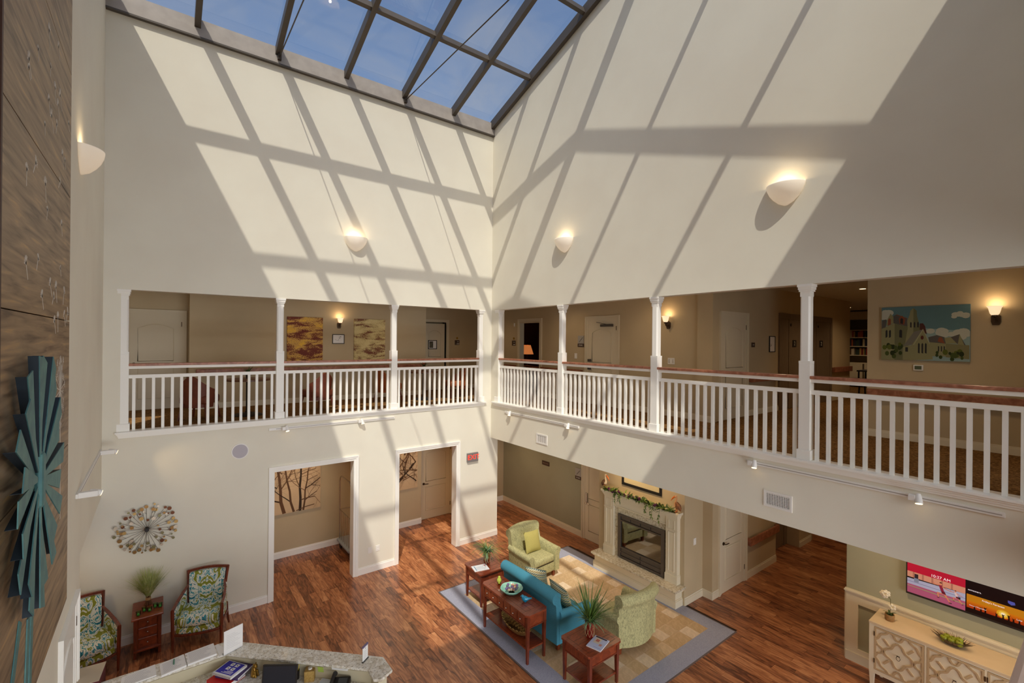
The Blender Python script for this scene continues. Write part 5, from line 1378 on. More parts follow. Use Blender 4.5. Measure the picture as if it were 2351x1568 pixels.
pc = thing('pen_cup', 'black pen cup with pens beside the monitor', 'pen cup', (1.33, 5.98, WT))
MB().lathe([(0.035, 0), (0.038, 0.10), (0.034, 0.10), (0.032, 0.01)], n=14).build('cup', m_signblk, pc, smooth=True)
for k, c_ in enumerate(((220, 190, 40), (40, 120, 80), (30, 30, 34), (200, 200, 200))):
    a = k * 1.7; MB().tube([(0.01 * math.cos(a), 0.01 * math.sin(a), 0.02), (0.035 * math.cos(a), 0.035 * math.sin(a), 0.17)], 0.004, 6).build('pen', mat('pen_colour', c_, 0.4), pc)
sn = MB().box(-0.035, 0.035, -0.002, 0, -0.04, 0.035).build('sticky_note', mat('sticky_green', (166, 190, 80), 0.8)); sn.location = (1.545, 5.735, 1.0); sn.rotation_euler = (0.25, 0, -PI / 4); tag(sn, 'green sticky note hanging below the counter edge', 'note')
ph = thing('desk_phone', 'black desk telephone at the right end of the desk', 'telephone', (1.70, 5.52, WT), -0.55)
MB().prism([(-0.10, 0), (0.10, 0), (0.10, 0.035), (-0.08, 0.075)][::-1], lambda a, b_, d: (d, -a, b_), -0.10, 0.11).build('phone_body', m_signblk, ph, bevel=0.006)
MB().tube([(-0.075, 0.10, 0.10), (-0.078, 0.03, 0.115), (-0.078, -0.04, 0.105), (-0.075, -0.10, 0.075)], [0.028, 0.02, 0.02, 0.028], 10).build('handset', m_signblk, ph, smooth=True)
MB().bar((0.03, 0.06, 0.071), (0.03, -0.02, 0.056), 0.10, 0.004, up=(0, 0.2, 1)).build('display', mat('phone_lcd', (64, 66, 66), 0.3), ph)
MB().box(-0.01, 0.03, 0.086, 0.089, 0.06, 0.066).build('silver_mark', m_chrome, ph)
q = [(1.30, 5.55), (1.50, 5.70), (1.62, 5.55), (1.42, 5.40)]
sheet('desk_paper', 'pale blue white paper between the tissue box and telephone', 'paper', [(1.55, 5.58), (1.66, 5.70), (1.585, 5.80), (1.50, 5.70)], WT, 0.003, mat('paper_blue', (214, 222, 236), 0.8))
sheet('desk_paper', 'white printed papers beside the telephone at the desk end', 'paper', [(1.80, 5.16), (1.99, 5.16), (1.99, 5.33), (1.82, 5.33)], WT, 0.006, m_paper)
sheet('notice_card', 'white card tucked under the counter edge above the telephone', 'card', [(1.66, 5.69), (1.80, 5.55), (1.81, 5.56), (1.67, 5.70)], 0.975, 0.055, m_paper)

# ------------------------------------------------------------------ luggage cart and corridor art
lc_ = thing('luggage_cart', 'chrome birdcage luggage cart inside the left cased opening', 'luggage cart', (3.64, 10.8, 0))
MB().prism([(-0.28, -0.42), (-0.22, -0.48), (0.22, -0.48), (0.28, -0.42), (0.28, 0.42), (0.22, 0.48), (-0.22, 0.48), (-0.28, 0.42)], lambda a, b_, d: (a, b_, d), 0.17, 0.215).build('deck', mat('deck_grey', (150, 158, 166), 0.5), lc_, bevel=0.008)
for sx in (-0.22, 0.22): MB().tube([(sx, -0.40, 0.21), (sx, -0.40, 1.55)] + [(sx, -0.40 + 0.12 * (1 - math.cos(a)), 1.55 + 0.16 * math.sin(a)) for a in (0.5, 1.0, 1.5)] + [(sx, 0.28, 1.71)] + [(sx, 0.28 + 0.12 * math.sin(a), 1.55 + 0.16 * math.cos(a)) for a in (0.5, 1.0, 1.5)] + [(sx, 0.40, 0.21)], 0.014, 10).build('hoop', m_chrome, lc_, smooth=True)
for sy in (-0.40, 0.40): MB().tube([(-0.22, sy, 0.90), (0.22, sy, 0.90)], 0.012, 8).build('cross_bar', m_chrome, lc_, smooth=True)
for sx in (-0.22, 0.22): MB().tube([(sx, -0.40, 0.90), (sx, 0.40, 0.90)], 0.011, 8).build('side_bar', m_chrome, lc_, smooth=True)
for k in range(5):
    for sx in (-0.22, 0.22): MB().tube([(sx, -0.27 + 0.135 * k, 0.21), (sx, -0.27 + 0.135 * k, 0.90)], 0.008, 6).build('rail_bar', m_chrome, lc_, smooth=True)
for sx in (-0.2, 0.2):
    for sy in (-0.36, 0.36): MB().tube([(sx - 0.02, sy, 0.085), (sx + 0.02, sy, 0.085)], 0.085, 16).build('caster_wheel', m_signblk, lc_, smooth=True)

def tree_art(label, loc, w, h, trunks, seed_, bare):
    t = thing('tree_painting', label, 'painting', loc)
    MB().box(-w / 2, w / 2, -0.035, 0, 0, h).build('canvas', mat('art_canvas', (214, 184, 146), 0.75, c2=(206, 176, 138), ns=3), t)
    r = random.Random(seed_); b = MB(); lay = [0]
    cols = [(96, 66, 42), (72, 48, 30), (120, 90, 62), (58, 42, 28), (104, 70, 44)]
    def seg(p, q, w0, w1, c):
        lay[0] += 1; b.c = lin(c); d = (q[0] - p[0], q[1] - p[1]); L_ = math.hypot(*d) or 1; nx, ny = -d[1] / L_, d[0] / L_; y = -0.0352 - 0.0000025 * lay[0]
        pts = [(p[0] + nx * w0, p[1] + ny * w0), (p[0] - nx * w0, p[1] - ny * w0), (q[0] - nx * w1, q[1] - ny * w1), (q[0] + nx * w1, q[1] + ny * w1)]
        pts = [(max(-w / 2, min(w / 2, a)), max(0, min(h, c_))) for a, c_ in pts]
        b.face([b.pt((a, y, c_)) for a, c_ in pts])
    def grow(p, ang, ln_, wd, depth, c):
        n = 4; 
        for k in range(n):
            a2 = ang + r.uniform(-0.22, 0.22); q = (p[0] + ln_ / n * math.sin(a2), p[1] + ln_ / n * math.cos(a2)); w2 = wd * 0.88
            if abs(q[0]) > w / 2 or q[1] > h or q[1] < 0: return
            seg(p, q, wd, w2, c)
            if depth > 0 and r.random() < 0.75: grow(q, a2 + r.choice((-1, 1)) * r.uniform(0.5, 1.1), ln_ * r.uniform(0.45, 0.75), w2 * 0.5, depth - 1, r.choice(cols))
            p, wd, ang = q, w2, a2
        if depth > 0: grow(p, ang + r.uniform(-.4, .4), ln_ * 0.7, wd * 0.8, depth - 1, c)
    for (x0, z0, ang, ln_, wd) in trunks: grow((x0, z0), ang, ln_, wd, 4, r.choice(cols))
    b.build('painted_branches', m_print, t)
tree_art('large canvas of bare brown trees seen through the left cased opening', (2.30, 11.42, 0.99), 1.45, 1.45, ((-0.05, 0.0, -0.15, 1.1, 0.038), (0.28, 0.0, 0.12, 1.1, 0.03), (0.15, 0.0, -0.25, 1.0, 0.026), (0.35, 0.0, 0.35, 0.9, 0.02), (-0.5, 0.02, 0.5, 0.8, 0.016), (-0.3, 0.35, -1.3, 0.7, 0.014), (0.30, 0.25, 1.2, 0.6, 0.012), (0.2, 0.02, 1.25, 0.8, 0.01), (-0.2, 0.6, -1.2, 0.6, 0.012), (0.4, 0.5, 1.1, 0.5, 0.012), (-0.1, 0.9, -0.9, 0.6, 0.012)), 5, False)
tree_art('canvas of thin brown branches seen through the right cased opening', (4.78, 11.42, 1.0), 1.45, 1.45, ((0.0, 0.1, 0.9, 0.9, 0.026), (0.1, 0.1, 0.6, 1.0, 0.016), (0.35, 0.9, 0.2, 0.5, 0.02), (0.4, 0.3, -0.9, 0.6, 0.014), (0.7, 0.45, -1.3, 0.5, 0.018), (0.3, 0.5, 0.4, 0.8, 0.016), (0.65, 0.7, -0.8, 0.6, 0.014), (0.2, 0.6, 0.8, 0.6, 0.014), (0.3, 0.25, 1.1, 0.5, 0.012), (0.68, 0.18, -1.0, 0.4, 0.014)), 8, True)
# ------------------------------------------------------------------ inset rug
rug = thing('area_rug', 'patchwork tan carpet with blue grey border under the seating group', 'rug')
m_border = mat('rug_border', (172, 174, 190), 0.95, c2=(158, 160, 178), ns=60, bump=0.3, spec=0.05)
x0, x1, y0, y1 = RUG
ix0, ix1, iy0, iy1 = 4.73, 7.54, 4.30, 7.70
m_edge = mat('rug_edge', (110, 96, 92), 0.8)
for nm, bxs in (('border_strip', ((x0, ix0, y0, y1), (ix1, x1, y0, y1), (ix0, ix1, y0, iy0), (ix0, ix1, iy1, y1))),):
    for (a, b, c, d) in bxs: MB().box(a, b, c, d, -0.011, 0.004).build(nm, m_border, rug)
for (a, b, c, d) in ((x0 - 0.025, x0, y0 - 0.025, y1 + 0.025), (x1, x1 + 0.025, y0 - 0.025, y1 + 0.025), (x0, x1, y0 - 0.025, y0), (x0, x1, y1, y1 + 0.025)): MB().box(a, b, c, d, -0.011, 0.003).build('edge_strip', m_edge, rug)
def m_make_tile(i, c):
    c2 = tuple(max(0, q - 9) for q in c)
    return mat('carpet_tile_%d' % i, c, 0.95, c2=c2, ns=7, dist=3.0, ramp=(0.44, 0.52), spec=0.05, bump=0.2, bs=120)
tm = [m_make_tile(i, c) for i, c in enumerate(((212, 184, 146), (208, 178, 138), (216, 188, 152), (230, 208, 178), (204, 174, 134)))]
nx_, ny_ = 12, 13; tw, tl = (ix1 - ix0) / nx_, (iy1 - iy0) / ny_
tmesh = []
for m_ in tm:
    me = MB().box(-tw / 2 + 0.001, tw / 2 - 0.001, -tl / 2 + 0.001, tl / 2 - 0.001, -0.011, 0.0).mesh('carpet_tile'); me.materials.append(m_); tmesh.append(me)
r = random.Random(12)
for i in range(nx_):
    for j in range(ny_):
        k = 3 if (i + 2 * j) % 5 == 0 else r.choice((0, 0, 1, 1, 2, 4))
        o = bpy.data.objects.new('carpet_tile', tmesh[k]); COL.objects.link(o); o.parent = rug
        o.location = (ix0 + tw * (i + 0.5), iy0 + tl * (j + 0.5), 0.003 + 0.001 * r.random())

# ------------------------------------------------------------------ upholstered seating
def rolled_seat(name, label, cat, loc, rz, W, seats, fab, curv, group=None):
    """facing -Y; W overall width"""
    t = thing(name, label, cat, loc, rz, group)
    hw = W / 2; at = 0.15
    bw_ = hw - 0.035
    def roll(cx, cz, rr, a0, a1, n): return [(cx + rr * math.cos(a0 + (a1 - a0) * k / n), cz + rr * math.sin(a0 + (a1 - a0) * k / n)) for k in range(n + 1)]
    bp = [(0.20, 0.14), (0.20, 0.44), (0.235, 0.66), (0.275, 0.80)] + roll(0.352, 0.868, 0.092, 2.7, -1.2, 12) + [(0.365, 0.74), (0.355, 0.55), (0.345, 0.14)]
    def bf(s, p):
        u = -1 + 2 * s; e = u * u
        return (bw_ * u * (1 - 0.10 * max(0, 0.6 - p[1]) * (1 if curv > 0.05 else 0)), p[0] - curv * e, p[1] + (0.035 * (1 - e) if p[1] > 0.75 else 0))
    MB().sweep(bp[::-1], 14, bf).build('backrest', fab, t, smooth=True, ang=50)
    for s in (-1, 1):
        ap = [(hw - at, 0.14), (hw - at, 0.50)] + roll(hw - 0.055, 0.545, 0.068, 2.7, -0.9, 10) + [(hw - 0.028, 0.45), (hw - 0.03, 0.14)]
        def af(q, p, s=s): return (s * p[0], -0.38 + 0.66 * q - curv * 0.3, p[1] + (0.05 * q * q if p[1] > 0.4 else 0))
        MB().sweep(ap if s < 0 else ap[::-1], 10, af).build('arm', fab, t, smooth=True, ang=50)
    MB().box(-hw + 0.05, hw - 0.05, -0.36, 0.22, 0.13, 0.33).build('seat_base', fab, t, bevel=0.015, seg=3)
    iw = hw - at
    for k in range(seats):
        a = -iw + 2 * iw * k / seats; b = -iw + 2 * iw * (k + 1) / seats
        MB().box(a + 0.004, b - 0.004, -0.385, 0.20, 0.335, 0.48).build('seat_cushion', fab, t, bevel=0.045, seg=4)
    wl = MB().tube([(-iw + 0.01, -0.363, 0.332), (iw - 0.01, -0.363, 0.332)], 0.006, 6).build('welt', m_dark, t)
    for sx in (-1, 1):
        for y in (-0.31, 0.24 - curv * 0.6): MB().taper(sx * (hw - 0.12) - 0.032, sx * (hw - 0.12) + 0.032, y - 0.032, y + 0.032, 0, 0.14, 0.72).build('leg', m_legwood, t)
    return t
rolled_seat('green_armchair', 'pale green armchair with rolled arms facing the camera, left of the fireplace', 'armchair', (6.28, 7.52, 0), 0.07, 0.88, 1, m_green_fab, 0.06, 'green armchairs')
rolled_seat('green_armchair', 'pale green armchair seen from behind with curved rolled back', 'armchair', (6.14, 4.92, 0), PI - 0.08, 0.90, 1, m_green_fab, 0.13, 'green armchairs')
rolled_seat('loveseat', 'teal loveseat with long rolled back seen from behind', 'sofa', (5.32, 6.05, 0), PI / 2, 1.46, 2, m_teal_fab, 0.02)
def pillow(name, label, loc, rot, w, h, th, m):
    b = MB(); n = 10
    for side in (1, -1):
        for i in range(n + 1):
            for j in range(n + 1):
                u, v = -1 + 2 * i / n, -1 + 2 * j / n
                k = max(0, (1 - abs(u) ** 2.6) * (1 - abs(v) ** 2.6)) ** 0.5
                ew = 1 - 0.06 * (1 - v * v); eh = 1 - 0.06 * (1 - u * u)
                b.pt((u * w / 2 * ew, side * -th / 2 * k, v * h / 2 * eh))
    q = (n + 1) ** 2
    for i in range(n):
        for j in range(n):
            a = i * (n + 1) + j; b.face((a, a + n + 1, a + n + 2, a + 1)); b.face((q + a, q + a + 1, q + a + n + 2, q + a + n + 1))
    o = b.build(name, m, None, smooth=True, ang=80); o.location = loc; o.rotation_euler = rot
    return tag(o, label, 'pillow')
pillow('throw_pillow', 'square mustard linen pillow on the pale green armchair facing the camera', (6.30, 7.54, 0.69), (-0.30, 0.05, 0.05), 0.42, 0.42, 0.15, m_pillow)
pillow('throw_pillow', 'zigzag striped pillow at the far end of the teal loveseat', (5.44, 6.38, 0.66), (-0.35, 0.0, PI / 2 + 0.5), 0.42, 0.42, 0.15, m_chev)
pillow('throw_pillow', 'zigzag striped pillow at the near end of the teal loveseat', (5.40, 5.70, 0.65), (-0.35, 0, PI / 2 - 0.12), 0.50, 0.42, 0.15, m_chev)

# ------------------------------------------------------------------ wooden tables
def end_table(name, label, loc, w, d, h=0.62, group='square end tables'):
    t = thing(name, label, 'table', loc, 0, group)
    a, b = w / 2, d / 2
    c = 0.035
    oct_ = [(-a + c, -b), (a - c, -b), (a, -b + c), (a, b - c), (a - c, b), (-a + c, b), (-a, b - c), (-a, -b + c)]
    MB().prism(oct_, xy, h - 0.03, h).build('table_top', m_cherry, t, bevel=0.005)
    g = MB(); gz = h + 0.0004
    for (p, q) in (((-a + 0.07, -b + 0.08), (a - 0.07, -b + 0.08)), ((-a + 0.07, b - 0.08), (a - 0.07, b - 0.08)), ((-a + 0.07, -b + 0.08), (-a + 0.07, b - 0.08)), ((a - 0.07, -b + 0.08), (a - 0.07, b - 0.08)), ((-a + 0.07, -0.09), (a - 0.07, -0.09)), ((-a + 0.07, 0.09), (a - 0.07, 0.09))):
        g.bar((p[0], p[1], gz), (q[0], q[1], gz), 0.004, 0.0006)
    g.build('top_grooves', m_dark, t)
    MB().box(-a + 0.04, a - 0.04, -b + 0.04, b - 0.04, h - 0.17, h - 0.03).build('apron', m_cherry, t)
    MB().box(-a + 0.033, a - 0.033, -b + 0.033, b - 0.033, h - 0.185, h - 0.168).build('apron_bead', m_cherry2, t)
    for sx in (-1, 1):
        for sy in (-1, 1): MB().taper(sx * (a - 0.055) - 0.027, sx * (a - 0.055) + 0.027, sy * (b - 0.055) - 0.027, sy * (b - 0.055) + 0.027, 0, h - 0.03, 0.62).build('leg', m_cherry2, t)
    MB().box(-a + 0.06, a - 0.06, -b + 0.06, b - 0.06, 0.13, 0.155).build('lower_shelf', m_cherry, t)
    return t
end_table('end_table', 'square cherry end table at the far end of the console, by the cased opening', (5.0, 7.385, 0), 0.60, 0.60)
end_table('end_table', 'square cherry end table with spiky plant in front of the near green armchair', (5.005, 4.65, 0), 0.67, 0.60)
ct = thing('console_table', 'long cherry console table with six small drawers behind the teal loveseat', 'table', (4.645, 6.035, 0))
a, b_, c = 0.215, 0.63, 0.05
oct_ = [(-a + c, -b_), (a - c, -b_), (a, -b_ + c), (a, b_ - c), (a - c, b_), (-a + c, b_), (-a, b_ - c), (-a, -b_ + c)]
MB().prism(oct_, xy, 0.73, 0.76).build('table_top', m_cherry, ct, bevel=0.005)
g = MB()
for (p, q) in (((-0.14, -0.5), (-0.14, 0.5)), ((0.14, -0.5), (0.14, 0.5)), ((-0.14, -0.5), (0.14, -0.5)), ((-0.14, 0.5), (0.14, 0.5)), ((-0.045, -0.5), (-0.045, 0.5)), ((0.045, -0.5), (0.045, 0.5))): g.bar((p[0], p[1], 0.7604), (q[0], q[1], 0.7604), 0.004, 0.0006)
g.build('top_grooves', m_dark, ct)
MB().box(-a + 0.03, a - 0.03, -b_ + 0.03, b_ - 0.03, 0.565, 0.73).build('apron', m_cherry, ct); MB().box(-a + 0.022, a - 0.022, -b_ + 0.022, b_ - 0.022, 0.55, 0.567).build('apron_bead', m_cherry2, ct)
for k in range(6):
    y = -0.54 + 0.18 * (k + 0.5)
    d_ = MB().box(-a + 0.016, -a + 0.032, y - 0.082, y + 0.082, 0.58, 0.722).build('drawer', m_cherry, ct, bevel=0.004)
    MB().ball((-a + 0.002, y, 0.65), 0.012, 10, 6).build('knob', m_chrome, d_, smooth=True)
for sx in (-1, 1):
    for sy in (-1, 1): MB().taper(sx * (a - 0.05) - 0.027, sx * (a - 0.05) + 0.027, sy * (b_ - 0.05) - 0.027, sy * (b_ - 0.05) + 0.027, 0, 0.73, 0.62).build('leg', m_cherry2, ct)
MB().box(-a + 0.05, a - 0.05, -b_ + 0.05, b_ - 0.05, 0.20, 0.225).build('lower_shelf', m_cherry, ct)

# boat basket of gold discs
bk = thing('boat_basket', 'long oval basket of woven gold discs on the console shelf', 'basket', (4.62, 5.93, 0.225))
m_gdisc = mat('gold_disc', (190, 152, 86), 0.5, 0.3); m_gweave = mat('gold_weave', (150, 112, 58), 0.7, 0.2, c2=(110, 80, 40), ns=80)
b = MB(); nu, nv = 24, 6
for j in range(nv + 1):
    v = j / nv; k = 0.45 + 0.55 * v
    for i in range(nu):
        a2 = 2 * PI * i / nu; b.pt((0.125 * k * math.cos(a2), 0.36 * k * math.sin(a2), 0.01 + 0.12 * v ** 1.6 * (0.75 + 0.5 * math.sin(a2) ** 2)))
for j in range(nv):
    for i in range(nu): b.face((j * nu + i, j * nu + (i + 1) % nu, (j + 1) * nu + (i + 1) % nu, (j + 1) * nu + i))
b.face([i for i in range(nu)][::-1])
o = b.build('basket_shell', m_gweave, bk, smooth=True); so = o.modifiers.new('thick', 'SOLIDIFY'); so.thickness = 0.006
dsc = None
for j, v in enumerate((0.2, 0.45, 0.7, 0.95)):
    k = 0.45 + 0.55 * v; n = int(16 + 10 * v)
    for i in range(n):
        a2 = 2 * PI * (i + 0.5 * (j % 2)) / n; z = 0.018 + 0.12 * v ** 1.6 * (0.75 + 0.5 * math.sin(a2) ** 2)
        p = (0.115 * k * math.cos(a2), 0.345 * k * math.sin(a2), z)
        if dsc is None: dsc = MB().tube([(0, 0, -0.003), (0, 0, 0.003)], 0.021, 9).build('gold_disc', m_gdisc, bk); dsc.location = p; dsc.rotation_euler = (0, -0.8 * math.cos(a2), 0)
        else: share(dsc, 'gold_disc', bk, p, (0.3 * math.sin(a2), -0.8 * math.cos(a2), 0))
# bowl of potpourri
pb = thing('scalloped_bowl', 'scalloped green glass bowl of dried pods on the console', 'bowl', (4.66, 6.10, 0.76))
m_bowl = mat('sea_green_glass', (120, 186, 166), 0.15, c2=(160, 208, 186), ns=9, coat=0.4)
b = MB(); nu = 48
for (rad, z) in ((0.05, 0.0), (0.09, 0.008), (0.135, 0.03), (0.165, 0.06), (0.178, 0.085)):
    for i in range(nu):
        a2 = 2 * PI * i / nu; s = 1 + (0.06 * abs(math.cos(3.5 * a2)) ** 0.5 - 0.03) * (rad / 0.178) ** 2; b.pt((rad * s * math.cos(a2), rad * s * math.sin(a2), z))
for j in range(4):
    for i in range(nu): b.face((j * nu + i, j * nu + (i + 1) % nu, (j + 1) * nu + (i + 1) % nu, (j + 1) * nu + i))
b.face(list(range(nu))[::-1]); o = b.build('bowl_body', m_bowl, pb, smooth=True, ang=80); so = o.modifiers.new('thick', 'SOLIDIFY'); so.thickness = 0.006; so.offset = 1
podc = [((176, 120, 96), 'tan pink'), ((122, 100, 150), 'lavender'), ((214, 184, 160), 'cream'), ((112, 112, 130), 'blue grey'), ((190, 150, 110), 'straw')]
podm = []
for c_, nm in podc:
    me = MB(); me.ball((0, 0, 0), 0.022, 8, 6); mm = me.mesh('dried_pod')
    mm.materials.append(mat('pod_' + nm.replace(' ', '_'), c_, 0.85, bump=0.8, bs=90)); podm.append(mm)
r = random.Random(6)
for k in range(30):
    a2 = r.uniform(0, 2 * PI); q = 0.115 * math.sqrt(r.random()); ci = r.randrange(5)
    o = bpy.data.objects.new('dried_pod', podm[ci]); COL.objects.link(o)
    o.location = (4.66 + q * math.cos(a2), 6.10 + q * math.sin(a2), 0.76 + 0.052 + 0.25 * q + 0.02 * r.random()); s = r.uniform(0.75, 1.05); o.scale = (s, s, s)
    tag(o, podc[ci][1] + ' dried pod in the scalloped green bowl', 'dried pod', 'dried pods in the green bowl')
def ceramic_bird(loc, rz, label, m):
    t = thing('ceramic_bird', label, 'figurine', loc, rz); t.scale = (1.2, 1.2, 1.2)
    b = MB(); sec = [(-0.05, 0.045, 0.004), (-0.042, 0.048, 0.020), (-0.02, 0.042, 0.034), (0.0, 0.037, 0.036), (0.025, 0.036, 0.028), (0.045, 0.040, 0.016), (0.07, 0.046, 0.010), (0.088, 0.050, 0.012)]
    b.tube([(x_, 0, z) for x_, z, _ in sec], [q for _, _, q in sec], 12)
    b.ball((-0.035, 0, 0.068), 0.020, 10, 7); b.tube([(-0.052, 0, 0.068), (-0.068, 0, 0.064)], [0.007, 0.001], 6); b.lathe([(0.02, 0.0), (0.022, 0.006), (0.012, 0.012)], (0, 0, 0), 10)
    b.build('bird_body', m, t, smooth=True, ang=70)
ceramic_bird((4.663, 6.455, 0.76), PI - 2.2 + PI, 'small lime green ceramic bird on the console', mat('lime_glaze', (176, 190, 70), 0.15, coat=0.4))
ceramic_bird((4.672, 5.757, 0.76), -0.75, 'small turquoise ceramic bird on the console', mat('turq_glaze', (30, 140, 176), 0.12, coat=0.5))

# vases with spiky grass
m_vase = mat('red_vase', (110, 24, 18), 0.25, coat=0.3); m_lat = mat('vase_lattice', (196, 160, 110), 0.5)
m_blade1 = mat('blade_green', (70, 102, 40), 0.55, c2=(110, 140, 62), ns=9); m_blade2 = mat('blade_pale', (120, 150, 110), 0.6)
def spiky(loc, label, big, seed_):
    t = thing('spiky_plant', label, 'plant', loc, 0, 'spiky plants in red vases')
    h = 0.235
    MB().lathe([(0.055, 0), (0.060, 0.01), (0.066, h - 0.01), (0.068, h), (0.058, h), (0.054, h - 0.04)], n=20).build('vase', m_vase, t, smooth=True)
    lt = MB()
    for s in (-1, 1):
        for k in range(8):
            lt.tube([(0.0675 * math.cos(2 * PI * k / 8 + s * v * 1.1), 0.0675 * math.sin(2 * PI * k / 8 + s * v * 1.1), 0.02 + v * (h - 0.04)) for v in [q / 6 for q in range(7)]], 0.0018, 4, caps=False)
    lt.build('vase_lattice', m_lat, t)
    r = random.Random(seed_)
    b = MB()
    for k in range(90 if big else 80):
        ln_ = r.uniform(0.30, 0.62) if big else r.uniform(0.25, 0.55)
        b.blade((r.uniform(-.03, .03), r.uniform(-.03, .03), h - 0.03), r.uniform(0, 2 * PI), r.uniform(0.0, 0.75), ln_, 0.009 if big else 0.0045, r.uniform(0.1, 0.9) if big else r.uniform(0.9, 2.2), 6)
    b.build('foliage', m_blade1, t)
    b = MB()
    for k in range(70): b.blade((r.uniform(-.04, .04), r.uniform(-.04, .04), h - 0.01), r.uniform(0, 2 * PI), r.uniform(0.3, 1.3), r.uniform(0.1, 0.26), 0.010, r.uniform(0.6, 1.6), 4)
    b.build('filler_leaves', m_blade2, t)
spiky((5.06, 7.42, 0.62), 'arching grass plant in red lattice vase on the far end table', False, 3)
spiky((5.02, 4.69, 0.62), 'spiky leafed plant in red lattice vase on the near end table', True, 4)
def magazine(loc, rz, label, cols):
    t = thing('magazine', label, 'magazine', loc, rz)
    MB().box(-0.11, 0.11, -0.145, 0.145, 0, 0.010).build('pages', m_paper, t)
    p = MB()
    for (x_0, x_1, y_0, y_1, c_) in cols: p.c = lin(c_); p.quad((x_0, y_0, 0.0104), (x_1, y_0, 0.0104), (x_1, y_1, 0.0104), (x_0, y_1, 0.0104))
    p.build('cover_print', m_print, t)
magazine((4.85, 7.33, 0.62), 1.35, 'white brochure with blue stripe beside the vase on the far end table', [(-0.11, 0.11, -0.145, 0.145, (232, 234, 240)), ] + [(-0.09, 0.09, 0.10, 0.104, (90, 170, 200))])
mg = magazine((4.99, 4.50, 0.62), 1.85, 'pale blue magazine on the near end table', [(-0.11, 0.11, -0.145, 0.145, (190, 200, 232))])
m2 = bpy.data.objects['magazine.001']
p = MB()
for k, (x_0, x_1, y_0, y_1, c_) in enumerate(((-0.02, 0.07, -0.11, 0.02, (214, 204, 190)), (-0.08, 0.09, -0.14, -0.11, (60, 50, 66)), (0.0, 0.05, -0.08, -0.02, (196, 120, 110)), (-0.07, -0.03, 0.0, 0.05, (200, 150, 140)), (-0.09, 0.02, 0.10, 0.106, (120, 130, 190)))):
    p.c = lin(c_); z = 0.0106 + k * 0.0001; p.quad((x_0, y_0, z), (x_1, y_0, z), (x_1, y_1, z), (x_0, y_1, z))
p.build('cover_pictures', m_print, m2)
m1 = bpy.data.objects['magazine']; p = MB()
for k in range(7): p.c = lin((170, 178, 190)); p.quad((-0.08, 0.07 - 0.022 * k, 0.0108), (0.06 - 0.02 * (k % 2), 0.07 - 0.022 * k, 0.0108), (0.06 - 0.02 * (k % 2), 0.076 - 0.022 * k, 0.0108), (-0.08, 0.076 - 0.022 * k, 0.0108))
p.c = lin((90, 160, 200)); p.quad((-0.09, 0.09, 0.0108), (0.09, 0.09, 0.0108), (0.09, 0.10, 0.0108), (-0.09, 0.10, 0.0108)); p.c = lin((196, 110, 110)); p.quad((0.04, -0.12, 0.0108), (0.08, -0.12, 0.0108), (0.08, -0.09, 0.0108), (0.04, -0.09, 0.0108))
p.build('cover_text', m_print, m1)

# ------------------------------------------------------------------ fireplace
fp = thing('fireplace', 'cream fireplace with granite surround, black metal firebox and raised hearth', 'fireplace', (7.82, 5.93, 0), -PI / 2)
# local: x along wall (+x = world -y), -Y toward the room (world -x)
lx = lambda yw: 5.93 - yw
MB().box(lx(6.98), lx(4.985), -0.21, 0, 0, 0.27).build('hearth_base', m_cream, fp)
hb = MB(); hb.box(lx(7.0), lx(4.965), -0.235, 0, 0, 0.13); hb.box(lx(7.0), lx(4.975), -0.225, 0, 0.13, 0.15); hb.box(lx(7.0), lx(4.955), -0.25, 0, 0.27, 0.305); hb.box(lx(7.0), lx(4.93), -0.29, 0, 0.305, 0.34); hb.build('hearth_moulding', m_cream, fp)
MB().box(lx(6.97), lx(4.90), -0.345, 0, 0.34, 0.38).build('hearth_slab', m_granite2, fp, bevel=0.006)
for (a, c) in ((6.81, 6.56), (5.27, 5.03)):
    p0, p1 = lx(a), lx(c); pl = MB().box(p0, p1, -0.10, 0, 0.38, 1.60).build('pilaster', m_cream, fp)
    MB().box(p0 - 0.015, p1 + 0.015, -0.118, 0, 0.38, 0.53).build('pilaster_base', m_cream, pl, bevel=0.004); MB().box(p0 - 0.008, p1 + 0.008, -0.110, 0, 0.53, 0.55).build('base_bead', m_cream, pl)
    for (z0, z1) in ((0.60, 1.34), (1.40, 1.56)):
        MB().tube([(u, -0.102, v) for u, v in loop_path(p0 + 0.06, p1 - 0.06, z0, z1)], 0.009, 4, closed=True).build('panel_moulding', m_cream, pl)
    MB().box(p0 - 0.006, p1 + 0.006, -0.108, 0, 1.355, 1.375).build('band', m_cream, pl)
MB().box(lx(6.56), lx(5.27), -0.075, 0, 1.43, 1.60).build('frieze', m_cream, fp)
MB().box(lx(6.56), lx(5.27), -0.088, 0, 1.43, 1.452).build('frieze_bead', m_cream, fp)
cr = MB()
for (z0, z1, d, e) in ((1.60, 1.625, 0.112, 0.01), (1.625, 1.655, 0.128, 0.02), (1.655, 1.69, 0.148, 0.03)): cr.box(lx(6.81) - e, lx(5.03) + e, -d, 0, z0, z1)
cr.build('crown_moulding', m_cream, fp)
MB().box(lx(6.86), lx(4.97), -0.175, 0, 1.69, 1.735).build('mantel_shelf', m_cream, fp, bevel=0.006)
sr = MB(); sr.box(lx(6.56), lx(6.44), -0.05, 0, 0.38, 1.43); sr.box(lx(5.33), lx(5.27), -0.05, 0, 0.38, 1.43); sr.box(lx(6.44), lx(5.33), -0.05, 0, 1.29, 1.43); sr.build('granite_surround', m_granite2, fp)
fb = MB(); f0, f1 = lx(6.45), lx(5.32)
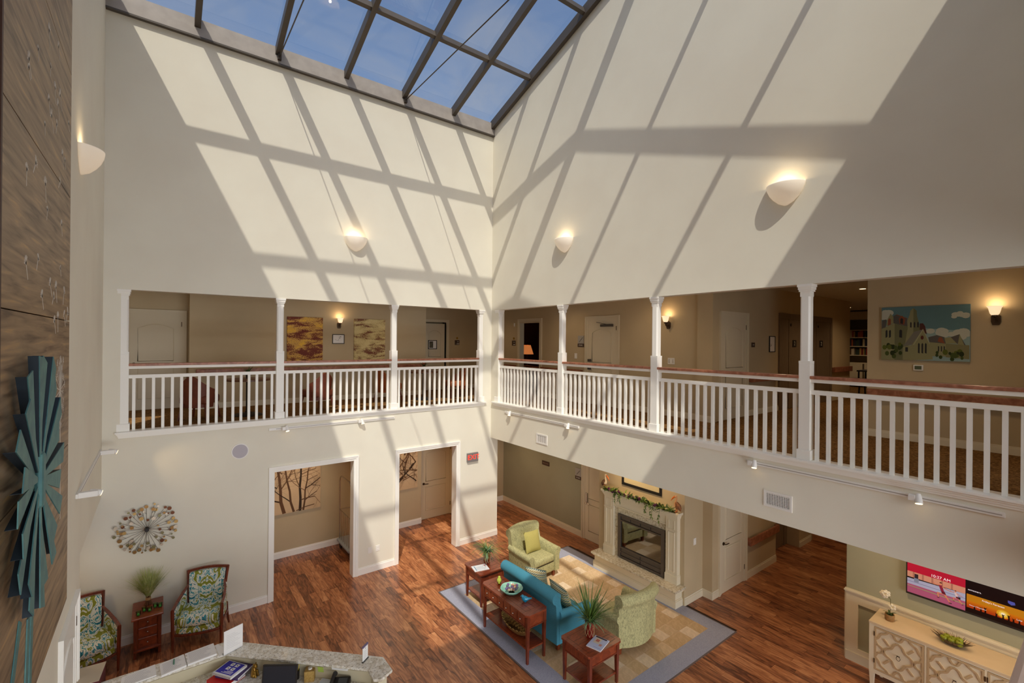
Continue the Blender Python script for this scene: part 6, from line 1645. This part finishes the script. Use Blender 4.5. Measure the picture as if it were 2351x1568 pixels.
for (a, b_, z0, z1) in ((f0, f1, 1.26, 1.30), (f0, f1, 0.40, 0.43), (f0, f0 + 0.07, 0.43, 1.26), (f1 - 0.07, f1, 0.43, 1.26), (f0 + 0.07, f1 - 0.07, 1.16, 1.185), (f0 + 0.07, f1 - 0.07, 0.59, 0.62), (f0 + 0.07, f1 - 0.07, 0.50, 0.52)): fb.box(a, b_, -0.085, 0, z0, z1)
m_fbx = mat('firebox_metal', (98, 88, 80), 0.5, 0.4)
fb.build('firebox_frame', m_fbx, fp)
for (z0, z1, n) in ((1.185, 1.26, 4), (0.43, 0.59, 2)):
    for k in range(n):
        a = f0 + 0.07 + (f1 - f0 - 0.14) * k / n; b_ = f0 + 0.07 + (f1 - f0 - 0.14) * (k + 1) / n
        MB().box(a + 0.008, b_ - 0.008, -0.07, 0, z0 + 0.008, z1 - 0.008).build('louvre', m_fbx, fp, bevel=0.004)
MB().box(f0 + 0.07, f1 - 0.07, -0.056, -0.05, 0.62, 1.16).build('glass_door', m_fireglass, fp)
MB().box(f0 + 0.07, f1 - 0.07, -0.02, -0.012, 0.62, 1.16).build('firebox_lining', mat('firebox_brick', (92, 66, 52), 0.8, c2=(70, 50, 40), ns=8), fp)
for k in range(3): MB().tube([(f0 + 0.25 + 0.2 * k, -0.035, 0.66 + 0.03 * k), (f0 + 0.55 + 0.12 * k, -0.03, 0.69 + 0.05 * (2 - k))], 0.012, 7).build('log', mat('log_brown', (70, 48, 36), 0.9), fp, smooth=True)
# framed picture over the mantel
fr_ = framed('framed_print', 'black framed print leaning over the mantel, cut by the balcony edge', (7.82, 5.92, 2.28), -PI / 2, 0.98, 0.74, 0.055, m_black, mat('print_mat', (206, 190, 150), 0.8), lines=False)
MB().box(-0.34, 0.34, -0.013, -0.009, -0.20, 0.24).build('print_image', mat('print_teal', (108, 128, 112), 0.7, c2=(150, 96, 60), ns=6, ramp=(0.5, 0.7)), fr_)
# pelicans
m_pelb = mat('pelican_brown', (120, 82, 54), 0.7, c2=(88, 58, 40), ns=25); m_pelw = mat('pelican_white', (226, 204, 170), 0.7); m_pelo = mat('pelican_beak', (206, 104, 34), 0.5)
def pelican(loc, rz, label, mb_, mw):
    """faces local +X"""
    t = thing('pelican_figurine', label, 'figurine', loc, rz, 'carved pelicans on the mantel')
    b = MB(); b.tube([(-0.085, 0, 0.045), (-0.07, 0, 0.09), (-0.035, 0, 0.14), (0.0, 0, 0.175), (0.02, 0, 0.19)], [0.008, 0.035, 0.045, 0.034, 0.018], 12); b.build('bird_body', mb_, t, smooth=True, ang=80)
    b = MB(); b.tube([(0.0, 0, 0.11), (0.022, 0, 0.16), (0.012, 0, 0.205), (0.0, 0, 0.25), (0.006, 0, 0.285), (0.022, 0, 0.298)], [0.035, 0.026, 0.018, 0.015, 0.021, 0.018], 10); b.ball((0.014, 0, 0.293), 0.024, 10, 7); b.build('neck_and_head', mw, t, smooth=True, ang=80)
    b = MB(); b.tube([(0.03, 0, 0.295), (0.075, 0, 0.255), (0.125, 0, 0.185)], [0.016, 0.015, 0.003], 8); b.build('beak', m_pelo, t, smooth=True)
    for s in (-1, 1):
        MB().tube([(-0.01, s * 0.02, 0.10), (-0.005, s * 0.022, 0.015), (0.03, s * 0.026, 0.004)], [0.008, 0.007, 0.009], 7).build('foot', m_pelo, t, smooth=True)
        b = MB(); b.ball((-0.035, s * 0.038, 0.12), 0.03, 8, 6, (1.3, 0.35, 1.5)); b.build('wing', mb_, t, smooth=True)
pelican((7.715, 6.79, 1.735), -PI / 2, 'white and brown carved pelican at the left end of the mantel', m_pelb, m_pelw)
pelican((7.715, 5.045, 1.735), PI / 2, 'brown carved pelican at the right end of the mantel', mat('pelican_tan', (150, 96, 56), 0.7, c2=(110, 68, 40), ns=25), mat('pelican_buff', (206, 152, 104), 0.7))
# garland
gd_ = thing('mantel_garland', 'leafy green garland with purple flowers along the mantel', 'garland', (7.66, 5.93, 1.735), -PI / 2)
r = random.Random(8)
vp = [(-0.78 + 1.62 * k / 20, -0.0 + 0.015 * math.sin(k), 0.015 + 0.02 * math.sin(k * 1.3)) for k in range(21)]
MB().tube(vp, 0.012, 6).build('vine', mat('vine_brown', (90, 84, 44), 0.8), gd_)
lv = [mat('garland_leaf', c_, 0.55) for c_ in ((78, 104, 40), (112, 132, 56), (60, 82, 36))]
for q, m_ in enumerate(lv):
    b = MB()
    for k in range(110):
        u = r.uniform(-0.8, 0.86); b.blade((u, r.uniform(-0.05, 0.03), r.uniform(0.0, 0.06)), r.uniform(0, 2 * PI), r.uniform(0.3, 1.9), r.uniform(0.06, 0.13), r.uniform(0.014, 0.030), r.uniform(0.2, 1.0), 4)
    for (u, l_) in ((-0.5, 0.2), (-0.37, 0.16), (0.27, 0.18), (0.42, 0.26), (0.58, 0.3)):
        if (q + int(u * 10)) % 3 == 0 or True:
            z = 0.0
            for s in range(5): b.blade((u + r.uniform(-.03, .03), -0.06 + r.uniform(-.01, .01), 0.01 - l_ * s / 5), r.uniform(PI, 2 * PI), r.uniform(1.5, 2.6), 0.06, 0.012, 0.3, 3)
    tag(b.build('garland_leaves', m_, gd_), kind='stuff')
for (u, l_) in ((-0.5, 0.2), (-0.37, 0.16), (0.27, 0.18), (0.42, 0.26), (0.58, 0.3)): MB().tube([(u, -0.03, 0.02), (u + 0.01, -0.055, -0.02), (u - 0.01, -0.055, -l_ * 0.6), (u + 0.01, -0.055, -l_)], 0.004, 5).build('trailing_stem', lv[1], gd_)
fl_ = MB()
for k in range(7):
    a2 = 2 * PI * k / 7; fl_.ball((0.018 * math.cos(a2), 0, 0.018 * math.sin(a2)), 0.014, 6, 4, (1, 0.5, 1))
fl_.ball((0, -0.006, 0), 0.012, 6, 4)
fo_ = None
for k in range(20):
    p = (r.uniform(-0.7, 0.75), -0.045 + r.uniform(-0.01, 0.02), r.uniform(0.01, 0.07))
    if fo_ is None: fo_ = fl_.build('purple_flower', mat('purple_petal', (104, 30, 78), 0.6), gd_); fo_.location = p
    else: s = r.uniform(0.6, 1.2); share(fo_, 'purple_flower', gd_, p, (r.uniform(-.5, .5), 0, r.uniform(-.5, .5)), (s, s, s))

# ------------------------------------------------------------------ television wall
wc = MB(); X = 8.62
wc.box(X - 0.025, X, -1.0, 2.62, 0.90, 1.04); wc.box(X - 0.025, X, -1.0, 2.62, 0, 0.21); wc.box(X - 0.025, X, 2.46, 2.62, 0.2, 0.92); wc.box(X - 0.025, X, 0.7, 0.85, 0.2, 0.92)
wc.box(X - 0.035, X, -1.0, 2.63, 1.04, 1.065); wc.box(X - 0.05, X, -1.0, 2.64, 1.065, 1.085); wc.box(X - 0.035, X, -1.0, 2.63, 1.085, 1.10)
wc.box(X - 0.04, X, -1.0, 2.62, 0, 0.14); wc.box(X - 0.01, X + 0.1, 2.615, 2.64, 0, 1.04)
struct(wc.build('trim_9', m_cream))
tv = thing('television', 'wall television showing runners, a red clock band and an orange sunset panel', 'television', (8.62, 1.275, 1.70), -PI / 2)
TWD, THT = 0.605, 0.35
MB().box(-TWD, TWD, -0.06, 0, -THT, THT).build('tv_case', m_signblk, tv, bevel=0.004)
p = MB(); lay_ = [0]
def tq(c_, *pts):
    lay_[0] += 1; p.c = lin(c_); y = -0.0605 - 0.00003 * lay_[0]; p.face([p.pt((a, y, b)) for a, b in pts])
def tr(c_, a0, a1, z0, z1): tq(c_, (a0, z0), (a1, z0), (a1, z1), (a0, z1))
e0, e1 = -TWD + 0.015, TWD - 0.015; sx_ = 0.012; zb, zt = -THT + 0.028, THT - 0.015
tr((26, 14, 16), e0, e1, zb, zt)
tr((184, 30, 60), e0, sx_, -0.02, zt); tr((206, 150, 130), e0, sx_, -0.10, -0.02)
for k in range(5): tr((176, 118, 104), e0 + 0.1 * k + 0.06, e0 + 0.1 * k + 0.08, -0.10, -0.02)
tq((168, 176, 214), (e0, -0.12), (sx_, -0.10), (sx_, -0.205), (e0, -0.20)); tr((120, 130, 180), e0, sx_, -0.165, -0.158)
tr((170, 90, 130), e0, sx_, zb, -0.20); tq((150, 164, 110), (e0, -0.222), (sx_, -0.232), (sx_, -0.243), (e0, -0.230))
tr((50, 40, 50), -0.51, -0.47, -0.10, -0.04); tr((130, 140, 170), -0.515, -0.465, -0.155, -0.10)
def runner(cx, cz, s, top):
    tq((214, 140, 110), *[(cx + 0.011 * s * math.cos(q * PI / 4), cz + 0.075 * s + 0.013 * s * math.sin(q * PI / 4)) for q in range(8)])
    tq((70, 50, 40), (cx - 0.010 * s, cz + 0.083 * s), (cx + 0.014 * s, cz + 0.083 * s), (cx + 0.008 * s, cz + 0.095 * s), (cx - 0.006 * s, cz + 0.094 * s))
    tq(top, (cx - 0.016 * s, cz + 0.06 * s), (cx + 0.014 * s, cz + 0.062 * s), (cx + 0.03 * s, cz + 0.0), (cx + 0.005 * s, cz - 0.005 * s))
    tq((104, 30, 50), (cx + 0.004 * s, cz), (cx + 0.034 * s, cz + 0.003 * s), (cx + 0.048 * s, cz - 0.03 * s), (cx + 0.012 * s, cz - 0.024 * s))
    tq((206, 128, 100), (cx - 0.014 * s, cz + 0.056 * s), (cx - 0.05 * s, cz + 0.05 * s), (cx - 0.062 * s, cz + 0.075 * s), (cx - 0.055 * s, cz + 0.076 * s), (cx - 0.046 * s, cz + 0.058 * s), (cx - 0.012 * s, cz + 0.066 * s))
    tq((206, 128, 100), (cx + 0.012 * s, cz + 0.056 * s), (cx + 0.05 * s, cz + 0.038 * s), (cx + 0.085 * s, cz + 0.03 * s), (cx + 0.085 * s, cz + 0.024 * s), (cx + 0.048 * s, cz + 0.03 * s), (cx + 0.014 * s, cz + 0.044 * s))
    tq((210, 134, 104), (cx + 0.008 * s, cz - 0.02 * s), (cx - 0.03 * s, cz - 0.022 * s), (cx - 0.02 * s, cz - 0.075 * s), (cx - 0.012 * s, cz - 0.075 * s), (cx - 0.016 * s, cz - 0.034 * s), (cx + 0.026 * s, cz - 0.032 * s))
    tq((210, 134, 104), (cx + 0.024 * s, cz - 0.025 * s), (cx + 0.046 * s, cz - 0.028 * s), (cx + 0.082 * s, cz - 0.095 * s), (cx + 0.072 * s, cz - 0.097 * s))
    tr((60, 40, 50), cx - 0.028 * s, cx - 0.008 * s, cz - 0.082 * s, cz - 0.074 * s); tr((60, 40, 50), cx + 0.070 * s, cx + 0.092 * s, cz - 0.104 * s, cz - 0.095 * s)
runner(-0.235, -0.165, 1.25, (140, 40, 70)); runner(-0.085, -0.175, 0.85, (214, 200, 210)); tr((40, 40, 50), -0.055, -0.035, -0.20, -0.17)
tr((190, 130, 26), sx_ + 0.012, e1, -0.265, -0.085)
for k in range(6): tr((200 - 6 * k, 120 - 12 * k, 20), sx_ + 0.012, e1, -0.265, -0.17 - 0.015 * k)
for (rr2, c_) in ((0.05, (214, 170, 40)), (0.034, (232, 206, 90)), (0.018, (250, 246, 220))): tq(c_, *[(0.36 + rr2 * 1.2 * math.cos(q * PI / 8), -0.205 + rr2 * math.sin(q * PI / 8)) for q in range(16)])
tr((28, 14, 12), sx_ + 0.012, e1, zb, -0.262)
for k, cx in enumerate((0.10, 0.16, 0.20, 0.30, 0.36, 0.41, 0.45, 0.50, 0.55)):
    tq((30, 14, 10), (cx - 0.010, -0.265), (cx + 0.010, -0.265), (cx + 0.006, -0.235 + 0.012 * (k % 3)), (cx + 0.018, -0.215 + 0.012 * (k % 3)), (cx, -0.228 + 0.012 * (k % 3)), (cx - 0.014, -0.215 + 0.01 * (k % 3)), (cx - 0.006, -0.24))
tq((60, 150, 30), (0.16, -0.08), (0.36, -0.10), (0.40, -0.112), (0.30, -0.092)); tq((80, 90, 190), (0.40, -0.01), (0.46, -0.015), (0.465, -0.045), (0.43, -0.06), (0.40, -0.04))
p.build('screen_image', m_screen, tv)
m_txt = mat('screen_text', (230, 226, 236), 0.5, em=(230, 226, 236), es=0.5)
text('clock_text', '10:27 AM', m_txt, tv, 0.052, (-0.235, -0.0635, 0.008), (RX, 0, 0))
text('caption_text', 'semesters.', m_txt, tv, 0.030, (0.10, -0.0635, -0.025), (RX, 0, 0))
text('forecast_text', "Friday's Forecast", m_txt, tv, 0.030, (0.27, -0.0635, -0.118), (RX, 0, 0))
text('forecast_text', 'Chance of Precipitation', m_txt, tv, 0.017, (0.13, -0.0635, -0.225), (RX, 0, 0))
text('forecast_text', 'Low', m_txt, tv, 0.028, (0.50, -0.0635, -0.215), (RX, 0, 0))

# sideboard
sb_ = thing('sideboard', 'cream sideboard with carved lattice doors below the television', 'sideboard', (8.57, 2.18, 0), -PI / 2)
LS = 2.28; DS = 0.506
m_sb = mat('sideboard_cream', (234, 222, 194), 0.45); m_sbt = mat('sideboard_tan', (196, 170, 132), 0.5)
MB().box(0, LS, -DS, 0, 0.955, 0.987).build('sideboard_top', mat('sideboard_top', (222, 200, 166), 0.4, c2=(216, 194, 158), ns=4), sb_, bevel=0.004)
bs_ = MB(); bs_.box(0.005, LS - 0.005, -DS + 0.03, -0.005, 0.29, 0.955); bs_.box(0.005, LS - 0.005, -DS + 0.005, -0.005, 0.935, 0.955); bs_.box(0.005, LS - 0.005, -DS + 0.005, -0.005, 0.27, 0.325)
for q in (0.005, 0.605, 1.165, 1.73, LS - 0.065): bs_.box(q, q + (0.06 if q < 0.1 or q > 2 else 0.025), -DS + 0.005, -DS + 0.04, 0.29, 0.95)
bs_.build('carcass', m_sb, sb_)
for q in (0.005, LS - 0.065):
    for yy in (-DS + 0.005, -0.07): MB().taper(q, q + 0.06, yy, yy + 0.06, 0, 0.30, 0.55).build('leg', m_sb, sb_)
def lattice(x0, w, zc, h):
    d = MB().box(x0, x0 + w, -DS + 0.012, -DS + 0.032, zc - h / 2, zc + h / 2).build('door', m_sb, sb_)
    f = MB(); y0_, y1_ = -DS + 0.002, -DS + 0.013
    for (a, b2, c2, d2) in ((x0, x0 + w, zc + h / 2 - 0.022, zc + h / 2), (x0, x0 + w, zc - h / 2, zc - h / 2 + 0.022), (x0, x0 + 0.022, zc - h / 2, zc + h / 2), (x0 + w - 0.022, x0 + w, zc - h / 2, zc + h / 2)): f.box(a, b2, y0_, y1_, c2, d2)
    f.build('door_rim', m_sbt, d)
    cx = x0 + w / 2; g = MB()
    def qf(ox, oz, sc):
        pts = []
        for k in range(48):
            a = 2 * PI * k / 48; rad = 0.125 * (1 + 0.20 * math.cos(4 * a)) * sc; pts.append((ox + rad * math.cos(a) * 1.05, oz + rad * math.sin(a) * 1.15))
        return pts
    lim = lambda u, v: (max(x0 + 0.012, min(x0 + w - 0.012, u)), max(zc - h / 2 + 0.012, min(zc + h / 2 - 0.012, v)))
    for (ox, oz, sc) in ((cx, zc, 1.0), (x0, zc + h / 2, 1.0), (x0 + w, zc + h / 2, 1.0), (x0, zc - h / 2, 1.0), (x0 + w, zc - h / 2, 1.0), (cx, zc + h / 2 + 0.04, 0.75), (cx, zc - h / 2 - 0.04, 0.75), (x0 - 0.02, zc, 0.75), (x0 + w + 0.02, zc, 0.75)):
        q = qf(ox, oz, sc)
        for a, b2 in zip(q, q[1:] + q[:1]):
            a2, b3 = lim(*a), lim(*b2)
            if (abs(a2[0] - a[0]) + abs(a2[1] - a[1]) > 0.006) and (abs(b3[0] - b2[0]) + abs(b3[1] - b2[1]) > 0.006): continue
            if (a2[0] - b3[0]) ** 2 + (a2[1] - b3[1]) ** 2 < 1e-7: continue
            g.bar((a2[0], -DS + 0.0075, a2[1]), (b3[0], -DS + 0.0075, b3[1]), 0.010, 0.023, up=(0, 0, 1) if abs(a2[0] - b3[0]) > abs(a2[1] - b3[1]) else (1, 0, 0))
    for s in (-1, 1):
        for s2 in (-1, 1): g.bar((cx + s * 0.10, -DS + 0.0075, zc + s2 * 0.10), (cx + s * 0.16, -DS + 0.0075, zc + s2 * 0.17), 0.010, 0.023, up=(0, 0, 1))
    g.build('lattice_fretwork', m_sbt, d)
    MB().tube([(cx, -DS - 0.008, zc + 0.02)] + [(cx + 0.022 * math.sin(q), -DS - 0.008, zc - 0.01 + 0.028 * math.cos(q)) for q in [k * PI / 6 for k in range(1, 12)]], 0.003, 6, closed=True).build('ring_pull', m_bronze, d, smooth=True)
    MB().bar((cx - 0.018, -DS - 0.006, zc + 0.022), (cx + 0.018, -DS - 0.006, zc + 0.022), 0.006, 0.006).build('pull_bar', m_bronze, d)
for k, x_ in enumerate((0.066, 0.631, 1.192, 1.756)):
    lattice(x_, 0.535 if k < 3 else 0.455, 0.63, 0.60)
    for z in (0.45, 0.83): MB().box(x_ - 0.006 if k % 2 == 0 else x_ + 0.533, x_ + 0.004 if k % 2 == 0 else x_ + 0.543, -DS - 0.004, -DS + 0.01, z - 0.03, z + 0.03).build('hinge', m_bronze, sb_)
oc = thing('potted_orchid', 'white orchid in small woven pot on the sideboard', 'plant', (8.30, 2.00, 0.987))
MB().lathe([(0.045, 0), (0.055, 0.02), (0.058, 0.075), (0.055, 0.09), (0.048, 0.09), (0.045, 0.07)], n=20).build('pot', mat('woven_pot', (168, 128, 78), 0.8, c2=(140, 102, 58), ns=40, st=(1, 1, 4)), oc, smooth=True)
MB().lathe([(0.047, 0.075), (0.002, 0.08)], n=16, caps=False).build('moss', m_leafdark, oc)
MB().tube([(0, 0, 0.07), (0.0, -0.01, 0.2), (-0.005, -0.01, 0.30), (-0.01, 0.03, 0.36)], 0.004, 6).build('stem', mat('stem_green', (90, 90, 50), 0.7), oc, smooth=True)
b = MB()
for k in range(4): b.blade((0, 0, 0.085), k * 1.6 + 0.4, 0.6, 0.09, 0.018, 1.0, 5)
b.build('leaves', m_leafdark, oc)
m_pet = mat('orchid_petal', (240, 232, 208), 0.6)
for k, (dx, dy, dz) in enumerate(((-0.02, 0.05, 0.36), (0.0, 0.075, 0.35), (-0.015, 0.03, 0.375), (-0.01, 0.06, 0.335), (0.0, -0.03, 0.20))):
    b = MB()
    for q in range(5): a2 = 2 * PI * q / 5; b.ball((dx + 0.0, dy + 0.026 * math.cos(a2), dz + 0.026 * math.sin(a2)), 0.021, 7, 5, (0.35, 1, 1))
    o = b.build('blossom', m_pet, oc, smooth=True); MB().ball((dx - 0.007, dy, dz), 0.005, 6, 4).build('flower_centre', mat('orchid_yellow', (210, 180, 60), 0.6), o)
fbw = thing('fruit_bowl', 'spiky woven metal bowl on the sideboard', 'bowl', (8.29, 1.345, 0.987))
b = MB(); nu = 36
for (q, z) in ((0.03, 0.005), (0.06, 0.01), (0.09, 0.03), (0.115, 0.06)):
    for i in range(nu): b.pt((q * 0.75 * math.cos(2 * PI * i / nu), q * 1.25 * math.sin(2 * PI * i / nu), z))
for j in range(3):
    for i in range(nu): b.face((j * nu + i, j * nu + (i + 1) % nu, (j + 1) * nu + (i + 1) % nu, (j + 1) * nu + i))
b.face(list(range(nu))[::-1]); m_bw = mat('pewter', (128, 108, 84), 0.5, 0.6, c2=(98, 80, 60), ns=30)
o = b.build('bowl_body', m_bw, fbw, smooth=True); so = o.modifiers.new('thick', 'SOLIDIFY'); so.thickness = 0.005
r = random.Random(1); b = MB()
for i in range(64):
    a2 = 2 * PI * i / 64; k = r.uniform(0.9, 1.05); q = r.uniform(1.2, 1.55)
    b.tube([(0.08 * 0.75 * k * math.cos(a2), 0.08 * 1.25 * k * math.sin(a2), 0.02), (0.115 * 0.75 * k * math.cos(a2), 0.115 * 1.25 * k * math.sin(a2), 0.06), (0.115 * 0.75 * q * math.cos(a2 + 0.1), 0.115 * 1.25 * q * math.sin(a2 + 0.1), 0.085 + r.uniform(0, 0.03))], [0.004, 0.004, 0.001], 5)
b.build('rim_twigs', m_bw, fbw)
m_app = mat('green_apple', (126, 138, 24), 0.35, c2=(146, 154, 40), ns=8)
ap0 = MB().lathe([(0.004, 0.012), (0.02, 0.0), (0.034, 0.012), (0.040, 0.038), (0.034, 0.062), (0.018, 0.072), (0.004, 0.064)], n=16)
for k, (dx, dy, dz, nm) in enumerate(((-0.03, 0.075, 0.025, 'green apple at the orchid end of the spiky bowl'), (0.03, 0.055, 0.03, 'green apple at the back of the spiky bowl towards the wall'), (-0.035, 0.0, 0.025, 'green apple at the front middle of the spiky bowl'), (-0.04, -0.075, 0.03, 'green apple at the front of the spiky bowl, furthest from the orchid'), (0.03, -0.065, 0.04, 'green apple resting high at the back end of the spiky bowl'), (0.02, -0.005, 0.03, 'green apple in the centre of the spiky bowl'))):
    t = thing('apple', nm, 'apple', (8.29 + dx, 1.345 + dy, 0.987 + dz), k, 'green apples in the spiky bowl')
    ap0.build('fruit', m_app, t, smooth=True, ang=80); MB().tube([(0, 0, 0.062), (0.004, 0, 0.082)], 0.0022, 5).build('stalk', m_dark, t)
